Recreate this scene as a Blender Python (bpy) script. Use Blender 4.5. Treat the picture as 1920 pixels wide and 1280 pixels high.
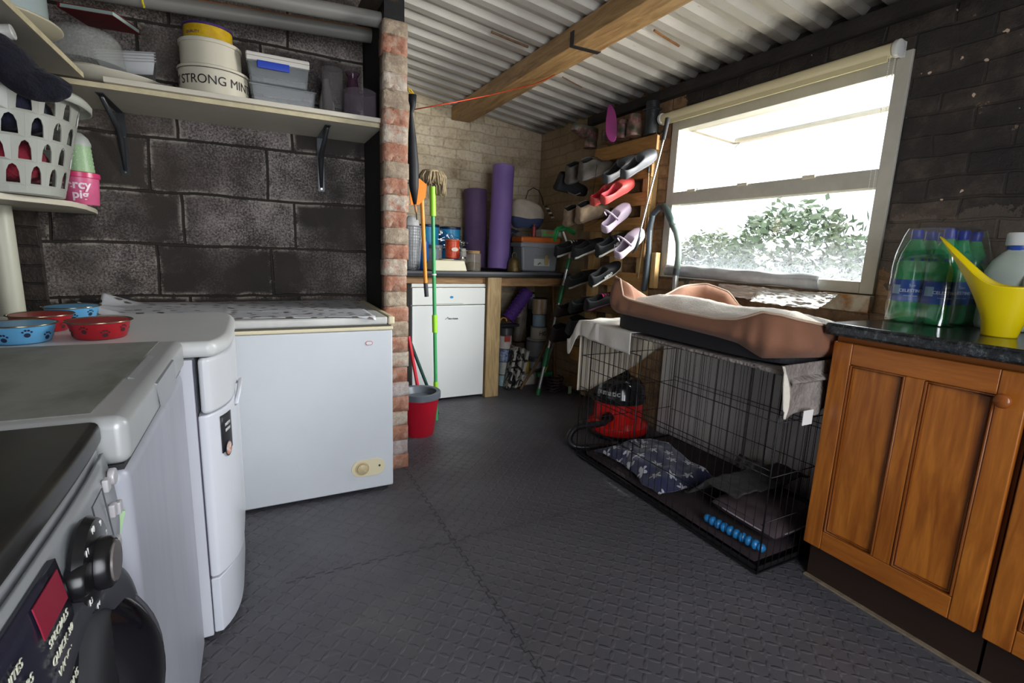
import bpy, bmesh, math, random
from mathutils import Vector, Matrix, Euler
import mathutils.noise as mn
random.seed(7)
PI = math.pi; R = math.radians
for o in list(bpy.data.objects): bpy.data.objects.remove(o)
S = bpy.context.scene; COL = S.collection

# ------------------------------------------------------------ camera
H = 1.10; YAW, PITCH, ROLL, FPX = 0.47772, -0.181547, 0.0375065, 928.96
fw = Vector((math.sin(YAW)*math.cos(PITCH), math.cos(YAW)*math.cos(PITCH), math.sin(PITCH)))
r0 = Vector((math.cos(YAW), -math.sin(YAW), 0)); u0 = r0.cross(fw)
rt = r0*math.cos(ROLL)+u0*math.sin(ROLL); up = -r0*math.sin(ROLL)+u0*math.cos(ROLL)
cam = bpy.data.cameras.new('camera'); co = bpy.data.objects.new('camera', cam); COL.objects.link(co)
cam.sensor_width = 36; cam.lens = FPX/1920*36; cam.clip_start = 0.02
co.matrix_world = Matrix(((rt.x, up.x, -fw.x, 0), (rt.y, up.y, -fw.y, 0), (rt.z, up.z, -fw.z, H), (0, 0, 0, 1)))
S.camera = co
def at(px, py, ax, v):          # point of the place seen at a pixel, on the real plane axis = v
    d = fw+rt*((px-960)/FPX)-up*((py-640)/FPX); i = 'xyz'.index(ax); o = Vector((0, 0, H))
    return o+d*((v-o[i])/d[i])

# ------------------------------------------------------------ light
S.view_settings.view_transform = 'Standard'; S.view_settings.look = 'None'
S.view_settings.gamma = 1; S.view_settings.use_curve_mapping = False
S.view_settings.exposure = 0.8
w = bpy.data.worlds.new('sky'); S.world = w; w.use_nodes = True
bg = w.node_tree.nodes['Background']; bg.inputs[0].default_value = (0.86, 0.92, 1.0, 1); bg.inputs[1].default_value = 1.9
def area(name, loc, target, sx, sy, power, col):
    l = bpy.data.lights.new(name, 'AREA'); l.shape = 'RECTANGLE'; l.size = sx; l.size_y = sy; l.energy = power; l.color = col
    o = bpy.data.objects.new(name, l); COL.objects.link(o); o.location = loc
    o.rotation_euler = (Vector(target)-Vector(loc)).to_track_quat('-Z', 'Y').to_euler(); return o
area('daylight_window', (3.15, 1.35, 2.15), (0.2, 2.7, 1.15), 1.6, 1.2, 95, (0.95, 0.97, 1.0))
area('window_fill_far', (3.05, 1.05, 1.75), (1.45, 3.8, 1.45), 1.0, 1.0, 115, (1.0, 0.97, 0.92))  # second lamp outside the window, added to brighten the far wall
area('daylight_door', (0.55, -1.25, 1.35), (0.9, 2.5, 1.0), 1.1, 1.9, 29, (0.93, 0.95, 1.0))
sl = bpy.data.lights.new('sun', 'SUN'); sl.energy = 5.0; sl.angle = R(3); sl.color = (1, 0.95, 0.88)
so = bpy.data.objects.new('sun', sl); COL.objects.link(so)
so.rotation_euler = (Vector((-0.70, -0.36, -1.0))).to_track_quat('-Z', 'Y').to_euler()

# ------------------------------------------------------------ materials
def lin(c): return tuple(((x/12.92) if x <= 0.04045 else ((x+0.055)/1.055)**2.4) for x in c)
def hx(s): return lin(tuple(int(s[i:i+2], 16)/255 for i in (0, 2, 4)))
class NT:
    def __init__(s, name):
        s.m = bpy.data.materials.new(name); s.m.use_nodes = True; s.t = s.m.node_tree; s.p = s.t.nodes['Principled BSDF']
        s.out = s.t.nodes['Material Output']
    def n(s, typ, **kw):
        x = s.t.nodes.new(typ)
        for k, v in kw.items(): setattr(x, k, v)
        return x
    def l(s, a, b): s.t.links.new(a, b)
    def coord(s, ax=None, scale=(1, 1, 1), loc=(0, 0, 0)):
        g = s.n('ShaderNodeTexCoord'); c = g.outputs['Object']
        if ax:
            sp = s.n('ShaderNodeSeparateXYZ'); cb = s.n('ShaderNodeCombineXYZ'); s.l(c, sp.inputs[0])
            for i, a in enumerate(ax): s.l(sp.outputs['XYZ'.index(a.upper())], cb.inputs[i])
            c = cb.outputs[0]
        mp = s.n('ShaderNodeMapping'); s.l(c, mp.inputs[0]); mp.inputs['Scale'].default_value = scale; mp.inputs['Location'].default_value = loc
        return mp.outputs[0]
    def noise(s, c, scale, detail=4, rough=0.6, dist=0):
        x = s.n('ShaderNodeTexNoise'); s.l(c, x.inputs['Vector']); x.inputs['Scale'].default_value = scale
        x.inputs['Detail'].default_value = detail; x.inputs['Roughness'].default_value = rough; x.inputs['Distortion'].default_value = dist
        return x.outputs['Fac']
    def ramp(s, f, stops):
        x = s.n('ShaderNodeValToRGB'); s.l(f, x.inputs[0]); e = x.color_ramp.elements
        while len(e) < len(stops): e.new(0.5)
        for i, (p, c) in enumerate(stops):
            e[i].position = p; e[i].color = (c, c, c, 1) if isinstance(c, (int, float)) else (*c, 1)
        return x.outputs[0]
    def mix(s, f, a, b, mode='MIX'):
        x = s.n('ShaderNodeMix', data_type='RGBA', blend_type=mode)
        for i, v in ((0, f), (6, a), (7, b)):
            if isinstance(v, (int, float)): x.inputs[i].default_value = v if i == 0 else (v, v, v, 1)
            elif isinstance(v, tuple): x.inputs[i].default_value = (*v, 1)
            else: s.l(v, x.inputs[i])
        return x.outputs[2]
    def math(s, op, a, b=0.0, c=None):
        x = s.n('ShaderNodeMath', operation=op)
        for i, v in ((0, a), (1, b), (2, c)):
            if v is None: continue
            if isinstance(v, (int, float)): x.inputs[i].default_value = v
            else: s.l(v, x.inputs[i])
        return x.outputs[0]
    def bump(s, h, strength=0.3, dist=0.01):
        x = s.n('ShaderNodeBump'); s.l(h, x.inputs['Height']); x.inputs['Strength'].default_value = strength; x.inputs['Distance'].default_value = dist
        s.l(x.outputs[0], s.p.inputs['Normal'])
    def base(s, c):
        if isinstance(c, tuple): s.p.inputs['Base Color'].default_value = (*c, 1)
        else: s.l(c, s.p.inputs['Base Color'])
    def rough(s, r):
        if isinstance(r, (int, float)): s.p.inputs['Roughness'].default_value = r
        else: s.l(r, s.p.inputs['Roughness'])
_M = {}
def M(col, rough=0.5, metal=0.0, var=0.0, scale=12, bump=0.0, bscale=None, trans=0.0, alpha=1.0, sheen=0.0, ior=1.45, col2=None, ax=None, stretch=(1, 1, 1), coat=0.0):
    key = (col, rough, metal, var, scale, bump, bscale, trans, alpha, sheen, ior, col2, stretch, coat)
    if key in _M: return _M[key]
    t = NT('mat_'+str(len(_M))); c = hx(col)
    if var or bump or col2:
        cd = t.coord(scale=stretch)
        if var or col2:
            f = t.noise(cd, scale, 5)
            c2 = hx(col2) if col2 else tuple(x*(1-var) for x in c)
            t.base(t.mix(t.ramp(f, [(0.38, 0.0), (0.62, 1.0)]), c, c2))
        else: t.base(c)
        if bump: t.bump(t.noise(cd, bscale or scale*6, 3), bump, 0.005)
    else: t.base(c)
    t.rough(rough); t.p.inputs['Metallic'].default_value = metal; t.p.inputs['IOR'].default_value = ior
    if trans: t.p.inputs['Transmission Weight'].default_value = trans
    if alpha < 1: t.p.inputs['Alpha'].default_value = alpha
    if sheen: t.p.inputs['Sheen Weight'].default_value = sheen; t.p.inputs['Sheen Roughness'].default_value = 0.5
    if coat: t.p.inputs['Coat Weight'].default_value = coat
    _M[key] = t.m; return t.m
def glass(name, col, rough=0.03, mixf=0.25):     # thin clear plastic / glass: transparent body with glossy surface
    t = NT(name); t.t.nodes.remove(t.p)
    tr = t.n('ShaderNodeBsdfTransparent'); tr.inputs[0].default_value = (*hx(col), 1)
    gl = t.n('ShaderNodeBsdfGlossy'); gl.inputs['Roughness'].default_value = rough; gl.inputs[0].default_value = (1, 1, 1, 1)
    lw = t.n('ShaderNodeLayerWeight'); lw.inputs[0].default_value = 0.5
    mx = t.n('ShaderNodeMixShader'); t.l(t.math('MULTIPLY_ADD', t.math('POWER', lw.outputs['Facing'], 4.0), 0.6, 0.03+mixf*0.1), mx.inputs[0]); t.l(tr.outputs[0], mx.inputs[1]); t.l(gl.outputs[0], mx.inputs[2])
    t.l(mx.outputs[0], t.out.inputs[0]); return t.m
def tinted(name, col, body=0.10, rough=0.05):     # blown glass / clear box plastic: see-through face on, greyer and shinier towards its edges
    t = NT(name); t.base(hx(col)); t.rough(rough); tr = t.n('ShaderNodeBsdfTransparent'); tr.inputs[0].default_value = (0.93, 0.93, 0.93, 1)
    lw = t.n('ShaderNodeLayerWeight'); lw.inputs[0].default_value = 0.5; mx = t.n('ShaderNodeMixShader')
    t.l(t.math('MULTIPLY_ADD', t.math('POWER', lw.outputs['Facing'], 2.5), 0.7, body), mx.inputs[0]); t.l(tr.outputs[0], mx.inputs[1]); t.l(t.p.outputs[0], mx.inputs[2]); t.l(mx.outputs[0], t.out.inputs[0]); return t.m
def milky(name, col, alpha, rough=0.25, bump=0):
    t = NT(name); t.base(hx(col)); t.rough(rough); t.p.inputs['Alpha'].default_value = alpha
    if bump: t.bump(t.noise(t.coord(), bump, 3), 0.6, 0.01)
    return t.m

# ------------------------------------------------------------ mesh tools
class B:
    def __init__(s): s.v = []; s.f = []; s.mi = []
    def add(s, vs, fs, mi=0):
        o = len(s.v); s.v += [tuple(v) for v in vs]; s.f += [tuple(i+o for i in f) for f in fs]; s.mi += [mi]*len(fs); return s
    def box(s, c, d, rot=None, mi=0, taper=1.0):
        vs = [Vector(((x*d[0]/2)*(taper if z < 0 else 1), (y*d[1]/2)*(taper if z < 0 else 1), z*d[2]/2)) for z in (-1, 1) for y in (-1, 1) for x in (-1, 1)]
        if rot is not None:
            m = Euler(rot).to_matrix(); vs = [m @ v for v in vs]
        c = Vector(c); return s.add([v+c for v in vs], [(0, 2, 3, 1), (4, 5, 7, 6), (0, 1, 5, 4), (2, 6, 7, 3), (0, 4, 6, 2), (1, 3, 7, 5)], mi)
    def bb(s, a, b, mi=0):
        return s.box([(a[i]+b[i])/2 for i in range(3)], [abs(b[i]-a[i]) for i in range(3)], mi=mi)
    def tube(s, pts, r, n=10, closed=False, mi=0, caps=True, flat=1.0):
        pts = [Vector(p) for p in pts]; N = len(pts); rs = r if isinstance(r, (list, tuple)) else [r]*N
        T = []
        for i in range(N):
            a = pts[(i-1) % N] if (closed or i > 0) else pts[i]; b = pts[(i+1) % N] if (closed or i < N-1) else pts[i]
            T.append((b-a).normalized() if (b-a).length > 1e-9 else Vector((0, 0, 1)))
        u = T[0].orthogonal().normalized(); vs = []
        for i in range(N):
            u = (u-T[i]*u.dot(T[i])); u = u.normalized() if u.length > 1e-6 else T[i].orthogonal().normalized(); w_ = T[i].cross(u)
            for k in range(n):
                a = 2*PI*k/n; vs.append(pts[i]+u*math.cos(a)*rs[i]+w_*math.sin(a)*rs[i]*flat)
        fs = []
        for i in range(N if closed else N-1):
            j = (i+1) % N
            for k in range(n): fs.append((i*n+k, i*n+(k+1) % n, j*n+(k+1) % n, j*n+k))
        if not closed and caps: fs.append(tuple(range(n-1, -1, -1))); fs.append(tuple((N-1)*n+k for k in range(n)))
        return s.add(vs, fs, mi)
    def lathe(s, prof, c=(0, 0, 0), n=28, sx=1.0, sy=1.0, mat=None, mi=0, caps=True, pw=2.0):
        vs = []; c = Vector(c)
        for r, z in prof:
            for k in range(n):
                a = 2*PI*k/n; ca, sa = math.cos(a), math.sin(a)
                if pw != 2.0: ca = math.copysign(abs(ca)**(2/pw), ca); sa = math.copysign(abs(sa)**(2/pw), sa)
                v = Vector((ca*r*sx, sa*r*sy, z))
                if mat is not None: v = mat @ v
                vs.append(v+c)
        fs = [(i*n+k, i*n+(k+1) % n, (i+1)*n+(k+1) % n, (i+1)*n+k) for i in range(len(prof)-1) for k in range(n)]
        if caps:
            if prof[0][0] > 1e-6: fs.append(tuple(range(n-1, -1, -1)))
            if prof[-1][0] > 1e-6: fs.append(tuple((len(prof)-1)*n+k for k in range(n)))
        return s.add(vs, fs, mi)
    def cyl(s, a, b, r, n=16, r2=None, mi=0): return s.tube([a, b], [r, r if r2 is None else r2], n, mi=mi)
    def grid(s, nu, nv, fn, mi=0, mif=None):
        vs = [fn(i/nu, j/nv) for j in range(nv+1) for i in range(nu+1)]
        fs = []; o = len(s.v); s.v += [tuple(v) for v in vs]
        for j in range(nv):
            for i in range(nu):
                a = j*(nu+1)+i; s.f.append((o+a, o+a+1, o+a+nu+2, o+a+nu+1)); s.mi.append(mif((i+.5)/nu, (j+.5)/nv) if mif else mi)
        return s
    def prism(s, poly, h, mat=None, mi=0):       # poly in XY extruded 0..h in Z, then transformed
        n = len(poly); vs = [Vector((x, y, z)) for z in (0, h) for x, y in poly]
        if mat is not None: vs = [mat @ v for v in vs]
        return s.add(vs, [tuple(range(n-1, -1, -1)), tuple(range(n, 2*n))]+[(i, (i+1) % n, n+(i+1) % n, n+i) for i in range(n)], mi)
    def xf(s, m): s.v = [tuple(m @ Vector(v)) for v in s.v]; return s
def obj(name, b, mat, parent=None, smooth=False, bevel=0, seg=2, solid=0, sub=0, auto=None):
    me = bpy.data.meshes.new(name); me.from_pydata(b.v, [], b.f); me.update()
    bm = bmesh.new(); bm.from_mesh(me)
    if not solid: bmesh.ops.recalc_face_normals(bm, faces=bm.faces)
    bm.to_mesh(me); bm.free()
    for m in (mat if isinstance(mat, (list, tuple)) else [mat]): me.materials.append(m)
    if len(b.mi) == len(me.polygons): me.polygons.foreach_set('material_index', b.mi)
    if smooth:
        me.shade_smooth()
        if auto is not None:
            for e in me.edges: pass
    o = bpy.data.objects.new(name, me); COL.objects.link(o)
    if parent is not None: o.parent = parent
    if bevel:
        m = o.modifiers.new('bevel', 'BEVEL'); m.width = bevel; m.segments = seg; m.limit_method = 'ANGLE'; m.angle_limit = R(40)
        me.shade_smooth(); wn = o.modifiers.new('wn', 'WEIGHTED_NORMAL'); wn.keep_sharp = False
    if solid: m = o.modifiers.new('solid', 'SOLIDIFY'); m.thickness = solid; m.offset = 0
    if sub: m = o.modifiers.new('sub', 'SUBSURF'); m.levels = sub; m.render_levels = sub
    if smooth == 'a':
        sharp(me, 40)
    return o
def sharp(me, deg):
    bm = bmesh.new(); bm.from_mesh(me)
    for e in bm.edges:
        if len(e.link_faces) == 2 and e.calc_face_angle(0) > R(deg): e.smooth = False
    bm.to_mesh(me); bm.free()
def tag(o, label, cat, group=None):
    o['label'] = label; o['category'] = cat
    if group: o['group'] = group
    return o
def thing(name, label, cat, loc=(0, 0, 0), rot=(0, 0, 0), group=None, scale=1):
    o = bpy.data.objects.new(name, None); COL.objects.link(o); o.location = loc; o.rotation_euler = rot; o.scale = (scale,)*3
    o.empty_display_size = 0.05; return tag(o, label, cat, group)
def struct(name, b, mat, parent=None, **kw):
    o = obj(name, b, mat, parent, **kw)
    if parent is None: o['kind'] = 'structure'
    return o
def dup(root, loc, rot=None, label=None, group=None):
    r = root.copy(); COL.objects.link(r); r.location = loc
    if rot is not None: r.rotation_euler = rot
    if label: r['label'] = label
    if group: r['group'] = group
    for ch in list(root.children):
        c = ch.copy(); COL.objects.link(c); c.parent = r
        for g in list(ch.children):
            d = g.copy(); COL.objects.link(d); d.parent = c
    return r
def text(name, s, size, mat, parent, loc, rot=(0, 0, 0), bend=None, ext=0.0004, sx=1.0, shear=0, bold=0.0, align='CENTER'):
    cu = bpy.data.curves.new('t', 'FONT'); cu.body = s; cu.size = size; cu.align_x = align; cu.align_y = 'CENTER'; cu.extrude = ext; cu.shear = shear; cu.offset = bold
    t = bpy.data.objects.new('t', cu); COL.objects.link(t); bpy.context.view_layer.update()
    me = bpy.data.meshes.new_from_object(t.evaluated_get(bpy.context.evaluated_depsgraph_get())); bpy.data.objects.remove(t)
    for v in me.vertices:
        x, y, z = v.co; x *= sx
        if bend: a = x/bend; r = bend+z; v.co = (math.sin(a)*r, -math.cos(a)*r, y)      # wraps round a vertical cylinder facing -Y
        else: v.co = (x, y, z)
    me.materials.clear(); me.materials.append(mat); o = bpy.data.objects.new(name, me); COL.objects.link(o)
    o.parent = parent; o.location = loc; o.rotation_euler = rot; return o
FACE_PX = (PI/2, 0, PI/2)      # lettering on a face looking to +X
FACE_MX = (PI/2, 0, -PI/2)
FACE_MY = (PI/2, 0, 0)         # lettering on a face looking to -Y
def disc_pts(r, n=24, ph=0): return [(r*math.cos(2*PI*k/n+ph), r*math.sin(2*PI*k/n+ph)) for k in range(n)]
def nz(p, s=1.0, sd=0.0): return mn.noise(Vector(p)*s+Vector((sd, sd*1.7, -sd)))

# shared plain materials
CG = []
white_e = M('d5d7d8', 0.28, var=0.06, scale=3); cream = M('d6cbaa', 0.4); black_p = M('121214', 0.25); black_m = M('17181a', 0.45)
silver_p = M('a9acb0', 0.38, 0.35, var=0.05, scale=5); steel = M('c8c8c4', 0.22, 1.0); greyd = M('3c3f44', 0.5); white_p = M('e0e0dc', 0.4)
clear = glass('clear_plastic', 'e6ecee', 0.06, 0.5); clearg = None; ink = M('1d1a1a', 0.5)

# ============================================================ THE SETTING
WX = 2.26; WY = 3.95; BY = 2.80
def roofz(x): return 2.072+0.131*(WX-x)
def floor_mat():
    t = NT('rubber_floor'); c = t.coord(); big = t.noise(c, 1.6, 5); sp = t.noise(c, 60, 2)
    col = t.mix(t.ramp(big, [(0.35, 0), (0.7, 1)]), hx('4b4a4f'), hx('5a595e'))
    dust = t.noise(t.coord(scale=(1, 1, 1), loc=(4, 2, 0)), 3.2, 8, 0.75)
    col = t.mix(t.math('MULTIPLY', t.ramp(dust, [(0.5, 0), (0.8, 1)]), 0.35), col, hx('6b655c'))
    col = t.mix(t.ramp(sp, [(0.76, 0), (0.8, 1)]), col, hx('8d8a84'))
    scr = t.noise(t.coord(scale=(0.5, 14, 1)), 7, 2, 0.4); col = t.mix(t.math('MULTIPLY', t.ramp(scr, [(0.70, 0), (0.74, 1)]), 0.25), col, hx('77736c'))
    # tear-drop tread lugs: two offset brick grids at right angles
    def lug(rot):
        g = t.n('ShaderNodeTexCoord'); mp = t.n('ShaderNodeMapping'); t.l(g.outputs['Object'], mp.inputs[0]); mp.inputs['Rotation'].default_value = (0, 0, rot)
        s_ = t.n('ShaderNodeSeparateXYZ'); t.l(mp.outputs[0], s_.inputs[0]); p = 0.046
        row = t.math('FLOOR', t.math('DIVIDE', s_.outputs[1], p)); par = t.math('MODULO', t.math('ABSOLUTE', row), 2)
        fx = t.math('SUBTRACT', t.math('FRACT', t.math('ADD', t.math('DIVIDE', s_.outputs[0], p), t.math('MULTIPLY', par, 0.5))), 0.5)
        fy = t.math('SUBTRACT', t.math('FRACT', t.math('DIVIDE', s_.outputs[1], p)), 0.5)
        d = t.math('ADD', t.math('POWER', t.math('MULTIPLY', t.math('ABSOLUTE', fx), 2.4), 2.0), t.math('POWER', t.math('MULTIPLY', t.math('ABSOLUTE', fy), 7.0), 2.0))
        return t.ramp(d, [(0.25, 1), (1.0, 0)])
    h = t.math('MAXIMUM', lug(R(45)), lug(R(-45)))
    t.bump(h, 0.55, 0.004)
    t.base(col); t.rough(t.ramp(t.noise(c, 5, 4), [(0.3, 0.42), (0.7, 0.6)])); t.p.inputs['Specular IOR Level'].default_value = 0.5; return t.m
b = B(); b.bb((-1.3, -2.2, -0.06), (WX+0.25, WY+0.3, 0)); struct('floor', b, floor_mat())
# mat joint: thin raised line of interlocking teeth
b = B()
for i in range(60):
    y = 0.75+i*0.03; b.box((0.62+(0.006 if i % 2 else -0.006), y, 0.0006), (0.003, 0.03, 0.0012)); b.box((0.62, y+0.015, 0.0006), (0.014, 0.003, 0.0012))
for i in range(50):
    x = 0.05+i*0.03; b.box((x, 1.62+(0.006 if i % 2 else -0.006), 0.0006), (0.03, 0.003, 0.0012))
struct('trim_3', b, M('37363a', 0.6))

def brick(t, c, bw, bh, off, mort, smooth=0.1):
    x = t.n('ShaderNodeTexBrick'); t.l(c, x.inputs['Vector']); x.offset = off; x.offset_frequency = 2
    for k, v in (('Scale', 1.0), ('Mortar Size', mort), ('Mortar Smooth', smooth), ('Brick Width', bw), ('Row Height', bh), ('Bias', 0.0)): x.inputs[k].default_value = v
    x.inputs['Color1'].default_value = (0, 0, 0, 1); x.inputs['Color2'].default_value = (1, 1, 1, 1); x.inputs['Mortar'].default_value = (0.5, 0.5, 0.5, 1); return x
def wobble(t, c, amt, scale=3):
    n_ = t.n('ShaderNodeTexNoise'); t.l(c, n_.inputs['Vector']); n_.inputs['Scale'].default_value = scale; n_.inputs['Detail'].default_value = 4
    a = t.n('ShaderNodeVectorMath', operation='SUBTRACT'); t.l(n_.outputs['Color'], a.inputs[0]); a.inputs[1].default_value = (0.5, 0.5, 0.5)
    m_ = t.n('ShaderNodeVectorMath', operation='SCALE'); t.l(a.outputs[0], m_.inputs[0]); m_.inputs['Scale'].default_value = amt
    r_ = t.n('ShaderNodeVectorMath', operation='ADD'); t.l(c, r_.inputs[0]); t.l(m_.outputs[0], r_.inputs[1]); return r_.outputs[0]
def block_mat():
    t = NT('sooty_blocks'); c0 = t.coord('XZY', loc=(2.188, 0.11, 0)); c = wobble(t, c0, 0.035)
    k = brick(t, c, 0.475, 0.235, 0.246, 0.0075, 0.5); band = brick(t, c, 0.475, 0.235, 0.246, 0.024, 1.0)
    big = t.noise(t.coord(), 2.3, 4); sp = t.noise(t.coord(), 110, 3, 0.8); mid = t.noise(t.coord(loc=(3, 1, 2)), 7, 5, 0.7)
    pal = t.math('MULTIPLY', t.ramp(t.math('ADD', t.math('MULTIPLY', big, 0.6), t.math('MULTIPLY', k.outputs['Color'], 0.22)), [(0.34, 0.02), (0.50, 1)]), t.ramp(t.math('ADD', t.math('MULTIPLY', sp, 0.65), t.math('MULTIPLY', mid, 0.35)), [(0.44, 0.05), (0.62, 1)]))
    col = t.mix(pal, hx('2c2622'), hx('b0a6a1'))
    col = t.mix(t.ramp(t.noise(t.coord(loc=(9, 9, 9)), 1.2, 3), [(0.4, 0), (0.65, 0.55)]), col, hx('544940'))
    edge = t.math('MULTIPLY', t.math('MULTIPLY', band.outputs['Fac'], 0.95), t.ramp(t.math('ADD', t.math('MULTIPLY', mid, 0.7), t.math('MULTIPLY', sp, 0.3)), [(0.48, 0), (0.56, 1)]))
    col = t.mix(edge, col, hx('b3aa9c'))
    col = t.mix(k.outputs['Fac'], col, hx('2b2520'))
    t.base(col); t.rough(0.8)
    h = t.math('ADD', t.math('MULTIPLY', k.outputs['Fac'], -1.0), t.math('MULTIPLY', sp, 0.25)); t.bump(h, 0.8, 0.012); return t.m
def brickwall(name, ax, stops, patch, mortar, dirt=None, bumpn=0.9, locx=0.0, mamt=0.55, wob=0.03):
    t = NT(name); c0 = t.coord(ax, loc=(locx, 0.02, 0)); c = wobble(t, c0, wob, 4)
    k = brick(t, c, 0.228, 0.076, 0.5, 0.006, 0.5)
    n1 = t.noise(t.coord(), 3.5, 6, 0.7); n2 = t.noise(t.coord(loc=(5, 3, 1)), 14, 6, 0.75); n3 = t.noise(t.coord(loc=(1, 7, 3)), 45, 3, 0.7)
    col = t.ramp(t.math('ADD', t.math('MULTIPLY', n1, 0.6), t.math('ADD', t.math('MULTIPLY', n2, 0.3), t.math('MULTIPLY', k.outputs['Color'], 0.10))), stops)
    col = t.mix(t.math('MULTIPLY', k.outputs['Fac'], mamt), col, mortar)
    if patch: col = t.mix(t.ramp(n2, [(patch[1], 0), (patch[1]+0.05, 1)]), col, patch[0])
    col = t.mix(t.ramp(n3, [(0.30, 0.35), (0.5, 0)]), col, hx('2a231c'))
    return t, col, k, n1, n2, n3
def finish_wall(t, col, k, n2, n3, bs=0.9, rough=0.75):
    t.base(col); t.rough(rough); t.bump(t.math('ADD', t.math('MULTIPLY', k.outputs['Fac'], -0.5), t.math('ADD', t.math('MULTIPLY', n2, 0.9), t.math('MULTIPLY', n3, 0.3))), bs, 0.012); return t.m
def far_mat(ax, name):
    t, col, k, n1, n2, n3 = brickwall(name, ax, [(0.34, hx('8f7b62')), (0.44, hx('c7b596')), (0.56, hx('e0d2b4')), (0.72, hx('ece4d0'))], None, hx('8b7a62'), mamt=0.30, wob=0.05)
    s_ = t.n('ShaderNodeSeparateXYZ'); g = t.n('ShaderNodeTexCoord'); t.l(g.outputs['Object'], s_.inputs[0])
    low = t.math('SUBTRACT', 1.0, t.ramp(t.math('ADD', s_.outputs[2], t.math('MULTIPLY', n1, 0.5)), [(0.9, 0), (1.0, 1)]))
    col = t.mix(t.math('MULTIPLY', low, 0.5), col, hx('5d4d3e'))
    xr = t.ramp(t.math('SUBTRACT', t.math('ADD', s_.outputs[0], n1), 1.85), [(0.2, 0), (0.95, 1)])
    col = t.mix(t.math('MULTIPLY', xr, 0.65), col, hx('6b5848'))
    return finish_wall(t, col, k, n2, n3, 0.6)
def right_mat():
    t, col, k, n1, n2, n3 = brickwall('black_painted_brick', 'YZX', [(0.36, hx('171517')), (0.50, hx('2a2624')), (0.60, hx('4a4038')), (0.74, hx('6d5f52'))], (hx('a08a70'), 0.665), hx('1b1918'), mamt=0.5, wob=0.045)
    col = t.mix(t.ramp(t.noise(t.coord(loc=(2, 8, 5)), 28, 2, 0.5), [(0.735, 0), (0.745, 1)]), col, hx('c9b49c'))
    s_ = t.n('ShaderNodeSeparateXYZ'); g = t.n('ShaderNodeTexCoord'); t.l(g.outputs['Object'], s_.inputs[0])
    # where the black paint ends: bare brown brick below the sill and beyond the window
    bare = t.ramp(t.math('ADD', t.math('MULTIPLY', n1, 0.5), t.math('MULTIPLY', n2, 0.5)), [(0.38, hx('5a4431')), (0.5, hx('8a6a4a')), (0.62, hx('a98c69')), (0.72, hx('c4b193'))])
    bare = t.mix(t.math('MULTIPLY', k.outputs['Fac'], 0.5), bare, hx('5e5040'))
    z = t.math('ADD', s_.outputs[2], t.math('MULTIPLY', t.math('SUBTRACT', n1, 0.5), 0.7)); y = t.math('ADD', s_.outputs[1], t.math('MULTIPLY', t.math('SUBTRACT', n1, 0.5), 0.7))
    lowf = t.math('MULTIPLY', t.math('LESS_THAN', z, 1.04), t.math('GREATER_THAN', y, 0.9)); farf = t.math('GREATER_THAN', y, 2.32)
    mid = t.math('MULTIPLY', t.math('LESS_THAN', z, 1.30), t.math('GREATER_THAN', y, 0.2))
    col = t.mix(t.math('MULTIPLY', mid, 0.35), col, hx('75695c'))
    col = t.mix(t.math('MAXIMUM', lowf, farf), col, bare)
    fary = t.math('GREATER_THAN', y, 2.95); col = t.mix(t.math('MULTIPLY', fary, 0.5), col, hx('a89878'))
    return finish_wall(t, col, k, n2, n3, 0.8, 0.55)
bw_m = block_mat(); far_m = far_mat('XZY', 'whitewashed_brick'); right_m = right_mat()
dark_m, cc, kk, a1, a2, a3 = brickwall('dark_brick', 'XZY', [(0.36, hx('201b18')), (0.5, hx('332b26')), (0.66, hx('5a4f45')), (0.8, hx('7b6f62'))], None, hx('181513')); dark_m = finish_wall(dark_m, cc, kk, a2, a3)
darky_m, cc, kk, a1, a2, a3 = brickwall('dark_brick_side', 'YZX', [(0.36, hx('201b18')), (0.5, hx('2d2622')), (0.66, hx('4a4038')), (0.8, hx('6b6055'))], None, hx('181513')); darky_m = finish_wall(darky_m, cc, kk, a2, a3)
soot_m = M('141214', 0.7, var=0.4, scale=9, bump=0.5)
b = B(); b.bb((-0.80, BY, 0), (0.535, BY+0.15, 2.6)); struct('wall_back', b, bw_m)
b = B(); b.bb((-1.15, BY-0.03, 0), (-0.80, BY+0.15, 2.6)); struct('wall_back_corner', b, dark_m)
b = B(); b.bb((-1.25, -2.1, 0), (-1.10, BY+0.15, 2.6)); struct('wall_left', b, darky_m)
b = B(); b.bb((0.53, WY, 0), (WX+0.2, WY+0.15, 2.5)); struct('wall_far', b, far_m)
# right wall with the window opening
Y0, Y1, Z0, Z1 = 1.14, 2.37, 0.975, 1.905
b = B(); b.bb((WX, -2.1, 0), (WX+0.1, Y0, 2.12)); b.bb((WX, Y1, 0), (WX+0.1, WY, 2.12)); b.bb((WX, Y0, 0), (WX+0.1, Y1, Z0)); b.bb((WX, Y0, Z1), (WX+0.1, Y1, 2.12))
struct('wall_right', b, right_m)
# wall behind the camera with an open doorway
b = B(); b.bb((-1.1, -0.85, 0), (-0.05, -0.75, 2.6)); b.bb((1.15, -0.85, 0), (WX, -0.75, 2.6)); b.bb((-0.05, -0.85, 2.0), (1.15, -0.75, 2.6))
struct('wall_near', b, darky_m)
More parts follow.
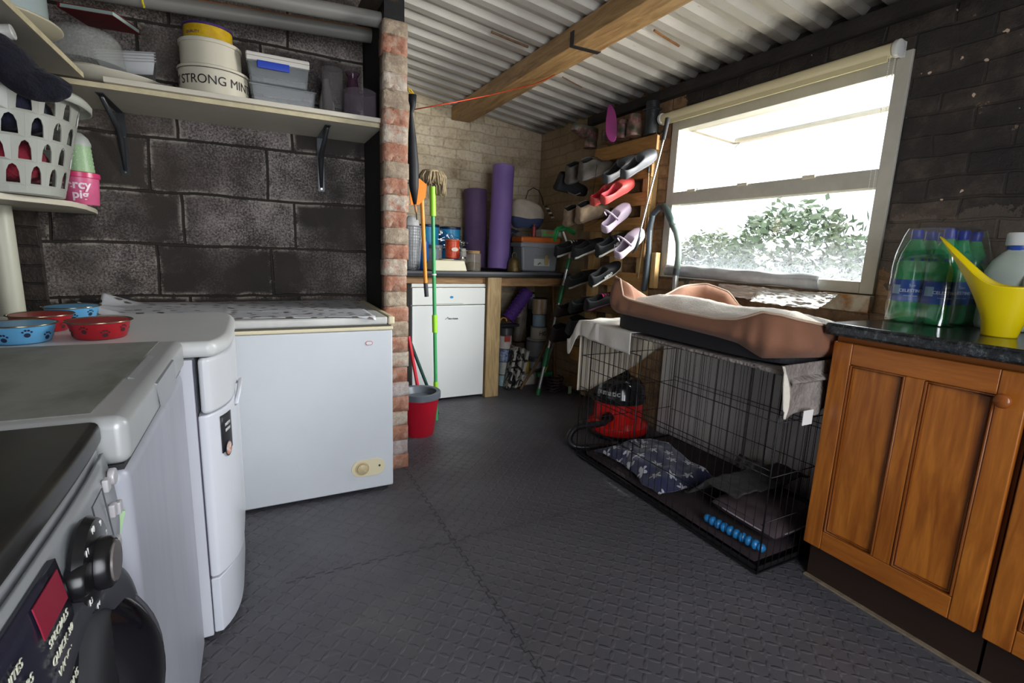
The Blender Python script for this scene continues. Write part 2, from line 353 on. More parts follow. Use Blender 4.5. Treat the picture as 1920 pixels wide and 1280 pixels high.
# brick pier and partition
b = B(); b.bb((0.54, 2.345, 0), (0.628, WY, 2.2)); struct('wall_partition', b, [soot_m])
def pier():
    rnd = random.Random(5); b = B(); z = 0.0; i = 0
    while z < 2.045:
        h = 0.072+rnd.uniform(-0.004, 0.006); h = min(h, 2.05-z)
        x0 = 0.528+rnd.uniform(-0.003, 0.003); x1 = 0.636+rnd.uniform(-0.006, 0.004); yf = 2.318+rnd.uniform(-0.006, 0.006)
        n = 8; mi = (0 if i % 2 == 0 else 1) if rnd.random() < 0.82 else 2
        if z < 0.6 and mi == 1: mi = 3
        # each course: rough face as a small displaced grid
        def fn(u, v, z=z, h=h, x0=x0, x1=x1, yf=yf, i=i):
            x = x0+(x1-x0)*u; zz = z+h*v; d = 0.0
            if i % 2 == 0:      # the frog / broken notch of every second brick
                d += 0.022*max(0, 1-abs(u-0.5)/0.24)*max(0, 1-v*2.2)
            e = 0.006*(max(0, 1-min(v, 1-v)/0.12)+max(0, 1-min(u, 1-u)/0.10))
            return (x, yf+d+e+0.006*nz((x, zz, 1), 45), zz)
        b.grid(n, n, fn, mi=mi)
        b.bb((x0, yf+0.004, z), (x1, 2.40, z+h-0.004), mi=mi); b.bb((x0+.006, yf+0.008, z+h-0.006), (x1-.006, 2.40, z+h+0.002), mi=1)
        z += h; i += 1
    return b
def rubble(name, a, c2, c3):
    t = NT(name); n_ = t.noise(t.coord(), 16, 6, 0.75); m_ = t.noise(t.coord(loc=(4, 4, 4)), 60, 4, 0.7)
    col = t.ramp(t.math('ADD', t.math('MULTIPLY', n_, 0.75), t.math('MULTIPLY', m_, 0.25)), [(0.36, hx(a)), (0.50, hx(c2)), (0.60, hx(c3))]); t.base(col); t.rough(0.85); t.bump(t.math('ADD', n_, m_), 0.7, 0.006); return t.m
struct('wall_pier', pier(), [rubble('orange_brick', '875643', 'a0705a', 'a38f7e'), rubble('lime_mortar', '7b6d5f', '94836f', 'ab9c89'), rubble('white_patch', 'a0624b', 'a79a8a', 'b8ad9f'), rubble('grey_brick', '8a6f68', '9f918c', 'b3aaa5')], smooth=True)
# corrugated roof sheet
def roof():
    b = B(); p = 0.148; d = 0.026; ys = []; y = -2.2
    while y < WY+0.15:
        for f, h in ((0, 0), (0.34, 0), (0.5, 1), (0.84, 1), (1.0, 0)): ys.append((y+f*p, h*d))
        y += p
    xs = [-1.3+i*(WX+0.14+1.3)/24 for i in range(25)]; vs = [(x, yy, roofz(x)+h+0.02) for x in xs for yy, h in ys]; n = len(ys)
    return b.add(vs, [(i*n+k, i*n+k+1, (i+1)*n+k+1, (i+1)*n+k) for i in range(24) for k in range(n-1) if ys[k+1][0]-ys[k][0] > 1e-6])
def roof_mat():
    t = NT('painted_steel_sheet'); n1 = t.noise(t.coord(), 2.5, 5); n2 = t.noise(t.coord(scale=(1, 6, 1)), 8, 5, 0.7)
    col = t.mix(t.ramp(n1, [(0.35, 0), (0.7, 1)]), hx('d2cec4'), hx('c2bdb2')); col = t.mix(t.ramp(n2, [(0.66, 0), (0.72, 0.5)]), col, hx('9a8467'))
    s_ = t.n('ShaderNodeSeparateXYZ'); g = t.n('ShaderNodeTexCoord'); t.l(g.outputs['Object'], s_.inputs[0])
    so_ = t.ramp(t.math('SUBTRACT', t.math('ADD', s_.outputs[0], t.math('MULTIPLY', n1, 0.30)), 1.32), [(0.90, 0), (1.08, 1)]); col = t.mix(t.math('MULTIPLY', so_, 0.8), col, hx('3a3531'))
    t.base(col); t.rough(0.5); return t.m
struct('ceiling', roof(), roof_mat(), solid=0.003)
def wood(name, c1, c2, ax='XYZ', scale=(1, 1, 1), rough=0.6, ring=14, knots=False, bump_=0.3):
    t = NT(name); c = t.coord(ax, scale=scale); n_ = t.noise(c, ring, 5, 0.55, 1.2); f = t.noise(c, ring*6, 3, 0.6)
    col = t.mix(t.ramp(n_, [(0.35, 0), (0.65, 1)]), hx(c1), hx(c2)); col = t.mix(t.math('MULTIPLY', t.ramp(f, [(0.4, 1), (0.6, 0)]), 0.25), col, tuple(x*0.45 for x in hx(c1)))
    if knots:
        v = t.n('ShaderNodeTexVoronoi'); t.l(t.coord(ax, scale=(1, 1, 0.55) if knots is True else knots), v.inputs['Vector']); v.inputs['Scale'].default_value = 5.5
        col = t.mix(t.ramp(v.outputs['Distance'], [(0.045, 1), (0.10, 0)]), col, tuple(x*0.18 for x in hx(c1)))
    t.base(col); t.rough(rough); t.bump(n_, bump_, 0.002); return t.m
oldwood = wood('old_timber', 'b89462', '8d6b40', scale=(5, 0.6, 5), ring=6); greywood = wood('grey_timber', '5d5142', '3f372c', scale=(5, 0.8, 5), ring=6)
post_w = wood('sawn_oak', 'b59a6d', '93784f', scale=(6, 6, 0.7), ring=6); rail_w = wood('rail_timber', '9c7648', '785634', scale=(0.7, 6, 6), ring=6)
b = B(); b.bb((1.43, -0.75, 2.095), (1.59, WY, 2.19)); beam = struct('trim_1', b, oldwood, bevel=0.006)
# strap round the beam and battens / rust-stained sticks caught in the sheets
p1 = at(1066, 85, 'z', 2.095)
b = B(); b.bb((1.427, p1.y-0.02, 2.092), (1.593, p1.y+0.012, 2.16)); struct('strap', b, M('26221f', 0.6), beam)
b = B(); b.bb((0.50, 2.05, 2.13), (0.60, 2.75, 2.24)); b.xf(Matrix.Translation((0, 0, 0))); struct('trim_2', b, greywood, bevel=0.01)
b = B(); b.bb((WX-0.05, 0.2, 2.02), (WX+0.0, 3.2, 2.075)); struct('trim_4', b, M('2a2522', 0.8, var=0.4, scale=6, bump=0.6))
for (a, c_, l_) in (((921, 72), (990, 97), 'brown wooden lath caught in the roof sheet left of the beam'), ((1228, 38), (1275, 67), 'orange brown lath caught in the roof sheet right of the beam'), ((1055, 130), (1092, 150), 'thin pale twig stuck in the roof sheet under the beam')):
    A = at(*a, 'z', roofz(1.3)-0.002); C_ = at(*c_, 'z', roofz(1.5)-0.002)
    b = B(); A.z = roofz(A.x)+0.012; C_.z = roofz(C_.x)+0.006; b.tube([A, (A+C_)/2+Vector((0, 0.004, 0.001)), C_], 0.006 if 'twig' not in l_ else 0.0035, 6); tag(obj('wooden_lath' if 'twig' not in l_ else 'twig', b, M('9b6a3c' if 'orange' in l_ else '7a5a40', 0.7, var=0.3, scale=30)), l_, 'stick')

# ---- window
frame_m = M('b5b2a6', 0.45, var=0.12, scale=10); FX = WX-0.012
b = B()
yA, yB, zA, zB = Y0, Y1, Z0, Z1; t_ = 0.055
b.bb((FX, yA, zA), (FX+0.07, yA+t_, zB)); b.bb((FX, yB-t_, zA), (FX+0.07, yB, zB)); b.bb((FX, yA+t_, zA), (FX+0.07, yB-t_, zA+0.05)); b.bb((FX, yA+t_, zB-0.075), (FX+0.07, yB-t_, zB))
b.bb((FX, yA+t_, 1.405), (FX+0.07, yB-t_, 1.478))
win = struct('window_1', b, frame_m, bevel=0.003)
def pane_mat():
    t = NT('dirty_glass'); t.t.nodes.remove(t.p)
    tr = t.n('ShaderNodeBsdfTransparent'); tr.inputs[0].default_value = (0.93, 0.95, 0.95, 1)
    tl = t.n('ShaderNodeBsdfTranslucent'); tl.inputs[0].default_value = (0.95, 0.96, 0.98, 1)
    gl = t.n('ShaderNodeBsdfGlossy'); gl.inputs['Roughness'].default_value = 0.05
    s_ = t.n('ShaderNodeSeparateXYZ'); g = t.n('ShaderNodeTexCoord'); t.l(g.outputs['Object'], s_.inputs[0])
    c = t.coord('YZX'); sp = t.noise(c, 95, 4, 0.8, 1.5); st = t.noise(t.coord('YZX', scale=(3, 0.8, 1)), 9, 4)
    low = t.ramp(s_.outputs[2], [(1.00/2, 1), (1.24/2, 0)]); sc = t.math('MULTIPLY', s_.outputs[2], 0.5); low = t.ramp(sc, [(0.52, 1), (0.61, 0)])
    f = t.math('MULTIPLY', t.ramp(sp, [(0.44, 0), (0.52, 0.50)]), low); f = t.math('MAXIMUM', f, t.ramp(st, [(0.35, 0.0), (0.7, 0.035)]))
    df = t.n('ShaderNodeBsdfDiffuse'); df.inputs[0].default_value = (0.62, 0.66, 0.72, 1); dm_ = t.n('ShaderNodeMixShader'); dm_.inputs[0].default_value = 0.05; t.l(df.outputs[0], dm_.inputs[1]); t.l(tl.outputs[0], dm_.inputs[2])
    mx = t.n('ShaderNodeMixShader'); t.l(f, mx.inputs[0]); t.l(tr.outputs[0], mx.inputs[1]); t.l(dm_.outputs[0], mx.inputs[2])
    m2 = t.n('ShaderNodeMixShader'); m2.inputs[0].default_value = 0.04; t.l(mx.outputs[0], m2.inputs[1]); t.l(gl.outputs[0], m2.inputs[2]); t.l(m2.outputs[0], t.out.inputs[0]); return t.m
b = B(); b.bb((FX+0.04, yA+t_-.004, zA+0.045), (FX+0.046, yB-t_+.004, 1.41)); struct('pane', b, pane_mat(), win)
# top-hung sash pushed open
sash = struct('sash', B().bb((0, yA+t_+.004, -0.012), (0.03, yB-t_-.004, 0.012)), frame_m, win)
ang = R(86); L_ = 0.40; SM = Matrix.Translation((FX+0.075, 0, zB-0.07)) @ Matrix.Rotation(-ang, 4, 'Y')
b = B(); ya, yb = yA+t_, yB-t_
b.bb((0, ya, -0.03), (0.025, yb, 0)); b.bb((0, ya, -L_), (0.025, ya+0.035, 0)); b.bb((0, yb-0.035, -L_), (0.025, yb, 0)); b.bb((0, ya, -L_), (0.025, yb, -L_+0.035)); b.xf(SM)
bpy.data.objects.remove(sash); sash = struct('sash', b, M('b4aea0', 0.5, var=0.15, scale=9), win)
b = B(); b.bb((0.010, ya+.03, -L_+0.03), (0.014, yb-.03, -0.03)); b.xf(SM); struct('pane', b, glass('sash_glass', 'f0f4f5', 0.03, 0.2), sash)
b = B(); e = SM @ Vector((0, yb-0.05, -L_+0.01)); s0 = Vector((FX+0.03, 2.16, 1.486)); b.tube([s0, e], 0.005, 6); struct('window_stay', b, M('8d8f90', 0.35, 0.8), win)
for yy in (1.48, 1.83, 2.17):
    b = B(); b.bb((FX-0.008, yy-0.03, 1.468), (FX+0.004, yy+0.03, 1.484)); struct('stay_catch', b, M('d2c9b4', 0.5), win, bevel=0.002)
b = B(); b.bb((WX-0.035, Y0-0.005, Z0-0.075), (WX-0.002, 1.33, Z0-0.004)); struct('window_sill', b, M('cfc6b6', 0.6, var=0.35, scale=14, col2='a3743f'), win, bevel=0.003)
b = B()                                     # grey plastic sheet taped along the bottom rail
b.grid(60, 8, lambda u, v: (FX-0.004-0.018*math.sin(v*PI)-0.006*nz((u*9, v*4, 0)), 2.32-0.96*u, 1.052-0.066*v-0.010*u+0.006*nz((u*7, v*3, 4))))
tag(obj('plastic_sheet', b, M('a3a4a6', 0.35, var=0.2, scale=14), solid=0.002, smooth=True), 'grey plastic sheet taped along the bottom rail of the window', 'sheet')
# ---- garden beyond
gm = M('39432a', 0.9, var=0.5, scale=2, col2='5f5c4a'); b = B(); b.bb((WX+0.1, -14, -0.2), (26, 18, -0.1)); struct('ground', b, gm)
def bush(c, r, seed, label, hh=1.0):
    rnd = random.Random(seed); b = B()
    for i in range(2600):
        th = rnd.uniform(0, 2*PI); ph = math.acos(rnd.uniform(-0.6, 1)); rr = r*(0.72+0.34*rnd.random()); rr *= 1+0.25*nz((math.cos(th)*2, math.sin(th)*2, ph*2), 1, seed)
        p = Vector((math.sin(ph)*math.cos(th)*rr, math.sin(ph)*math.sin(th)*rr*1.1, math.cos(ph)*rr*hh)); s_ = rnd.uniform(0.05, 0.10)
        if p.z+c[2] < -0.02: continue
        a = Vector((rnd.gauss(0, 1), rnd.gauss(0, 1), rnd.gauss(0, 1))).normalized(); c2 = a.orthogonal().normalized()
        b.add([p-a*s_, p+c2*s_*0.45, p+a*s_, p-c2*s_*0.45], [(0, 1, 2, 3)])
    root = thing('garden_bush', label, 'bush', c)
    obj('foliage', b, M('566b42' if seed % 2 else '66724c', 0.6, var=0.4, scale=6), root)
    s = B(); s.tube([(0, 0, -c[2]-0.1), (0.05, 0, -0.2), (0, 0.04, r*0.4)], [0.05, 0.04, 0.015], 8); obj('stem', s, M('5c4a35', 0.8), root)
bush((4.6, 2.95, 0.15), 0.62, 5, 'low leafy shrub just outside, behind the right half of the lower pane', 0.9)
bush((4.7, 4.9, 0.05), 0.62, 7, 'low leafy shrub just outside, behind the middle of the lower pane', 0.9)
bush((7.3, 4.9, 0.85), 1.0, 1, 'rounded green bush outside the window, seen through the right half of the lower pane', 1.1)
bush((9.4, 8.3, 0.75), 0.9, 2, 'pale green bush outside, seen through the middle of the lower pane')
bush((5.6, 8.3, 0.3), 0.6, 3, 'low bush outside, seen through the far left of the lower pane')

# ============================================================ APPLIANCES ON THE LEFT
worn_top = M('6d6e66', 0.55, var=0.35, scale=5, col2='8a8b85', stretch=(1.6, 1, 1)); seam = M('2a2a2c', 0.6)
# --- washing machine with the open porthole (nearest)
wm = thing('washing_machine', 'silver washing machine with black top and open black porthole door, nearest the camera', 'washing machine', (0, 0, 0))
wy0, wy1, wf = 0.20, 0.80, -0.19
def bulge_body(x0, xf, y0, y1, z0, z1, k=0.03, n=14):
    poly = [(x0, y0)]; 
    for i in range(n+1): u = i/n; poly.append((xf-k*abs(2*u-1)**3, y0+(y1-y0)*u))
    poly.append((x0, y1)); b = B(); b.prism(poly, z1-z0, Matrix.Translation((0, 0, z0))); return b
obj('body', bulge_body(-0.79, wf, wy0, wy1, 0.012, 0.825, 0.010), silver_p, wm, bevel=0.006)
blk_top = M('1b1b1a', 0.32, var=0.5, scale=7, col2='2c2b25')
b = bulge_body(-0.80, wf+0.004, wy0-0.003, wy1+0.003, 0.827, 0.86, 0.008); obj('top', b, blk_top, wm, bevel=0.010, seg=3)
b = B(); b.grid(14, 10, lambda u, v: (wf+0.006-0.010*abs(2*(0.03+u*0.94)-1)**3+0.016*math.sin(v*PI)*0.6, wy0+(wy1-wy0)*(0.03+u*0.94), 0.655+v*0.165)); obj('control_panel', b, M('a5a9ac', 0.32, 0.3), wm, solid=0.004, smooth=True)
def onp(y, z, d=0.0): u = (y-wy0)/(wy1-wy0); v = min(1, max(0, (z-0.655)/0.165)); return (wf+0.008-0.010*abs(2*u-1)**3+0.0096*math.sin(v*PI)+d, y, z)
but_m = M('c3c0c2', 0.3, 0.2)
for (y, z, r_) in ((0.735, 0.795, 0), (0.768, 0.792, 1), (0.732, 0.762, 0), (0.764, 0.750, 0), (0.735, 0.715, 0)):
    b = B(); p = Vector(onp(y, z))
    if r_: b.cyl(p, p+Vector((0.008, 0, 0)), 0.011, 20)
    else: b.box(p+Vector((0.003, 0, 0)), (0.007, 0.013, 0.017))
    obj('button', b, but_m, wm, bevel=0.002)
b = B(); P_ = [onp(0.665, 0.735, 0.003), onp(0.665, 0.80, 0.003), onp(0.715, 0.80, 0.003), onp(0.715, 0.735, 0.003)]; b.tube(P_, 0.0008, 4, closed=True); obj('display', b, M('55585c', 0.4), wm)
kn = Vector(onp(0.603, 0.765)); b = B(); Y90 = Matrix.Rotation(PI/2, 4, 'Y')
b.lathe([(0.048, 0), (0.050, 0.004), (0.046, 0.012), (0.032, 0.014), (0.027, 0.015), (0.026, 0.024), (0.023, 0.027), (0, 0.027)], (0, 0, 0), 36, mat=Y90); b.xf(Matrix.Translation(kn)); k_ = obj('programme_knob', b, black_p, wm, smooth='a')
b = B(); b.lathe([(0.021, 0.0272), (0.020, 0.029), (0, 0.0292)], (0, 0, 0), 30, mat=Y90); b.xf(Matrix.Translation(kn)); obj('knob_cap', b, M('9a938f', 0.25, 0.7), k_, smooth='a')
for i, s_ in enumerate(('8', '9', '10', '11', '12', '13', '14')):
    a = R(70-i*38); text('lettering', s_, 0.010, white_p, k_, kn+Vector((0.013, math.sin(a)*0.040, math.cos(a)*0.040)), FACE_PX)
k2 = Vector(onp(0.566, 0.772)); b = B(); b.lathe([(0.017, 0), (0.017, 0.012), (0.015, 0.015), (0, 0.015)], (0, 0, 0), 24, mat=Y90); b.xf(Matrix.Translation(k2)); obj('small_knob', b, black_p, wm, smooth='a')
dr = B(); dr.grid(8, 6, lambda u, v: onp(0.225+u*0.315, 0.668+v*0.145, 0.004)); dd = obj('detergent_drawer', dr, M('232433', 0.25), wm, solid=0.006, smooth=True)
b = B(); b.grid(5, 3, lambda u, v: onp(0.475+u*0.055, 0.778+v*0.030, 0.009)); obj('programme_chart', b, M('8c1f36', 0.3), dd, solid=0.001)
for i, s_ in enumerate(('SPECIALS', 'QUICK 30', 'WOOL', 'RINSE', 'COTTONS')):
    text('lettering', s_, 0.011, M('c9c9b4', 0.5), dd, Vector(onp(0.500, 0.770-i*0.016, 0.0095)), FACE_PX)
for i, s_ in enumerate(('WHITES', 'COLOURS', 'SYNTHETICS', 'DELICATES')):
    text('lettering', s_, 0.011, M('c9c9b4', 0.5), dd, Vector(onp(0.42, 0.790-i*0.018, 0.0095)), FACE_PX)
b = B(); p = Vector(onp(0.60, 0.668)); b.cyl(p, p+Vector((0.006, 0, 0)), 0.010, 20); obj('start_button', b, M('c9cfc4', 0.3), wm, bevel=0.001)
pc = Vector((wf+0.0, 0.560, 0.545))
b = B(); b.lathe([(0.215, -0.012), (0.218, 0.010), (0.208, 0.026), (0.19, 0.030), (0.165, 0.018), (0.15, -0.03)], (0, 0, 0), 64, mat=Y90, caps=False); b.xf(Matrix.Translation(pc)); obj('porthole_ring', b, M('4b4c52', 0.3, 0.4), wm, smooth='a')
b = B(); b.lathe([(0.165, 0.016), (0.15, -0.05), (0.13, -0.12), (0, -0.13)], (0, 0, 0), 40, mat=Y90); b.xf(Matrix.Translation(pc)); obj('door_seal', b, M('3a3b40', 0.5), wm, smooth=True)
# door hinged at the far side, standing ajar
dm = Matrix.Translation(pc+Vector((0.030, 0.185, 0))) @ Matrix.Rotation(R(-52), 4, 'Z') @ Matrix.Translation((0, -0.185, 0))
b = B(); b.lathe([(0.120, 0.040), (0.135, 0.052), (0.170, 0.050), (0.190, 0.034), (0.195, 0.014), (0.186, 0.0), (0.150, -0.006), (0.128, 0.004)], (0, 0, 0), 64, mat=dm @ Y90, caps=False)
dr_ = obj('porthole_door', b, M('101014', 0.12, coat=0.5), wm, smooth=True)
b = B(); b.tube([dm @ (Matrix.Rotation(2*PI*i/64, 4, 'X') @ Vector((0.014, 0, 0.196))) for i in range(64)], 0.0035, 8, closed=True); obj('door_rim', b, M('6d6e74', 0.25, 0.6), dr_, smooth=True)
b = B(); b.lathe([(0.128, 0.036), (0.10, 0.020), (0.05, 0.004), (0, 0.0)], (0, 0, 0), 40, mat=dm @ Y90); obj('door_glass', b, M('25282a', 0.06, coat=1.0), dr_, smooth=True)
b = B(); pts = [dm @ Vector((0.056, 0.04*math.cos(a)-0.0, 0.152+0.0*a)) for a in (0, 1)]; b.tube([dm @ (Matrix.Rotation(a, 4, 'X') @ Vector((0.055, 0, 0.152))) for a in [R(20+i*6) for i in range(9)]], 0.003, 6); obj('door_trim', b, steel, dr_)
# --- top loading machine (middle)
tl = thing('top_loading_washer', 'silver grey top loading washing machine with worn dirty lid, between the other two machines', 'washing machine')
ty0, ty1, tf = 0.812, 1.418, -0.168
def rbox(x0, x1, y0, y1, z0, z1): return B().bb((x0, y0, z0), (x1, y1, z1))
obj('body', rbox(-0.78, tf-0.006, ty0+.004, ty1, 0.012, 0.782), M('b6b8c2', 0.4, 0.15, var=0.10, scale=4, stretch=(3, 3, 0.4)), tl, bevel=0.022, seg=4)
obj('seam', rbox(-0.77, tf-0.010, ty0+.006, ty1-.004, 0.780, 0.788), seam, tl)
obj('lid', rbox(-0.78, tf, ty0, ty1, 0.787, 0.857), M('b4b6b5', 0.35, 0.15, var=0.05, scale=4), tl, bevel=0.017, seg=5)
b = rbox(-0.72, tf-0.045, ty0+.028, ty1-.02, 0.8565, 0.8590); obj('lid_panel', b, worn_top, tl, bevel=0.001)
b = B(); ym = (ty0+ty1)/2+0.02
b.add([(tf-0.040, ym-0.095, 0.8585), (tf-0.040, ym+0.095, 0.8585), (tf+0.001, ym+0.10, 0.844), (tf+0.001, ym-0.10, 0.844), (tf+0.004, ym-0.085, 0.798), (tf+0.004, ym+0.085, 0.798)], [(0, 1, 2, 3), (3, 2, 5, 4)]); obj('lid_handle', b, M('9a9c9d', 0.3, 0.2), tl, solid=0.004)
b = B(); b.box((-0.192, ty0+0.001, 0.70), (0.012, 0.002, 0.045), rot=(0, 0.25, 0)); obj('sticker', b, M('b5d9a4', 0.6), tl)
# --- white front-loading dryer (third)
wd = thing('tumble_dryer', 'white tumble dryer with bulging front door and a sticker, standing next to the chest freezer', 'tumble dryer')
dy0, dy1, dfx = 1.44, 2.045, -0.135
obj('body', rbox(-0.77, -0.155, dy0, dy1, 0.012, 0.80), M('c9cbd2', 0.3, var=0.05, scale=3), wd, bevel=0.004)
def front(z0, z1, k, base=-0.150, n=24, y0=dy0, y1=dy1, xb=None):
    poly = [(xb or base-0.003, y0)]
    for i in range(n+1): u = i/n; poly.append((base+0.018+k*(1-abs(2*u-1)**4.5), y0+(y1-y0)*u))
    poly.append((xb or base-0.003, y1)); b = B(); b.prism(poly, z1-z0, Matrix.Translation((0, 0, z0))); return b
obj('top', front(0.803, 0.845, 0.036, base=-0.125, xb=-0.77), M('cfd0ce', 0.32, var=0.04, scale=4), wd, bevel=0.018, seg=4)
obj('control_fascia', front(0.655, 0.802, 0.050, base=-0.142), M('cfd1d4', 0.28), wd, bevel=0.012, seg=3)
obj('door', front(0.190, 0.652, 0.058, y0=dy0+0.0), M('d3d5dc', 0.25), wd, bevel=0.006)
obj('kick_panel', front(0.02, 0.186, 0.048), M('cdd0d8', 0.28), wd, bevel=0.004)
b = B(); b.bb((-0.1545, dy0-0.001, 0.19), (-0.1525, dy0+0.001, 0.80)); obj('seam', b, M('3f3a4a', 0.5), wd)
# handle groove and sticker
b = B(); 
def dfront(y, z, d=0): u = (y-dy0)/(dy1-dy0); return Vector((-0.132+0.058*(1-abs(2*u-1)**4.5)+d, y, z))
b.tube([dfront(1.60, 0.63, 0.004), dfront(1.66, 0.66, 0.010), dfront(1.75, 0.665, 0.010), dfront(1.82, 0.64, 0.004)], 0.009, 8, flat=0.5); obj('door_handle', b, M('d9dbe0', 0.25), wd, smooth=True)
b = B(); b.grid(6, 4, lambda u, v: dfront(1.475+u*0.055, 0.53+v*0.105, 0.0016)); st = obj('sticker', b, M('26272b', 0.4), wd, solid=0.001, smooth=True)
for i, s_ in enumerate(('MADE IN', 'BRITAIN')):
    text('lettering', s_, 0.012, white_p, st, dfront(1.503, 0.606-i*0.016, 0.003), (PI/2, 0, PI/2-0.28), sx=0.75)
b = B(); c_ = dfront(1.502, 0.535, 0.002); mm = Matrix.Translation(c_) @ Matrix.Rotation(-0.28, 4, 'Z') @ Y90
b.lathe([(0.022, 0), (0.022, 0.0012), (0, 0.0013)], (0, 0, 0), 24, mat=mm, mi=0); b.lathe([(0.018, 0.0015), (0, 0.0018)], (0, 0, 0), 24, mat=mm, mi=1); obj('emblem', b, [M('26272b', 0.4), M('c9683f', 0.4, var=0.5, scale=90, col2='d8d5cf')], st)
# --- chest freezer
cf = thing('chest_freezer', 'white chest freezer with cream trim under a patterned oilcloth against the block wall', 'freezer')
fx0, fx1, fy0, fy1 = -0.62, 0.515, 2.13, 2.792
obj('body', rbox(fx0, fx1, fy0, fy1, 0.018, 0.742), M('c8ccd0', 0.3, var=0.05, scale=2.5), cf, bevel=0.007, seg=3)
obj('body_trim', rbox(fx0-.002, fx1+.002, fy0-.004, fy1, 0.743, 0.758), cream, cf, bevel=0.003)
obj('lid_seal', rbox(fx0+.005, fx1-.005, fy0+.004, fy1, 0.759, 0.766), M('5d5a52', 0.8), cf)
ld = obj('lid', rbox(fx0, fx1-0.022, fy0-.010, fy1, 0.767, 0.800), M('c9c9c4', 0.35, var=0.2, scale=5), cf, bevel=0.008, seg=3)
obj('lid_corner', rbox(fx1-0.021, fx1+.008, fy0-.012, fy1, 0.766, 0.802), cream, ld, bevel=0.008, seg=3)
b = B(); b.box((0.48, fy0+0.05, 0.8005), (0.05, 0.03, 0.001)); obj('rust_mark', B().grid(6, 6, lambda u, v: (0.40+0.07*u+0.01*nz((u*3, v*3, 0)), 2.62+0.09*v+0.01*nz((u*3, v*3, 5)), 0.8012)), M('8d6b45', 0.8, var=0.6, scale=30, col2='b8b4a6'), ld)
def stad(cx, cz, w_, h_, n=12):
    r = h_/2; return [(cx+w_/2-r+r*math.cos(a), cz+r*math.sin(a)) for a in [(-PI/2+PI*i/n) for i in range(n+1)]]+[(cx-w_/2+r+r*math.cos(a), cz+r*math.sin(a)) for a in [(PI/2+PI*i/n) for i in range(n+1)]]
pl = at(691, 876, 'y', fy0); MY = Matrix.Rotation(PI/2, 4, 'X')      # prism XY -> XZ plane, extruded towards -Y
b = B(); b.prism(stad(pl.x, pl.z, 0.148, 0.078), 0.004, Matrix.Translation((0, fy0, 0)) @ MY); cp = obj('control_plate', b, cream, cf, bevel=0.001)
b = B(); b.lathe([(0.030, 0), (0.030, 0.003), (0.027, 0.003), (0.027, 0.001), (0.024, 0.001), (0.022, 0.012), (0.019, 0.014), (0, 0.014)], (pl.x-0.028, fy0-0.004, pl.z), 30, mat=MY); b.box((pl.x-0.028, fy0-0.019, pl.z), (0.036, 0.003, 0.003), rot=(0, 0.7, 0)); obj('thermostat_dial', b, M('bfae88', 0.4), cp, smooth='a')
b = B(); b.lathe([(0.005, 0), (0.004, 0.003), (0, 0.003)], (pl.x+0.048, fy0-0.004, pl.z+0.004), 12, mat=MY); obj('indicator_light', b, M('1d2a1d', 0.3), cp)
bd = at(692, 643, 'y', fy0); b = B(); b.prism(stad(bd.x, bd.z, 0.030, 0.018), 0.002, Matrix.Translation((0, fy0, 0)) @ MY); bg_ = obj('badge', b, M('b06064', 0.4), cf)
b = B(); b.prism(stad(bd.x, bd.z, 0.025, 0.013), 0.0027, Matrix.Translation((0, fy0, 0)) @ MY); obj('badge_plate', b, M('cfd0d2', 0.3), bg_)
# oilcloth
def cloth_mat():
    t = NT('sprigged_oilcloth'); v = t.n('ShaderNodeTexVoronoi', voronoi_dimensions='2D'); t.l(wobble(t, t.coord(scale=(1, 1.1, 1)), 0.02, 30), v.inputs['Vector']); v.inputs['Scale'].default_value = 15
    sp = t.n('ShaderNodeSeparateColor'); t.l(v.outputs['Color'], sp.inputs[0])
    f = t.math('MULTIPLY', t.ramp(t.math('ADD', v.outputs['Distance'], t.math('MULTIPLY', t.noise(t.coord(), 70, 2), 0.25)), [(0.31, 1), (0.34, 0)]), t.math('GREATER_THAN', sp.outputs[0], 0.2))
    base = t.mix(t.ramp(t.noise(t.coord(), 30, 3), [(0.5, 0), (0.7, 0.4)]), hx('c4c6cb'), hx('aeb2b6'))
    t.base(t.mix(f, base, t.mix(sp.outputs[1], hx('3f4a47'), hx('75655f')))); t.rough(0.3); return t.m
def cl(u, v):
    # v: 0 back ... 1 front ; a slanting front edge that just drapes over the lid lip on the right
    x = -0.60+u*(1.04); fy = 2.20-0.095*max(0, (u-0.25)/0.75); y = 2.785+(fy-2.785)*v; z = 0.803+0.002*max(0, nz((x*6, y*6, 0)))
    cr = 0.003*(max(0, 1-abs(((x*4.2) % 1)-0.5)/0.04)+max(0, 1-abs(((y*4) % 1)-0.5)/0.05)); z += cr
    if y < 2.114: z -= (2.114-y)*1.6
    if u < 0.12: z += (0.12-u)*0.5*max(0, nz((v*5, 0, 0))+0.3)
    return (x, y, z)
b = B(); b.grid(80, 40, cl); tag(obj('oilcloth', b, cloth_mat(), solid=0.0015, smooth=True), 'white oilcloth with small dark sprigs spread over the chest freezer lid', 'tablecloth')

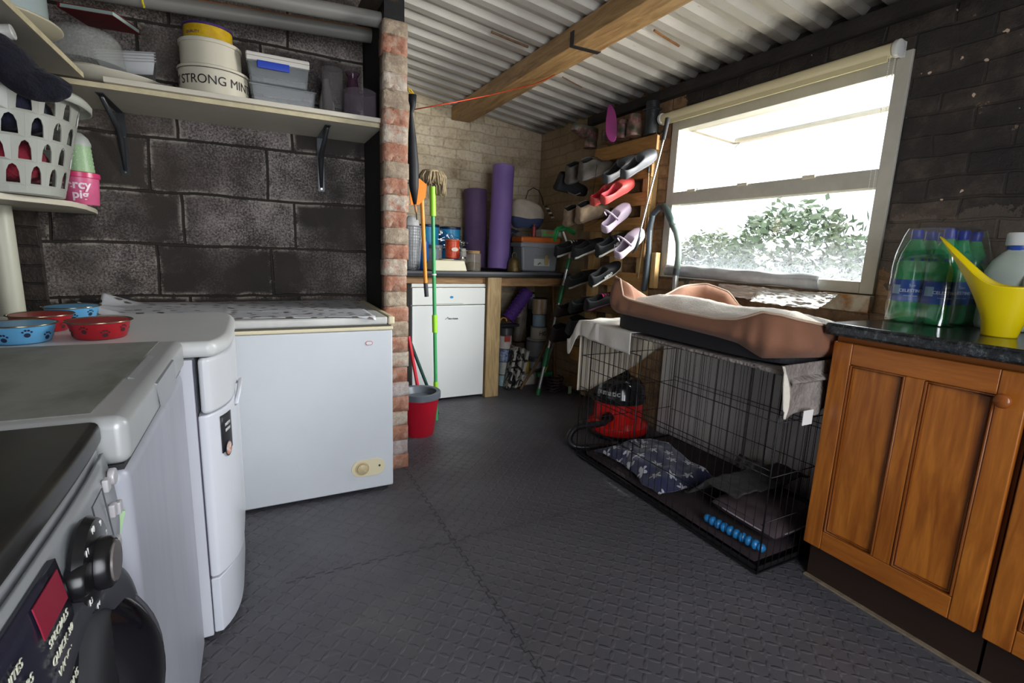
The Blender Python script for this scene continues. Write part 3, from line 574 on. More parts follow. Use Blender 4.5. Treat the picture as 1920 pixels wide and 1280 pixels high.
# ---- pet bowls on the dryer
def paw_mat(base, paw, fuzzy=0): return M(base, 0.35)
def paw(b, c, s, r0_):
    # pad and toes laid on the bowl wall (cylinder of radius r0_) ; c = (angle, z)
    def pt(dx, dz, rr):
        ps = []
        for k in range(12):
            a = 2*PI*k/12; ps.append((dx+rr*math.cos(a), dz+rr*0.9*math.sin(a)))
        return ps
    for dx, dz, rr in ((0, -0.25, 0.42), (-0.55, 0.28, 0.17), (-0.2, 0.55, 0.18), (0.2, 0.55, 0.18), (0.55, 0.28, 0.17)):
        o = len(b.v); pp = pt(dx*s, dz*s, rr*s)
        for x, z in pp:
            zz = c[1]+z; rr_ = (r0_(zz)+0.0012); a = c[0]+x/rr_; b.v.append((rr_*math.cos(a), rr_*math.sin(a), zz))
        b.f.append(tuple(range(o, o+12))); b.mi.append(0)
def bowl(name, label, col, pawc, loc, rz, s_=1.0):
    r = thing(name, label, 'pet bowl', loc, (0, 0, rz), 'paw print pet bowls on the machines'); R0, R1, h = 0.053*s_, 0.0635*s_, 0.044*s_
    rr = lambda z: R0+(R1-R0)*(z/h)
    b = B(); b.lathe([(R0-.004, 0.0), (R0, 0.003), (R1, h-0.003), (R1-0.002, h-0.001)], n=48, caps=True); obj('outer_wall', b, M(col, 0.35), r, smooth='a')
    b = B(); b.lathe([(0, 0.008), (R0-0.012, 0.008), (R0-0.004, 0.014), (R1-0.004, h-0.002), (R1+0.004, h+0.001), (R1+0.006, h-0.001), (R1+0.003, h-0.003), (R1-0.001, h-0.003)], n=48, caps=False); obj('steel_liner', b, M('b5a98f', 0.2, 0.95), r, smooth=True)
    for k in range(9):
        b = B(); paw(b, (k*2*PI/9, h*(0.58 if k % 2 else 0.36)), 0.014*s_, rr); obj('paw_print', b, M(pawc, 0.5), r)
    return r
for nm, lab, c1, c2, (px, py), yy, rz in (
    ('pet_bowl', 'blue bowl with dark paw prints, cut off by the left edge', '5fa3cf', '1c2340', (36, 632), 1.545, 0.3),
    ('pet_bowl', 'red bowl with black paw prints, rightmost of the four on the dryer', 'a31a26', '3a1f22', (186, 627), 1.57, 0.9),
    ('pet_bowl', 'red bowl with black paw prints standing between the two blue bowls', 'a31a26', '3a1f22', (78, 610), 1.715, 1.6),
    ('pet_bowl', 'blue bowl with dark paw prints, farthest back of the four', '5fa3cf', '1c2340', (138, 592), 1.90, 2.2)):
    p = at(px, py, 'z', 0.846); p = at(px, 600, 'y', yy); bowl(nm, lab, c1, c2, (p.x, yy, 0.8465), rz)

# ============================================================ SHELVES
shelf_m = M('d0c9b8', 0.45, var=0.08, scale=4); edge_m = M('cbbf9c', 0.6, var=0.2, scale=20)
sh = thing('wall_shelf', 'long white shelf on the block wall ending at the brick pier', 'shelf')
b = B(); b.bb((-0.75, 2.402, 1.622), (0.538, BY, 1.640)); obj('board', b, shelf_m, sh, bevel=0.001)
b = B(); b.bb((-0.75, 2.400, 1.622), (0.534, 2.402, 1.640)); obj('edge_strip', b, edge_m, sh)
b = B(); b.bb((-0.455, 2.378, 1.6405), (0.538, BY-.01, 1.659)); obj('top_board', b, shelf_m, sh, bevel=0.001)
sl_ = thing('wall_shelf', 'high white shelf along the left wall above the laundry basket', 'shelf')
b = B(); b.bb((-1.09, 0.9, 1.6415), (-0.512, 2.374, 1.659)); obj('board', b, M('b9b3a6', 0.5, var=0.15, scale=3), sl_, bevel=0.001)
b = B(); b.bb((-0.512, 0.9, 1.6415), (-0.508, 2.374, 1.659)); obj('edge_strip', b, edge_m, sl_)
def bracket(label, x, zt, dep, hh, y=BY-0.001):
    r = thing('shelf_bracket', label, 'bracket', (x, y, zt)); b = B()
    b.bb((-0.015, -0.003, -hh), (0.015, 0, 0)); b.bb((-0.012, -dep, -0.003), (0.012, 0, 0)); obj('plates', b, M('3c3f42', 0.35, 0.5), r)
    b = B(); b.tube([(0, -0.006, -hh+0.02), (0, -0.03, -hh*0.45), (0, -0.075, -0.075), (0, -dep+0.03, -0.008)], [0.007, 0.012, 0.012, 0.008], 8); obj('strut', b, M('4c4f52', 0.3, 0.6), r, smooth=True)
    for q in ((-0.008, -0.10), (0.008, -0.10), (0, -hh+0.012)):
        s_ = B(); s_.lathe([(0.005, 0), (0.004, 0.003), (0, 0.003)], (q[0], -0.004, q[1]), 10, mat=MY); obj('screw', s_, steel, r)
pA = at(228, 240, 'y', BY); pB = at(601, 300, 'y', BY)
bracket('dark metal shelf bracket under the left end of the long shelf', pA.x, 1.621, 0.33, 0.26)
bracket('dark metal shelf bracket under the long shelf near the brick pier', pB.x, 1.621, 0.33, 0.26)
# basket shelf (curved end)
lsz = 1.205
poly = [(-1.09, 1.75), (-0.64, 1.86), (-0.56, 2.02), (-0.525, 2.14), (-0.53, 2.32), (-0.57, 2.62), (-0.60, 2.79), (-1.09, 2.79)]
ls = thing('basket_shelf', 'low white shelf with a curved end carrying the laundry basket', 'shelf')
b = B(); b.prism(poly, 0.018, Matrix.Translation((0, 0, lsz-0.018))); obj('board', b, M('cfc8b4', 0.5, var=0.1, scale=5), ls, bevel=0.002)
pp_ = at(22, 585, 'y', 2.3); b = B(); b.lathe([(0.037, 0.001), (0.037, lsz-0.019)], (pp_.x, 2.3, 0), 24); b.lathe([(0.042, 0.001), (0.042, 0.05), (0.038, 0.055)], (pp_.x, 2.3, 0), 24); obj('post', b, M('b9b8a6', 0.4), ls, smooth='a')
# drain pipes above the shelf
for (q0, q1, y, r_, lab) in (((340, 10), (700, 68), 2.62, 0.030, 'lower grey pipe with an orange stain line running above the shelf'), ((480, -6), (755, 46), 2.42, 0.030, 'upper grey pipe running above the shelf and ending at the brick pier')):
    A = at(*q0, 'y', y); C_ = at(*q1, 'y', y); d = (C_-A).normalized(); r_ = 0.032
    b = B(); A2 = A-d*0.95; e = C_ + (d*0.0); b.cyl(A2, e, r_, 20); rp = thing('drain_pipe', lab, 'pipe'); obj('pipe', b, M('86847e', 0.45, var=0.2, scale=3, stretch=(0.3, 3, 3)), rp, smooth='a')
    if 'lower' in lab: b = B(); b.tube([A2+Vector((0, -r_*0.75, r_*0.68)), e+Vector((0, -r_*0.75, r_*0.68))], 0.003, 6); obj('stain', b, M('8f5c35', 0.7), rp)
p = at(268, 8, 'y', 2.55); b = B(); b.tube([p+Vector((-.006, 0, 0.05)), p, p+Vector((0.004, -0.006, -0.012))], 0.004, 6); tag(obj('cable_tie', b, M('d7c21e', 0.4)), 'yellow tie hanging from the pipes above the shelf', 'tie')

ST = 1.660                                # shelf top
def px_w(p0, p1, y): a = at(*p0, 'y', y); c = at(*p1, 'y', y); return a, c
# round cream tins
def tin(name, label, cx, cy, z, r, h, m, lidm, rim=0.004, cat='tin', text_=None, lid_h=0.02, line=False):
    t = thing(name, label, cat, (cx, cy, z)); b = B(); b.lathe([(r-.003, 0), (r, 0.003), (r, h)], n=56); obj('body', b, m, t, smooth='a')
    b = B(); b.lathe([(r+.001, h-lid_h), (r+rim, h-lid_h+.001), (r+rim, h-.003), (r+rim-.003, h), (0, h+0.001)], n=56, caps=False); obj('lid', b, lidm, t, smooth='a')
    if line: b = B(); b.lathe([(r+.0045, h-lid_h-0.001), (r+.0045, h-lid_h-0.003)], n=56, caps=False); obj('line', b, ink, t)
    if text_: text('lettering', text_, 0.047, ink, t, (0, 0, h*0.48), (0, 0, R(-12)), bend=r+0.0012, sx=0.95)
    return t
tin_m = M('cbc5b2', 0.35, var=0.05, scale=6)
a, c = px_w((333, 140), (466, 170), 2.52)
tin('round_tin', 'cream round tin lettered STRONG MINTS, bottom of the stack on the shelf', (a.x+c.x)/2, 2.54, ST, (c.x-a.x)/2*1.0, 0.112, tin_m, tin_m, text_='VERY STRONG MINTS', lid_h=0.012, line=True)
X0 = (a.x+c.x)/2; R_ = (c.x-a.x)/2
tin('round_tin', 'plain cream round tin stacked on the lettered tin', X0-0.006, 2.54, ST+0.1145, R_*0.87, 0.098, tin_m, tin_m, lid_h=0.016)
ty_ = tin('round_tub', 'yellow round sweet tub with purple lid on top of the cream tins', X0-0.012, 2.56, ST+0.2150, R_*0.70, 0.066, M('c9a81c', 0.35, var=0.25, scale=30, col2='b58f14'), M('3d2a66', 0.35), lid_h=0.010, cat='tub')
text('lettering', 'QUALITY', 0.014, M('3d2a66', 0.5), ty_, (0, 0, 0.026), (0, 0, R(-35)), bend=R_*0.70+0.001)
# clear boxes
def cbox(name, label, c, d, wallm, rz=0, lid=None, lidh=0.02, clip=None, taper=0.93, cat='box', open_=False, rimm=None):
    t = thing(name, label, cat, c, (0, 0, rz)); b = B(); x, y, h = d; q = 0.0015
    def ring(s_, z, ins=0): return [Vector((sx*(x/2*s_-ins), sy*(y/2*s_-ins), z)) for sx, sy in ((-1, -1), (1, -1), (1, 1), (-1, 1))]
    vs = ring(taper, 0)+ring(1, h); b.add(vs, [(0, 3, 2, 1), (0, 1, 5, 4), (1, 2, 6, 5), (2, 3, 7, 6), (3, 0, 4, 7)]); obj('body', b, wallm, t, bevel=0.008, seg=3)
    b = B(); b.tube(ring(1.01, h-0.003), 0.003, 6, closed=True); obj('rim', b, rimm or wallm, t)
    if lid: b = B(); b.box((0, 0, h+lidh/2), (x*1.03, y*1.03, lidh)); obj('lid', b, lid, t, bevel=0.006, seg=3)
    if clip: b = B(); b.box((-0.02, -y/2*1.03-0.004, h-0.012), (x*0.52, 0.008, 0.030)); obj('clip', b, clip, t, bevel=0.003)
    return t
a, c = px_w((470, 190), (593, 205), 2.47); bx = (a.x+c.x)/2; bwid = c.x-a.x
cbox('storage_box', 'clear plastic box without lid, bottom of the pair beside the glass vases', (bx, 2.58, ST), (bwid, 0.22, 0.085), tinted('milky_box', '9aa0a2', 0.30, 0.12))
bl = cbox('storage_box', 'clear plastic box with white lid and blue clip stacked on another box', (bx-0.016, 2.56, ST+0.086), (bwid*0.92, 0.20, 0.082), tinted('milky_box2', '969da0', 0.36, 0.15), lid=M('cdc9c0', 0.4), lidh=0.034, clip=M('1f3fae', 0.35))
b = B(); b.box((0, 0, 0.100), (bwid*0.955, 0.209, 0.002)); obj('lid_line', b, M('8c8980', 0.5), bl)
# glass vases
def vase(label, x, y, prof, m, name='glass_vase'):
    t = thing(name, label, 'vase', (x, y, ST)); b = B(); b.lathe(prof, n=48, caps=False); obj('glass', b, m or tinted('clear_glass', 'a09c9a', 0.10), t, smooth=True); return t
p = at(622, 120, 'y', 2.55); vase('tall clear glass cylinder vase beside the storage boxes', p.x, 2.55, [(0, 0.004), (0.042, 0.004), (0.044, 0), (0.046, 0.004), (0.046, 0.215), (0.0445, 0.217), (0.043, 0.215), (0.043, 0.01), (0, 0.009)], clearg)
vase('white bottle vase standing behind the tall clear cylinder', p.x-0.012, 2.66, [(0, 0), (0.030, 0.0), (0.036, 0.03), (0.034, 0.09), (0.022, 0.15), (0.012, 0.19), (0.013, 0.20)], M('bdb9b2', 0.3), 'bottle_vase')
plum = None
p = at(688, 150, 'y', 2.62); vase('tall tapering plum glass vase at the end of the shelf', min(p.x-0.012, 0.455), 2.645, [(0, 0.006), (0.052, 0.006), (0.058, 0.0), (0.060, 0.01), (0.050, 0.08), (0.032, 0.16), (0.022, 0.22), (0.034, 0.245)], tinted('deep_plum_glass', '4a2440', 0.45))
p = at(676, 180, 'y', 2.46); vase('wide short smoky glass cylinder in front of the plum vase', p.x, 2.475, [(0, 0.006), (0.066, 0.006), (0.070, 0), (0.072, 0.006), (0.072, 0.118), (0.070, 0.120), (0.068, 0.118), (0.068, 0.014), (0, 0.012)], tinted('smoky_glass', '8f8590', 0.14))
# platter, plates, tubs
por = M('bdb8aa', 0.25)
p = at(210, 120, 'y', 2.6)
pt_ = thing('serving_platter', 'large oval white platter, the lowest dish at the left end of the long shelf', 'platter', (p.x-0.03, 2.585, ST)); b = B(); b.lathe([(0, 0.004), (0.13, 0.004), (0.15, 0.010), (0.205, 0.034), (0.206, 0.037), (0.15, 0.015), (0, 0.009)], n=56, sy=0.86, caps=False); obj('dish', b, por, pt_, smooth=True)
g0 = 0
for k in range(4):
    t = thing('dinner_plate', ('lowest', 'second', 'third', 'topmost')[k]+' cream plate of the stack on the oval platter', 'plate', (p.x-0.055, 2.565, ST+0.020+k*0.009), group='plates stacked on the platter', scale=0.70); b = B(); b.lathe([(0, 0.001), (0.08, 0.001), (0.12, 0.016), (0.1205, 0.0185), (0.08, 0.0045), (0, 0.0045)], n=44, caps=False); obj('dish', b, M('b9b199', 0.3), t, smooth=True)
t = thing('plastic_bowl', 'large clear plastic bowl upside down over the plates', 'bowl', (p.x-0.06, 2.525, ST+0.062)); b = B(); b.lathe([(0.118, 0.0), (0.114, 0.004), (0.108, 0.085), (0.09, 0.112), (0, 0.116)], n=48, caps=False); obj('shell', b, milky('milky_bowl', 'c9ccc6', 0.30, 0.12), t, smooth=True)
rim_m = milky('milky_tub', 'd6d8d6', 0.55, 0.2)
for k in range(4):
    q = at(240, 68, 'y', 2.66)
    t = thing('takeaway_tub', ('lowest', 'second', 'third', 'topmost')[k]+' clear takeaway tub of the nested stack leaning on the plastic bowl', 'tub', (q.x-0.01, 2.715, ST+0.088+k*0.011), (0, R(-9), R(4)), 'nested takeaway tubs on the shelf'); b = B(); x, y, h = 0.20, 0.13, 0.05
    vs = [Vector((sx*x/2*s_, sy*y/2*s_, z)) for s_, z in ((0.8, 0), (0.97, h-0.004), (1.03, h-0.004), (1.03, h)) for sx, sy in ((-1, -1), (1, -1), (1, 1), (-1, 1))]
    b.add(vs, [(0, 3, 2, 1)]+[(i*4+j, i*4+(j+1) % 4, i*4+4+(j+1) % 4, i*4+4+j) for i in range(3) for j in range(4)]); obj('shell', b, rim_m, t, bevel=0.006)
q = at(185, 25, 'y', 2.62); t = thing('cookery_book', 'red and pale green book lying on top of the plastic bowl', 'book', (q.x+0.005, 2.62, ST+0.262), (R(-3), R(6), R(-25))); b = B(); b.box((0, 0, 0.008), (0.20, 0.15, 0.002)); b.box((0, 0, -0.008), (0.20, 0.15, 0.002)); b.box((-0.10, 0, 0), (0.002, 0.15, 0.018)); obj('cover', b, M('7a1f24', 0.4), t); b = B(); b.box((0.0, 0, 0), (0.19, 0.14, 0.014)); obj('pages', b, M('9fb8b0', 0.7), t)
# cake keeper on the left shelf + ring dish
LT = 1.66; kx, ky = -0.66, 2.02
t = thing('cake_keeper', 'large round clear container with dark green rim on the high left shelf', 'container', (kx, ky, LT+0.032)); b = B(); b.lathe([(0.155, 0), (0.158, 0.003), (0.158, 0.15)], n=56, caps=True); obj('body', b, milky('milky_keeper', 'a9b8b6', 0.8, 0.25), t, smooth='a')
b = B(); b.lathe([(0.161, 0.148), (0.164, 0.150), (0.164, 0.172), (0.158, 0.176), (0, 0.18)], n=56, caps=False); obj('lid', b, M('1f4a3a', 0.35), t, smooth='a')
t = thing('flan_dish', 'shallow white ring dish under the green rimmed container', 'dish', (kx+0.01, ky+0.01, LT)); b = B(); b.lathe([(0, 0.004), (0.13, 0.004), (0.172, 0.024), (0.176, 0.026), (0.174, 0.030), (0.165, 0.026), (0.125, 0.010), (0, 0.009)], n=56, caps=False); obj('dish', b, M('bdb69c', 0.3), t, smooth=True)
q = at(5, 60, 'z', 1.605); t = thing('bottle', 'white plastic bottle end sticking in from the left edge under the high shelf', 'bottle', (q.x, q.y, q.z)); b = B(); b.lathe([(0, -0.12), (0.028, -0.118), (0.030, -0.03), (0.018, -0.012), (0.018, 0.02), (0.016, 0.022), (0, 0.022)], (0, 0, 0), 24, mat=Matrix.Rotation(R(78), 4, 'Y')); obj('body', b, M('b9b9b4', 0.35), t, smooth='a')
# ---- laundry basket
LB = Vector((-0.665, 2.03, lsz+0.003))
def basket():
    t = thing('laundry_basket', 'white plastic laundry basket with rows of arched holes, full of towels on the curved shelf', 'laundry basket', LB)
    nA, rows, h = 17, 4, 0.285; b = B(); r0_, r1_ = 0.145, 0.205
    rad = lambda z: r0_+(r1_-r0_)*(z/h)
    def P(a, z): r = rad(z); c, s = math.cos(a), math.sin(a); c = math.copysign(abs(c)**0.8, c); s = math.copysign(abs(s)**0.8, s); return Vector((r*c*1.0, r*s*0.95, z))
    for k in range(nA):
        a0 = 2*PI*k/nA; w_ = 2*PI/nA
        for j in range(rows):
            sh_ = w_*0.5*(j % 2); z0 = 0.020+j*0.064; z1 = z0+0.064; hw = w_*0.27; zb, zt = z0+0.007, z1-0.007
            n = 6; arch = [(-hw, zb)]+[(-hw*math.cos(PI*i/(2*n)) if False else -hw*math.cos(PI*i/(n*2)*2/1.0) if False else -hw*math.cos(PI*i/n), zb+(zt-zb)*(0.12+0.88*math.sin(PI*i/n)**0.85)) for i in range(n+1)]+[(hw, zb)]
            outer = [(-w_/2, z0)]+[(-w_/2+w_*i/n, z1) for i in range(n+1)]+[(w_/2, z0)]
            m = len(arch); vs = [P(a0+sh_+x, z) for x, z in arch]+[P(a0+sh_+x, z) for x, z in outer]
            b.add(vs, [(i, i+1, m+i+1, m+i) for i in range(m-1)]+[(0, m, 2*m-1, m-1)])
    b.lathe([(r0_*0.97, 0.0), (r0_, 0.002), (rad(0.020), 0.020)], n=48, caps=True, pw=2.5, sy=0.95)
    o = obj('body', b, M('a8aaa0', 0.3), t, solid=0.003)
    b = B(); b.lathe([(rad(0.276), 0.275), (rad(0.29)+0.02, 0.290), (rad(0.29)+0.026, 0.280), (rad(0.29)+0.024, 0.262)], n=56, caps=False, pw=2.5, sy=0.95); obj('rim', b, M('b4b7ab', 0.35), t, solid=0.003, smooth=True)
basket()
def lump(name, label, cat, c, r, h, m, seed, n=40, top=0.3, bumpy=0.015, pw=2.3, sq=(1, 1)):
    b = B()
    prof = [(r*0.9, 0), (r, h*0.3), (r*1.02, h*0.8), (r*0.8, h*1.0), (r*0.4, h*1.08), (0.001, h*1.1)]
    pts = []
    b.lathe(prof, n=n, pw=pw); b.v = [tuple(Vector(v)*(1) + Vector((nz(v, 22, seed)*bumpy, nz(v, 22, seed+5)*bumpy, nz(v, 22, seed+9)*bumpy))) for v in b.v]
    b.v = [(v[0]*sq[0], v[1]*sq[1], v[2]) for v in b.v]
    o = obj(name, b, m, smooth=True, sub=1); o.location = c; return tag(o, label, cat)
fleecy = lambda col, c2=None: M(col, 0.95, var=0.35, scale=40, bump=1.0, bscale=90, sheen=0.05, col2=c2)
lump('towel', 'crumpled red towel in the lower half of the laundry basket', 'towel', LB+Vector((0, 0, 0.030)), 0.122, 0.115, fleecy('8a1c30'), 1)
lump('towel', 'crumpled navy towel in the upper half of the laundry basket', 'towel', LB+Vector((0, 0, 0.172)), 0.142, 0.12, fleecy('1d2038'), 2)
b = B(); pts = []
for i in range(15):
    u = i/14; k_ = u*5; j_ = min(4, int(k_)); P5 = [(-30, 70), (8, 100), (35, 140), (70, 160), (105, 166), (134, 172)]; f_ = k_-j_; pts.append(at(P5[j_][0]*(1-f_)+P5[j_+1][0]*f_, P5[j_][1]*(1-f_)+P5[j_+1][1]*f_, 'y', 1.80)-LB-Vector((0, 0, 0.015)))
b.tube(pts, [0.020+0.036*math.sin(PI*min(1, i/15+0.10))**0.6 for i in range(15)], 14, flat=0.6)
b.v = [tuple(Vector(v)+Vector((nz(v, 60), nz(v, 60, 3), nz(v, 60, 6)))*0.012) for v in b.v]
o = obj('fluffy_cloth', b, fleecy('10111f'), smooth=True, sub=1); o.location = LB+Vector((0, 0, 0.015)); tag(o, 'fluffy dark navy cloth draped over the rim of the laundry basket', 'cloth')
# sweet tubs behind the basket
p = at(168, 385, 'z', lsz+0.001); 
pk = thing('sweet_tub', 'pink tub lettered percy pig on the curved shelf beside the laundry basket', 'tub', (-0.560, 2.40, lsz+.001)); b = B(); b.lathe([(0.050, 0), (0.052, 0.003), (0.058, 0.098)], n=40); obj('body', b, M('cf5f86', 0.35, var=0.15, scale=20), pk, smooth='a'); b = B(); b.lathe([(0.060, 0.094), (0.062, 0.096), (0.062, 0.112), (0.058, 0.114), (0, 0.114)], n=40, caps=False); obj('lid', b, M('c73a68', 0.3), pk, smooth='a')
text('lettering', 'percy', 0.042, M('e2c9d2', 0.4), pk, (0, 0, 0.068), (0, 0, R(-2)), bend=0.0575, bold=0.0012); text('lettering', 'pig', 0.040, M('e2c9d2', 0.4), pk, (0, 0, 0.034), (0, 0, R(12)), bend=0.0555, bold=0.0012)
gn = thing('sweet_tub', 'pale green dotted tub with grey lid standing on the pink tub', 'tub', (-0.560, 2.41, lsz+0.1155)); b = B(); b.lathe([(0.043, 0), (0.046, 0.003), (0.041, 0.095)], n=40); obj('body', b, M('8fae84', 0.4), gn, smooth='a'); b = B(); b.lathe([(0.043, 0.093), (0.043, 0.104), (0.036, 0.122), (0.020, 0.138), (0, 0.142)], n=40, caps=False); obj('lid', b, M('a4a8a2', 0.4), gn, smooth='a')
b = B()
for i in range(18):
    for j in range(6):
        a = 2*PI*(i+0.5*(j % 2))/18; z = 0.012+j*0.014; r = 0.0462-0.005*z/0.095+0.0004; b.lathe([(0.0018, -0.0004), (0.0014, 0.0006), (0, 0.0006)], (r*math.cos(a), r*math.sin(a), z), 8, mat=Matrix.Rotation(a, 4, 'Z') @ Y90)
obj('dots', b, M('b9cfae', 0.5), gn)

# ============================================================ THE FAR NOOK
CZ = 0.940
def span(x0, x1, yt, yb, y):      # real x centre, width, bottom and top of a thing standing at depth y
    a = at(x0, (yt+yb)/2, 'y', y); c = at(x1, (yt+yb)/2, 'y', y); m_ = (x0+x1)/2
    return (a.x+c.x)/2, c.x-a.x, at(m_, yb, 'y', y).z, at(m_, yt, 'y', y).z
ct = thing('worktop', 'black worktop on timber posts across the far end, loaded with jars and bags', 'worktop')
b = B(); b.bb((0.64, 3.285, 0.902), (2.20, WY-.002, CZ)); obj('board', b, M('1e1e20', 0.35, var=0.3, scale=30), ct, bevel=0.004)
b = B(); b.bb((0.64, 3.279, 0.926), (2.20, 3.284, CZ+0.001)); obj('front_edging', b, M('5e5f63', 0.3, 0.6), ct)
b = B(); b.bb((1.49, 3.29, 0), (1.60, 3.37, 0.901)); obj('post', b, post_w, ct, bevel=0.003)
b = B(); b.bb((0.66, 3.335, 0.855), (1.489, 3.375, 0.901)); obj('rail', b, rail_w, ct, bevel=0.002)
b = B(); b.bb((1.601, 3.335, 0.835), (2.19, 3.375, 0.901)); obj('rail', b, rail_w, ct, bevel=0.002)
CZ = 0.9415
# fridge
fr = thing('fridge', 'white undercounter fridge with a top drawer below the far worktop', 'fridge')
fxa, fxb = 0.935, 1.483
obj('body', rbox(fxa, fxb, 3.345, 3.90, 0.012, 0.85), M('d4d6d4', 0.3), fr, bevel=0.004)
obj('door', rbox(fxa, fxb, 3.312, 3.343, 0.022, 0.700), M('dcdedd', 0.25, var=0.03, scale=2), fr, bevel=0.006, seg=3)
obj('drawer_front', rbox(fxa, fxb, 3.312, 3.343, 0.705, 0.825), M('dcddd9', 0.25), fr, bevel=0.006, seg=3)
obj('top', rbox(fxa-.002, fxb+.002, 3.318, 3.90, 0.829, 0.853), M('d4d5cf', 0.3), fr, bevel=0.004)
b = B(); b.prism([(1.10, 0.704), (1.33, 0.704), (1.30, 0.716), (1.10, 0.716)], 0.004, Matrix.Translation((0, 3.3125, 0)) @ MY); obj('grip', b, M('b3b4ad', 0.35), fr)
p = at(846, 597, 'y', 3.31); b = B(); b.tube([(p.x-0.045, 3.311, p.z-0.006), (p.x-0.022, 3.311, p.z+0.012), (p.x-0.026, 3.311, p.z-0.002)], 0.0016, 5); lg = obj('emblem', b, ink, fr)
text('lettering', 'Americana', 0.017, ink, lg, (p.x+0.015, 3.3105, p.z-0.001), FACE_MY, bold=0.0006)
p = at(847, 557, 'y', 3.31); b = B(); b.prism([(p.x+x*1.5, p.z+z) for x, z in disc_pts(0.009, 20)], 0.001, Matrix.Translation((0, 3.3118, 0)) @ MY); obj('sticker', b, M('2f86c4', 0.35), fr)

def canister(name, label, cat, x, y, z, r, h, m, lidm=None, lidr=1.04, lidh=0.02, label_m=None, lab=(0.2, 0.8), txt=None, tsz=0.03, tm=None, n=36, tz=0.5, rz=0, group=None, tilt=(0, 0)):
    t = thing(name, label, cat, (x, y, z), (tilt[0], tilt[1], rz), group); b = B(); b.lathe([(r-.003, 0), (r, 0.003), (r, h-.002), (r-.002, h)], n=n); o = obj('body', b, m, t, smooth='a')
    if lidm: b = B(); b.lathe([(r*lidr-.002, h+.0005), (r*lidr, h+.002), (r*lidr, h+lidh-.002), (r*lidr-.003, h+lidh), (0, h+lidh)], n=n); obj('lid', b, lidm, t, smooth='a')
    if label_m: b = B(); b.lathe([(r+.0008, h*lab[0]), (r+.0008, h*lab[1])], n=n, caps=False); o = obj('paper_label', b, label_m, t, smooth=True)
    if txt: text('lettering', txt, tsz, tm or white_p, o if label_m else t, (0, 0, h*tz), (0, 0, 0), bend=r+.0018, bold=0.0005)
    return t
X, W_, _, T_ = span(770, 789, 405, 500, 3.55)
t = thing('mesh_bin', 'grey mesh bin holding crumpled white plastic, beside the brick pier on the far worktop', 'bin', (0.985, 3.50, CZ)); b = B()
for i in range(26): a = 2*PI*i/26; b.tube([(0.055*math.cos(a), 0.055*math.sin(a), 0.003), (0.075*math.cos(a), 0.075*math.sin(a), 0.30)], 0.0018, 4)
for k in range(16): r = 0.055+0.02*k/15; b.tube([(r*math.cos(2*PI*i/24), r*math.sin(2*PI*i/24), 0.003+0.297*k/15) for i in range(24)], 0.0018 if k < 15 else 0.004, 4, closed=True)
obj('mesh', b, M('8b8f94', 0.4, 0.3), t)
b = B(); b.lathe([(0.0, 0.012), (0.040, 0.012), (0.052, 0.2), (0.056, 0.29), (0.050, 0.34), (0.02, 0.37), (0, 0.36)], n=24); b.v = [(v[0]+nz(v, 30)*.006, v[1]+nz(v, 30, 2)*.006, v[2]+nz(v, 30, 4)*.006) for v in b.v]; o = obj('crumpled_bag', b, M('c4c4c6', 0.4, var=0.3, scale=20), smooth=True); o.location = (0.985, 3.50, CZ); tag(o, 'crumpled white plastic bag stuffed in the grey mesh bin', 'bag')
X, W_, _, T_ = span(783, 803, 432, 500, 3.46); canister('bottle', 'rounded bright blue bottle beside the mesh bin on the far worktop', 'bottle', 1.088, 3.545, CZ, 0.034, 0.20, M('1457a8', 0.3), lidm=M('16458a', 0.4), lidr=0.5, lidh=0.03)
blue_m = M('3aa0d2', 0.35, var=0.1, scale=10); navy = M('1c2b55', 0.4)
X, W_, _, T_ = span(793, 831, 380, 470, 3.80); t1 = canister('food_tub', 'left one of two tall blue tubs with navy lids at the wall', 'tub', X-0.012, 3.858, CZ, W_/2-.006, 0.315, blue_m, navy, txt=None)
X, W_, _, T_ = span(830, 871, 384, 470, 3.80); t2 = canister('food_tub', 'right one of two tall blue tubs, lettered and wrapped in torn clear film', 'tub', X-0.008, 3.858, CZ, W_/2-.010, 0.305, blue_m, navy, txt='ANCOL', tsz=0.05, tm=navy, tz=0.52)
b = B(); b.grid(20, 20, lambda u, v: (X-0.16+0.24*u, 3.70+0.02*nz((u*5, v*5, 1), 1), CZ+0.14+0.17*v-0.10*u*v+0.008*nz((u*8, v*8, 3)))); tag(obj('film_wrap', b, glass('film', 'dfe8ee', 0.1, 1.0), solid=0, smooth=True), 'torn clear plastic film hanging between the two blue tubs', 'film')
X, W_, _, T_ = span(802, 834, 425, 485, 3.60)
canister('glass_canister', 'glass canister with grey lid behind the green mop handle', 'jar', X-0.002, 3.62, CZ, 0.054, 0.155, milky('milky_can', 'b8b0a8', 0.35, 0.06), M('70757a', 0.35, var=0.2, scale=30), lidh=0.024)
X, W_, _, T_ = span(833, 864, 425, 465, 3.56)
canister('sweet_jar', 'small purple tinted jar beneath the orange tub', 'jar', X, 3.56, CZ, 0.042, 0.085, milky('milky_pur', '7d6a8e', 0.6, 0.1))
canister('orange_tub', 'orange and red tub with an oval label standing on a purple tinted jar', 'tub', X, 3.56, CZ+0.0855, 0.052, 0.125, M('d2582c', 0.35, var=0.25, scale=30, col2='c23424'), M('cf5a2e', 0.35), lidh=0.012, label_m=None)
b = B(); b.lathe([(0.024, 0), (0.024, 0.001), (0, 0.001)], (X, 3.56-0.053, CZ+0.15), 20, mat=MY @ Matrix.Diagonal((1.1, 0.6, 1, 1))); oo = [o for o in COL.objects if o.name.startswith('orange_tub')][0]; e_ = obj('oval_label', b, M('d9d0c2', 0.5), None); e_.parent = oo; e_.location = -Vector(oo.location)
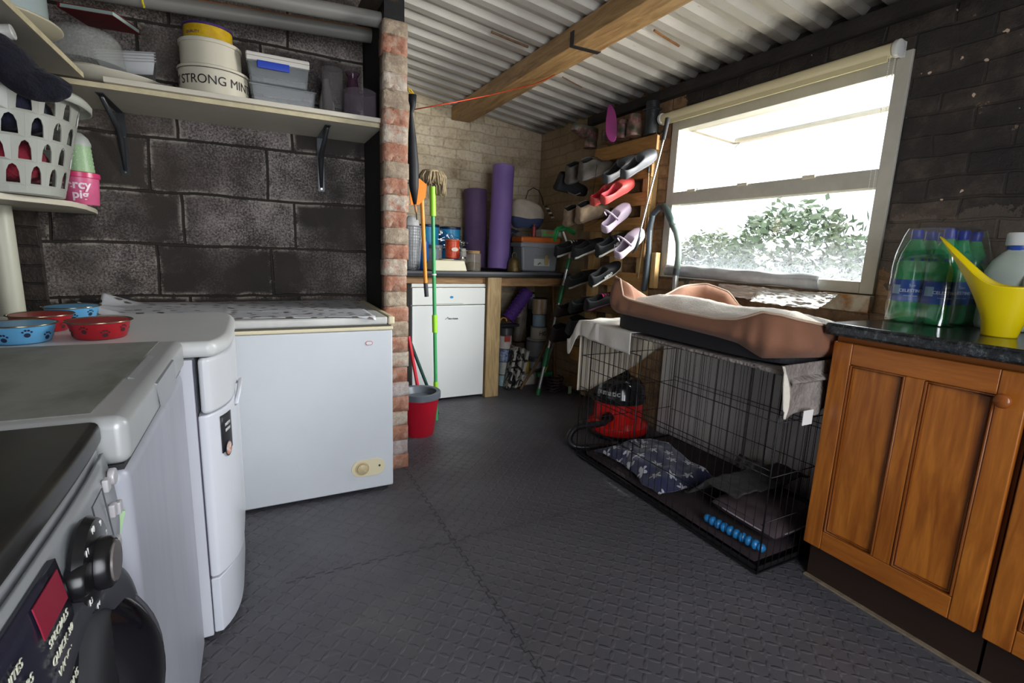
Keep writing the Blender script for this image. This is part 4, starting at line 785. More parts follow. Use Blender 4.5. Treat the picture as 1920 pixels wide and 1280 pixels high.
X, W_, _, T_ = span(866, 878, 440, 470, 3.62); canister('pill_bottle', 'small white bottle with white cap between the blue tub and the glass jars', 'bottle', X, 3.66, CZ, 0.026, 0.135, M('cfccc2', 0.4), M('d8d5cc', 0.4), lidr=0.8, lidh=0.025)
X, W_, _, T_ = span(859, 875, 455, 495, 3.50); canister('spice_jar', 'small glass jar with steel lid left of the cork jar', 'jar', X, 3.50, CZ, 0.028, 0.085, milky('milky_spice', '9a8f82', 0.5, 0.05), steel, lidr=0.95, lidh=0.014)
fd = thing('pet_feeder', 'cream plastic pet feeder with sloping sides at the front of the far worktop', 'pet feeder', (0, 0, 0)); X, W_, _, T_ = span(806, 870, 478, 502, 3.38)
b = B(); zz = [(CZ, 1.0), (CZ+0.075, 0.86)]; vs = [Vector((X+sx*W_/2*k, 3.40+sy*0.09*k, z)) for z, k in zz for sx, sy in ((-1, -1), (1, -1), (1, 1), (-1, 1))]; b.add(vs, [(0, 3, 2, 1), (4, 5, 6, 7), (0, 1, 5, 4), (1, 2, 6, 5), (2, 3, 7, 6), (3, 0, 4, 7)]); obj('base', b, M('c8c1a6', 0.35), fd, bevel=0.008, seg=3)
b = B(); b.lathe([(0.05, 0.0), (0.055, 0.006), (0.045, 0.006), (0.03, 0.001), (0, 0.001)], (X, 3.40, CZ+0.0755), 28); obj('bowl_insert', b, M('b5ae97', 0.4), fd, smooth=True)
X, W_, _, T_ = span(873, 903, 458, 500, 3.42)
jr = canister('storage_jar', 'glass jar with cork lid and dark contents at the foot of the purple mats', 'jar', X, 3.42, CZ, 0.055, 0.125, milky('milky_jar', 'b3a99a', 0.30, 0.04), M('a98a5c', 0.8, var=0.3, scale=60), lidr=0.85, lidh=0.022)
b = B(); b.lathe([(0.047, 0.006), (0.050, 0.012), (0.049, 0.055), (0.03, 0.065), (0, 0.062)], n=24); obj('contents', b, M('4a3a26', 0.9, var=0.6, scale=80, bump=1), jr, smooth=True)
def roll(label, p0, p1, r, m):
    t = thing('yoga_mat', label, 'yoga mat'); b = B(); a = Vector(p0); d = (Vector(p1)-a); L = d.length; mt = Matrix.Translation(a) @ d.to_track_quat('Z', 'Y').to_matrix().to_4x4(); pts = []
    b.lathe([(r*0.95, 0), (r, 0.003), (r, L-.003), (r*0.95, L)], n=44, mat=mt); obj('rolled_mat', b, m, t, smooth='a')
    sp = [mt @ Vector((r*(0.15+0.8*i/70)*math.cos(i*0.38), r*(0.15+0.8*i/70)*math.sin(i*0.38), L+0.0006)) for i in range(70)]; b = B(); b.tube(sp, 0.0012, 4); obj('spiral_end', b, M('3a2350', 0.8), t)
X, W_, _, T_ = span(880, 920, 342, 498, 3.66); roll('shorter dull purple rolled yoga mat on the far worktop', (X+0.010, 3.745, CZ+.010), (X+0.002, 3.775, CZ+0.62), W_/2, M('5c4669', 0.75, var=0.15, scale=14))
X2, W2, _, T2 = span(918, 954, 295, 498, 3.62); roll('taller bright purple rolled yoga mat leaning beside the shorter one', (X2-0.046, 3.515, CZ+.012), (X2+0.008, 3.585, CZ+0.79), W2/2*1.0, M('7a60a0', 0.6, var=0.08, scale=10))
# bell shaped brass ornament
X, W_, _, T_ = span(938, 966, 470, 502, 3.45); t = thing('brass_bell', 'tarnished brass bell with a loop handle beside the purple mats', 'bell', (X+0.022, 3.385, CZ)); b = B(); b.lathe([(0.050, 0), (0.054, 0.006), (0.048, 0.030), (0.044, 0.065), (0.034, 0.092), (0.015, 0.108), (0, 0.110)], n=32); obj('bell', b, M('6b5a34', 0.45, 0.5, var=0.5, scale=18, bump=0.4), t, smooth=True); b = B(); b.tube([(0.018*math.cos(a), 0, 0.118+0.026*math.sin(a)) for a in [2*PI*i/14 for i in range(14)]], 0.004, 6, closed=True); obj('loop', b, M('5a4c34', 0.6), t)
# backpack + tote + straps
def soft(name, verts_fn, m, parent, nu=28, nv=16, sub=0): b = B(); b.grid(nu, nv, verts_fn); return obj(name, b, m, parent, smooth=True, solid=0, sub=sub)
def sack(cx, cy, z, w_, d_, h_, seed=0, lean=0, top=0.75):
    def f(u, v):
        a = 2*PI*u; s_ = (1-(2*v-1)**4*0.35) if v < 0.5 else (1-(2*v-1)**2*(1-top)); c, s = math.cos(a), math.sin(a); c = math.copysign(abs(c)**0.7, c); s = math.copysign(abs(s)**0.7, s); e = 1.0 if v < 0.97 else 0.2
        p = Vector((cx+w_/2*c*s_*e+lean*v, cy+d_/2*s*s_*e, z+h_*v)); return p+Vector((nz(p, 14, seed), nz(p, 14, seed+3), 0.6*nz(p, 14, seed+6)))*0.012*min(1, v*5)
    return f
bk = thing('backpack', 'navy and grey backpack with loose olive straps behind the brass bell', 'backpack'); X, W_, _, T_ = span(944, 1000, 415, 500, 3.66)
soft('body', sack(X+0.005, 3.82, CZ+.012, 0.17, 0.16, 0.33, 2), M('2b3350', 0.8, var=0.3, scale=12), bk); soft('front_panel', sack(X+0.045, 3.745, CZ+.012, 0.11, 0.06, 0.30, 4), M('6e6a66', 0.8, var=0.2, scale=12), bk)
for i, (pts, r_) in enumerate((([(958, 420), (948, 445), (938, 470), (926, 487)], 0.006), ([(950, 440), (962, 436), (972, 444), (968, 460), (962, 480)], 0.007), ([(953, 425), (947, 450), (955, 462), (970, 455)], 0.006), ([(930, 480), (940, 462), (955, 440)], 0.005))):
    b = B(); b.tube([at(x, y, 'y', 3.700-0.008*i) for x, y in pts], r_, 8, flat=0.35); obj('strap', b, M('5b5140', 0.8), bk, smooth=True)
tb = thing('tote_bag', 'cream and navy canvas tote bag with dark handles lying on the backpack and crate', 'bag'); X, W_, _, _ = span(952, 1026, 370, 425, 3.66)
def tote(u, v):
    a = 2*PI*u; c, s = math.cos(a), math.sin(a); c = math.copysign(abs(c)**0.75, c); s = math.copysign(abs(s)**0.75, s); k = 1-(abs(2*v-1))**3*0.30; k *= 1 if v < 0.97 else 0.3
    p = Vector((X+0.015+0.150*c*k+(v-0.5)*0.0, 3.70+0.075*s*k, CZ+0.345+0.21*v-0.025*c*v)); return p+Vector((nz(p, 9, 1), nz(p, 9, 4), nz(p, 9, 7)))*0.018
b = B(); b.grid(36, 18, tote, mif=lambda u, v: 0 if v > 0.38 else 1); obj('body', b, [M('b3a898', 0.85, var=0.15, scale=14), M('36415f', 0.85)], tb, smooth=True)
for d in (0, 0.018):
    b = B(); b.tube([at(x, y, 'y', 3.64+d*2) for x, y in ((986, 372), (990, 358), (1000, 352), (1010, 357), (1016, 370), (1019, 384))], 0.006, 8, flat=0.5); obj('handle', b, M('2a2120', 0.6), tb, smooth=True)
for i in range(6):
    a = at(1021+i*2.5, 387+i*4.2, 'y', 3.62); b = B(); b.tube([a, a+Vector((0.028, 0, 0.004))], 0.005, 6); obj('striped_webbing', b, M('d4cfc4' if i % 2 else '1c1a1e', 0.7), tb)
# crate with orange lid
X, W_, _, T_ = span(976, 1050, 428, 502, 3.44); cr = thing('food_crate', 'grey plastic pet food crate with an orange lid and a printed label', 'container', (X+0.022, 3.56, CZ), (0, 0, R(-3)))
b = B(); w_, d_, h_ = W_*0.98, 0.20, 0.235
vs = [Vector((sx*w_/2*k, sy*d_/2*k, z)) for z, k in ((0, 0.86), (h_, 0.96)) for sx, sy in ((-1, -1), (1, -1), (1, 1), (-1, 1))]; b.add(vs, [(0, 3, 2, 1), (4, 5, 6, 7), (0, 1, 5, 4), (1, 2, 6, 5), (2, 3, 7, 6), (3, 0, 4, 7)]); obj('body', b, M('84878b', 0.35), cr, bevel=0.018, seg=4)
b = B(); b.box((0, 0, h_-0.030), (w_*1.02, d_*1.02, 0.035)); obj('rim', b, M('8b8e92', 0.35), cr, bevel=0.008)
b = B(); b.box((0, 0, h_+0.012), (w_*0.99, d_*0.99, 0.045)); obj('lid', b, M('c4662c', 0.4), cr, bevel=0.014, seg=3)
b = B(); b.box((0.03, -d_/2*0.97, h_-0.040), (0.10, 0.012, 0.022)); obj('latch', b, M('8d9095', 0.35), cr, bevel=0.003)
lb = B(); lb.prism([(0.015+x, z) for x, z in [(-0.07, 0.045), (0.07, 0.045), (0.07, 0.115), (0.06, 0.135), (0.04, 0.143), (-0.04, 0.143), (-0.06, 0.135), (-0.07, 0.115)]], 0.002, Matrix.Translation((0, -d_/2*0.935, 0)) @ Matrix.Rotation(R(-3), 4, 'X') @ MY); lo = obj('paper_label', lb, M('b9bcb4', 0.6), cr)
b = B(); b.lathe([(0.014, 0), (0.020, 0.02), (0.021, 0.045), (0.012, 0.06), (0.015, 0.072), (0.010, 0.082), (0, 0.084)], (0.055, -d_/2*0.965, 0.05), 14, sy=0.1); obj('printed_animal', b, M('b29a6c', 0.7), lo)
b = B(); b.tube([(-0.02, -d_/2*0.955, 0.055), (0.0, -d_/2*0.955, 0.07), (0.012, -d_/2*0.955, 0.058)], 0.005, 5, flat=0.3); obj('printed_bird', b, M('55534c', 0.7), lo)
text('lettering', 'PET FOOD', 0.014, M('7b7d78', 0.6), lo, (-0.02, -d_/2*0.965-0.001, 0.122), (PI/2-R(3), 0, 0))
X, W_, _, T_ = span(1014, 1058, 410, 425, 3.46); sm = cbox('snack_box', 'small clear box with a green and red label on the orange lidded crate', (X+0.02, 3.54, CZ+0.271), (W_*0.95, 0.10, 0.060), milky('milky_snack', 'a6a89e', 0.55, 0.2)); b = B(); b.box((0, -0.0505, 0.030), (W_*0.80, 0.001, 0.040)); lo = obj('paper_label', b, M('6da85a', 0.5), sm); b = B(); b.box((-0.012, -0.0515, 0.038), (W_*0.42, 0.001, 0.016)); obj('printed_panel', b, M('b97058', 0.5), lo); b = B(); b.box((W_*0.27, -0.0515, 0.032), (W_*0.2, 0.001, 0.03)); obj('printed_panel', b, M('c4c8b4', 0.5), lo)
X, W_, _, T_ = span(1006, 1018, 402, 426, 3.50); canister('red_bottle', 'small dark red bottle between the tote bag and the snack box', 'bottle', X-0.015, 3.56, CZ+0.271, 0.016, 0.080, M('8c2f2c', 0.4), M('7c2624', 0.4), lidr=0.6, lidh=0.02)

# ---- things standing under the worktop, right of the post
def can(x0, x1, yt, yb, y, name, label, cat, m, lidm=None, lab_m=None, txt=None, tm=None, tsz=0.03, z=None, group=None, lab=(0.2, 0.8), handle=False, lidr=1.03):
    X, W_, zb, zt = span(x0, x1, yt, yb, y); zb = z if z is not None else zb
    t = canister(name, label, cat, X, y, zb, W_/2, zt-zb-(0.008 if lidm else 0), m, lidm, lidr, 0.008, lab_m, lab, txt, tsz, tm, group=group)
    return zt+0.0005
pm = M('8a8d90', 0.35, 0.5, var=0.2, scale=20)
z = can(935, 952, 700, 733, 3.56, 'paint_tin', 'pale blue tin standing on the floor beside the post, lowest of the left stack', 'tin', M('9fb7bb', 0.5, var=0.2, scale=30), pm, z=0.0)
z = can(936, 953, 676, 699, 3.56, 'paint_tin', 'cream and blue tin, second from the floor in the left stack', 'tin', M('b9b39c', 0.5, var=0.3, scale=40, col2='7f97a4'), pm, z=z)
z = can(937, 955, 652, 676, 3.56, 'paint_tin', 'blue and white patterned tin, third from the floor in the left stack', 'tin', M('3c5488', 0.4, var=0.6, scale=50, col2='a4adba'), pm, z=z)
z = can(936, 958, 627, 651, 3.56, 'paint_tin', 'white tin with a red printed block, fourth from the floor in the left stack', 'tin', M('c0b8ae', 0.4), pm, z=z, lab_m=None)
z = can(938, 960, 612, 626, 3.56, 'paint_tin', 'flat black lidded tin, top of the left stack', 'tin', M('4a4a4c', 0.4, 0.3), M('1c1c1e', 0.4), z=z)
X, W_, zb, zt = span(948, 958, 630, 641, 3.50); b = B(); b.bb((X-0.03, 3.505, zb-.0), (X+0.02, 3.508, zt)); ob = obj('printed_block', b, M('a4423c', 0.5)); pt4 = [o for o in COL.objects if o.get('label', '').startswith('white tin with a red')][0]; ob.parent = pt4; ob.location = -Vector(pt4.location)
b = B(); X, W_, zb, zt = span(936, 966, 604, 611, 3.56); b.bb((X-W_/2, 3.52, z+.001), (X+W_/2+.02, 3.605, z+0.022)); tag(obj('black_tray', b, M('222327', 0.35), bevel=0.004), 'shallow black tray lying on the left stack of tins', 'tray'); ztray = z+0.022
p0 = at(952, 598, 'y', 3.67); p1 = at(990, 545, 'y', 3.67)
t = thing('foam_roller', 'purple foam roller with a bumpy surface leaning above the tins', 'foam roller'); b = B(); d = p1-p0; L = d.length; mt = Matrix.Translation(p0) @ d.to_track_quat('Z', 'Y').to_matrix().to_4x4()
r_ = 0.052; b.lathe([(r_*0.6, 0), (r_, 0.001), (r_, L), (r_*0.6, L+.001)], n=36, mat=mt, caps=False); obj('tube', b, M('4e2a78', 0.7), t, smooth='a')
b = B()
for i in range(14):
    for j in range(9):
        a = 2*PI*(i+0.5*(j % 2))/14; b.box(mt @ Vector((r_*math.cos(a), r_*math.sin(a), 0.012+L*j/9)), (0.015, 0.015, 0.010), rot=(mt @ Matrix.Rotation(a, 4, 'Z')).to_euler())
o = obj('nubs', b, M('5c3388', 0.7), t, bevel=0.003); o['kind'] = 'stuff'
b = B(); b.lathe([(r_*0.62, -0.004), (r_*0.62, -0.001), (0, 0)], n=24, mat=mt); obj('end_cap', b, M('8e2a44', 0.6), t)
p = at(944, 602, 'y', 3.5); b = B(); b.tube([p+Vector((0.028*math.cos(a), 0, 0.028*math.sin(a))) for a in [PI*i/10 for i in range(11)]], 0.006, 8); tag(obj('tape_ring', b, M('b4863c', 0.5)), 'ochre half ring poking out between the post and the foam roller', 'ring')
# brown bag
bgx = at(975, 590, 'y', 3.82); t = thing('sealant_bag', 'crumpled grey brown sack with a printed label slumped between the tins', 'bag')
soft('sack', sack(bgx.x-0.02, 3.82, at(975, 640, 'y', 3.82).z+.008, 0.09, 0.09, 0.33, 8, 0.05, 0.5), M('6f655a', 0.5, var=0.4, scale=14), t); b = B(); q = at(976, 585, 'y', 3.76); b.box(q, (0.03, 0.002, 0.10), rot=(0, R(22), 0)); obj('paper_label', b, M('a89f8e', 0.6, var=0.5, scale=50, col2='7d4a40'), t)
b = B(); b.box((bgx.x-0.01, 3.82, at(975, 640, 'y', 3.82).z/2), (0.11, 0.14, at(975, 640, 'y', 3.82).z-0.004)); tag(obj('cardboard_box', b, M('5a4d3e', 0.8, var=0.3, scale=8), bevel=0.004), 'dark cardboard box under the grey brown sack behind the patterned boards', 'box')
# right stack
X, W_, zb, zt = span(962, 1006, 700, 733, 3.52); b = B(); b.bb((X-W_/2+0.03, 3.49, 0), (X+W_/2, 3.72, zt)); tag(obj('white_box', b, M('b3aca0', 0.5, var=0.15, scale=8), bevel=0.008), 'dirty white box on the floor under the stacked paint tins', 'box'); zb_ = zt+0.001; WBX = X-W_/2+0.03
z = can(990, 1014, 668, 702, 3.60, 'paint_tin', 'grey paint tin with a pale label, lower one of the big right pair', 'tin', M('4f5156', 0.45, 0.2), pm, M('8d9092', 0.5), z=zb_, lab=(0.25, 0.75))
z = can(989, 1022, 634, 668, 3.60, 'paint_tin', 'big grey paint tin with wire handle and cream lid, on the lower grey tin', 'tin', M('55575b', 0.45, 0.2), M('a29c8c', 0.4), M('6d6c6c', 0.5), z=z, lab=(0.1, 0.9))
z = can(997, 1024, 611, 626, 3.60, 'masonry_tin', 'short tin with bold dark lettering standing on the big grey tin', 'tin', M('a39c90', 0.5), pm, z=z, txt='HG', tsz=0.05, tm=ink)
z = can(1000, 1022, 588, 611, 3.60, 'aerosol_can', 'pale blue tin standing on the lettered tin', 'tin', M('8fa9b8', 0.45, var=0.1, scale=30), pm, z=z)
z = can(1000, 1024, 558, 588, 3.60, 'aerosol_can', 'gold and white spray tin, topmost of the right stack', 'tin', M('8b6a34', 0.4, var=0.6, scale=16, col2='b3aaa0', stretch=(1, 1, 0.1)), M('26262a', 0.4), z=z)
X, W_, zb, zt = span(1028, 1040, 552, 600, 3.62); canister('sealant_tube', 'white and black sealant tube standing behind the axe handle', 'tube', min(X, 2.17), 3.84, 0.001, 0.026, zt, M('1d1e20', 0.4), label_m=M('a3a5a6', 0.5), lab=(0.80, 0.98))
# patterned boards leaning
for i, (xa, xb, yt, lab) in enumerate(((957, 968, 652, 'leftmost black and white patterned board leaning against the tins'), (970, 977, 655, 'middle black and white patterned board leaning against the tins'), (979, 984, 660, 'rightmost black and white patterned board leaning against the tins'))):
    A = at(xa-2, 722, 'y', 3.40); T = at(xa+10, yt, 'y', 3.42); t = thing('patterned_board', lab, 'board', group='patterned boards')
    L = math.hypot(T.x-A.x, T.z); ang_ = math.atan2(T.x-A.x, T.z); mt = Matrix.Translation((A.x, 3.405, 0.008)) @ Matrix.Rotation(ang_, 4, 'Y'); b = B(); b.bb((-0.012, 0, 0), (0.012, 0.075, L)); b.xf(mt)
    tm_ = NT('scroll_pattern'); n_ = tm_.noise(tm_.coord(), 15, 1, 0.4, 1.6); tm_.base(tm_.ramp(n_, [(0.47, hx('1f1e20')), (0.5, hx('aaa69c'))])); tm_.rough(0.5); obj('panel', b, tm_.m, t, bevel=0.001)
    b = B(); b.bb((-0.014, -0.003, L-0.006), (0.014, 0.078, L+0.004)); b.xf(mt); obj('edge_strip', b, M('8d887c', 0.6), t)
q = at(985, 672, 'y', 3.55); b = B(); b.lathe([(0.020, 0), (0.022, 0.01), (0.022, 0.09), (0.008, 0.11), (0.008, 0.13)], (max(q.x, WBX+0.03), 3.515, zb_), 16); tag(obj('yellow_bottle', b, M('a4892c', 0.5), smooth='a'), 'small yellow bottle wedged beside the grey paint tins', 'bottle')
def stick(name, label, cat, pts, r, m, n=10, flat=1.0, tags=True):
    b = B(); b.tube(pts, r, n, flat=flat); o = obj(name, b, m, smooth='a')
    return tag(o, label, cat) if tags else o
f0 = at(976, 728, 'y', 3.365); f0.z = 0.012; tp = at(1030, 632, 'y', 3.365); stick('wooden_stick', 'rough wooden stick leaning in front of the grey paint tins', 'stick', [Vector((f0.x, 3.365, 0.012)), (f0+tp)/2+Vector((0.012, 0, -0.01)), tp], 0.011, M('73583a', 0.7, var=0.4, scale=20))
A = at(1038, 528, 'y', 3.56); Bq = at(1036, 560, 'y', 3.56); stick('axe_handle', 'curved varnished wooden axe handle standing head down right of the tins', 'axe handle', [A+Vector((-0.02, 0, 0.01)), A+Vector((0.0, 0, -0.05)), Bq+Vector((0.012, 0, -0.04)), at(1040, 620, 'y', 3.55), Vector((at(1040, 700, 'y', 3.5).x, 3.5, 0.006))], [0.022, 0.024, 0.016, 0.014, 0.014], M('9c6f44', 0.4, var=0.3, scale=10), flat=0.6)
# telescopic pole
f_ = at(961, 736, 'z', 0.0) if False else at(1008, 740, 'z', 0.0); top_ = at(1066, 492, 'y', 3.20); d = top_-f_
tpz = thing('telescopic_pole', 'green and silver telescopic pole with a green brush head, leaning on the far worktop', 'brush'); L = lambda u: f_+d*u
b = B(); b.tube([L(0.05), L(1.0)], 0.0125, 14); obj('pole', b, M('b0b3b3', 0.3, 0.7), tpz, smooth='a')
gr = M('1f6a3f', 0.4)
for u0, u1, r_ in ((0.0, 0.05, 0.016), (0.22, 0.36, 0.020), (0.70, 0.83, 0.018), (0.95, 1.03, 0.016)):
    b = B(); b.tube([L(u0), L(u1)], r_, 14); obj('grip', b, gr, tpz, smooth='a')
hd = [at(x, y, 'y', 3.16) for x, y in ((1040, 452), (1046, 432), (1060, 428), (1078, 438))]; b = B(); b.tube(hd, 0.012, 10); obj('brush_head', b, M('1f7a40', 0.5), tpz, smooth=True)
b = B(); rnd = random.Random(3)
for i in range(260):
    u = rnd.random()*2.999; k = int(u); p = hd[k].lerp(hd[k+1], u-k); q = p+Vector((rnd.uniform(-.5, .1), rnd.uniform(-.4, .4), rnd.uniform(0.1, 1.0))).normalized()*0.028; b.tube([p, q], 0.0012, 3)
ob = obj('bristles', b, M('2a9a4c', 0.5), tpz); ob['kind'] = 'stuff'
b = B(); b.tube([L(1.02), at(1068, 470, 'y', 3.18), at(1056, 434, 'y', 3.165)], 0.008, 8); obj('neck', b, M('d0cfc8', 0.5), tpz, smooth=True)
for i, (a0, a1, lab) in enumerate((((1034, 702), (1047, 615), 'grey handled broom with lime collar, left of the two brooms in the corner'), ((1041, 702), (1066, 622), 'grey handled broom with lime collar, right of the two brooms in the corner'))):
    A = at(*a0, 'y', 3.40+0.31*i); A.x = (2.07, 2.165)[i]; A.z = 0.135; Bq = at(*a1, 'y', 3.44+0.31*i); Bq.x = min(Bq.x, 2.225); dd = (Bq-A); t = thing('broom', lab, 'broom'); b = B(); b.tube([A, A+dd*1.0], 0.011, 10); obj('handle', b, M('77756f', 0.45, 0.2), t, smooth='a')
    b = B(); b.tube([A-dd*0.03, A+dd*0.14], 0.016, 10); obj('collar', b, M('7ea62a', 0.4), t, smooth='a'); b = B(); b.bb((A.x-0.07, A.y-0.022, A.z-0.045), (A.x+0.07, A.y+0.022, A.z-0.008)); obj('head', b, gr, t, bevel=0.006)
    b = B(); rnd = random.Random(i)
    for k in range(160): x = rnd.uniform(-0.065, 0.065); y = rnd.uniform(-0.018, 0.018); b.tube([(A.x+x, A.y+y, A.z-0.044), (A.x+x*1.12, A.y+y*1.5, max(0.0, A.z-0.12))], 0.0011, 3)
    ob = obj('bristles', b, M('3c2c24', 0.8), t); ob['kind'] = 'stuff'
t = thing('coiled_cable', 'dark coiled cable heaped on the floor in the far right corner', 'cable'); c_ = at(1050, 715, 'z', 0.02); c_.x = 2.065; c_.y = 3.20; b = B(); rnd = random.Random(9); pts = []
for i in range(90): a = i*0.36; r = 0.075+0.02*math.sin(i*0.7); pts.append((c_.x+r*math.cos(a), c_.y+0.03+r*0.8*math.sin(a), 0.008+0.0013*i+0.01*math.sin(i*1.3)**2))
b.tube(pts, 0.006, 6); obj('cable', b, M('2b2624', 0.6), t, smooth=True); b = B(); q = at(1053, 717, 'y', 3.22); b.box((q.x, 3.10, 0.05), (0.028, 0.004, 0.06)); obj('cable_tag', b, M('8aa08a', 0.5), t)
# ---- left side of the nook: umbrella, mop, orange tool, bucket
um = thing('umbrella', 'furled black umbrella hanging point down by a yellow strap beside the brick pier', 'umbrella'); Yu = 2.52
pp = [at(772, 178, 'y', Yu), at(774, 200, 'y', Yu), at(771, 212, 'y', Yu), at(773, 260, 'y', Yu), at(775, 310, 'y', Yu), at(776, 350, 'y', Yu), at(778, 383, 'y', Yu)]
for p in pp: p.x = max(p.x, 0.672)
b = B(); b.tube(pp, [0.024, 0.014, 0.008, 0.020, 0.027, 0.024, 0.008], 14); obj('canopy', b, M('1c1d22', 0.6, var=0.3, scale=20), um, smooth=True)
b = B(); b.tube([pp[-1], at(779, 398, 'y', Yu)+Vector((0.004, 0, 0))], 0.006, 8); obj('wooden_tip', b, M('b5774a', 0.5), um, smooth=True); b = B(); b.tube([at(779, 398, 'y', Yu)+Vector((0.004, 0, 0)), at(780, 412, 'y', Yu)+Vector((0.004, 0, 0))], 0.003, 6); obj('ferrule', b, ink, um)
b = B(); b.tube([Vector((0.626, Yu, pp[0].z+0.03)), Vector((0.668, Yu, pp[0].z+0.034))], 0.003, 6); obj('nail', b, M('55524e', 0.5, 0.5), um)
b = B(); q = pp[0]; b.tube([q+Vector((0.02, 0, -0.005)), q+Vector((-0.005, 0, 0.022)), q+Vector((-0.018, 0.0, 0.034)), q+Vector((-0.012, 0.0, 0.012)), q+Vector((0.012, 0, 0.0))], 0.0035, 6); obj('strap', b, M('c9a321', 0.5), um)
mp_ = thing('mop', 'string mop standing head up in the bucket, green handle with lime grips', 'mop'); m0 = at(817, 722, 'y', 2.915); m1 = at(811, 350, 'y', 2.94); d = m1-m0; ML = lambda u: m0+d*u
b = B(); b.tube([ML(-m0.z/(m1.z-m0.z)+0.01), ML(0.98)], 0.0115, 14); obj('handle', b, M('3f9a5e', 0.35), mp_, smooth='a'); lime = M('93cf2e', 0.4)
for u0, u1, r_ in ((-0.01, 0.02, 0.014), (0.28, 0.37, 0.0165), (0.86, 1.0, 0.0185)): b = B(); b.tube([ML(u0), ML(u0+(u1-u0)*0.5), ML(u1)], r_, 14); obj('grip', b, lime, mp_, smooth='a')
b = B(); b.tube([ML(0.571), ML(0.578)], 0.015, 14); obj('clip', b, white_p, mp_)
rnd = random.Random(4); b = B()
for i in range(190):
    a = rnd.uniform(0, 2*PI); r = rnd.uniform(0.3, 1); top = ML(1.0)+Vector((0.0, 0, 0.065)); e = top+Vector((math.cos(a)*0.085*r-0.0, math.sin(a)*0.055*r, 0.0)); ln = rnd.uniform(0.035, 0.06)+(0.055 if math.cos(a) > 0.6 else 0)
    b.tube([top+Vector((math.cos(a)*0.02, math.sin(a)*0.02, 0.02)), top+Vector((math.cos(a)*0.06*r, math.sin(a)*0.04*r, 0.022)), e+Vector((0, 0, -0.01)), e+Vector((rnd.uniform(-.01, .01), rnd.uniform(-.01, .01), -ln))], [0.004, 0.0048, 0.0048, 0.0035], 5)
b.lathe([(0.03, 0), (0.05, 0.01), (0.045, 0.018), (0, 0.024)], ML(1.0)+Vector((-0.01, 0, 0.075)), 16)
ob = obj('strings', b, M('a08f70', 0.9, var=0.35, scale=30), mp_, smooth=True); ob['kind'] = 'stuff'
ot = thing('leaf_rake', 'orange fan shaped plastic head on an orange pole hanging left of the mop', 'rake'); q = 2.70
b = B(); fan = [(768, 360), (786, 334), (800, 346), (798, 370), (786, 384), (770, 384)]; vv = [at(x, y, 'y', q) for x, y in fan]
b.add(vv+[v+Vector((0, 0.006, 0)) for v in vv], [(0, 1, 2, 3, 4, 5), (11, 10, 9, 8, 7, 6)]+[(i, (i+1) % 6, 6+(i+1) % 6, 6+i) for i in range(6)]); obj('head', b, M('e07d1c', 0.4), ot); b = B(); b.tube([Vector((0.626, q+.003, at(786, 345, 'y', q).z)), at(786, 345, 'y', q)+Vector((0.004, 0.003, 0))], 0.003, 6); obj('nail', b, M('55524e', 0.5, 0.5), ot)
b = B(); b.tube([at(791, 370, 'y', q+.012), at(798, 532, 'y', q+.012)], 0.011, 12); obj('pole', b, M('d98a26', 0.4), ot, smooth='a'); b = B(); b.tube([at(798, 530, 'y', q+.012), at(800, 556, 'y', q+.012)], 0.012, 12); obj('end_grip', b, M('37373c', 0.5), ot, smooth='a')
# bucket
bc = at(789, 818, 'z', 0); bk = thing('mop_bucket', 'red plastic mop bucket with a grey wringer beside the brick pier', 'bucket', (0.825, 2.76, 0))
b = B(); b.lathe([(0.082, 0), (0.085, 0.003), (0.112, 0.215), (0.118, 0.222), (0.118, 0.255), (0.114, 0.258), (0.108, 0.222), (0.080, 0.006), (0, 0.006)], n=48); obj('body', b, M('c0172e', 0.35, var=0.1, scale=5), bk, smooth='a')
b = B(); b.lathe([(0.118, 0.226), (0.124, 0.228), (0.124, 0.262), (0.118, 0.266), (0.10, 0.262), (0.07, 0.20), (0.05, 0.15), (0.0, 0.14)], n=40); wr = obj('wringer', b, M('5a6068', 0.4), bk, smooth='a')
b = B()
for i in range(14): a = 2*PI*i/14; b.tube([(0.075*math.cos(a), 0.075*math.sin(a), 0.225), (0.052*math.cos(a), 0.052*math.sin(a), 0.165)], 0.004, 6)
obj('wringer_ribs', b, M('6a7078', 0.4), wr)
b = B(); b.tube([(0.124*math.cos(a), 0.02+0.124*math.sin(a)*0.25, 0.24-0.03*math.sin(a)) for a in [-0.1-PI*0.35*i/8 for i in range(9)]], 0.0025, 6); obj('wire_handle', b, steel, bk)
A = at(785, 735, 'y', 2.91); C_ = at(768, 640, 'y', 2.95); A.z -= 0.0; stick('red_mop_handle', 'red pole leaning behind the bucket against the pier', 'pole', [A+(A-C_)*0.15, C_+(C_-A)*0.1], 0.011, M('c02434', 0.35))
A = at(821, 776, 'z', 0.008); C_ = at(767, 635, 'y', 3.05); stick('dark_green_pole', 'dark green pole leaning from the floor behind the bucket towards the pier', 'pole', [A, C_], 0.011, M('23433e', 0.4))
# orange red cord
pts = [at(772, 206, 'y', 2.6), at(850, 192, 'y', 2.5), at(920, 178, 'z', 2.06), at(1000, 158, 'z', 2.078), at(1025, 148, 'z', 2.082), at(1060, 130, 'x', 1.604), at(1090, 114, 'x', 1.604), at(1135, 90, 'x', 1.604)]
tag(obj('cord', B().tube(pts, 0.0028, 6), M('d4431f', 0.5), smooth=True), 'orange red cord strung from the pier to the roof beam', 'cord')

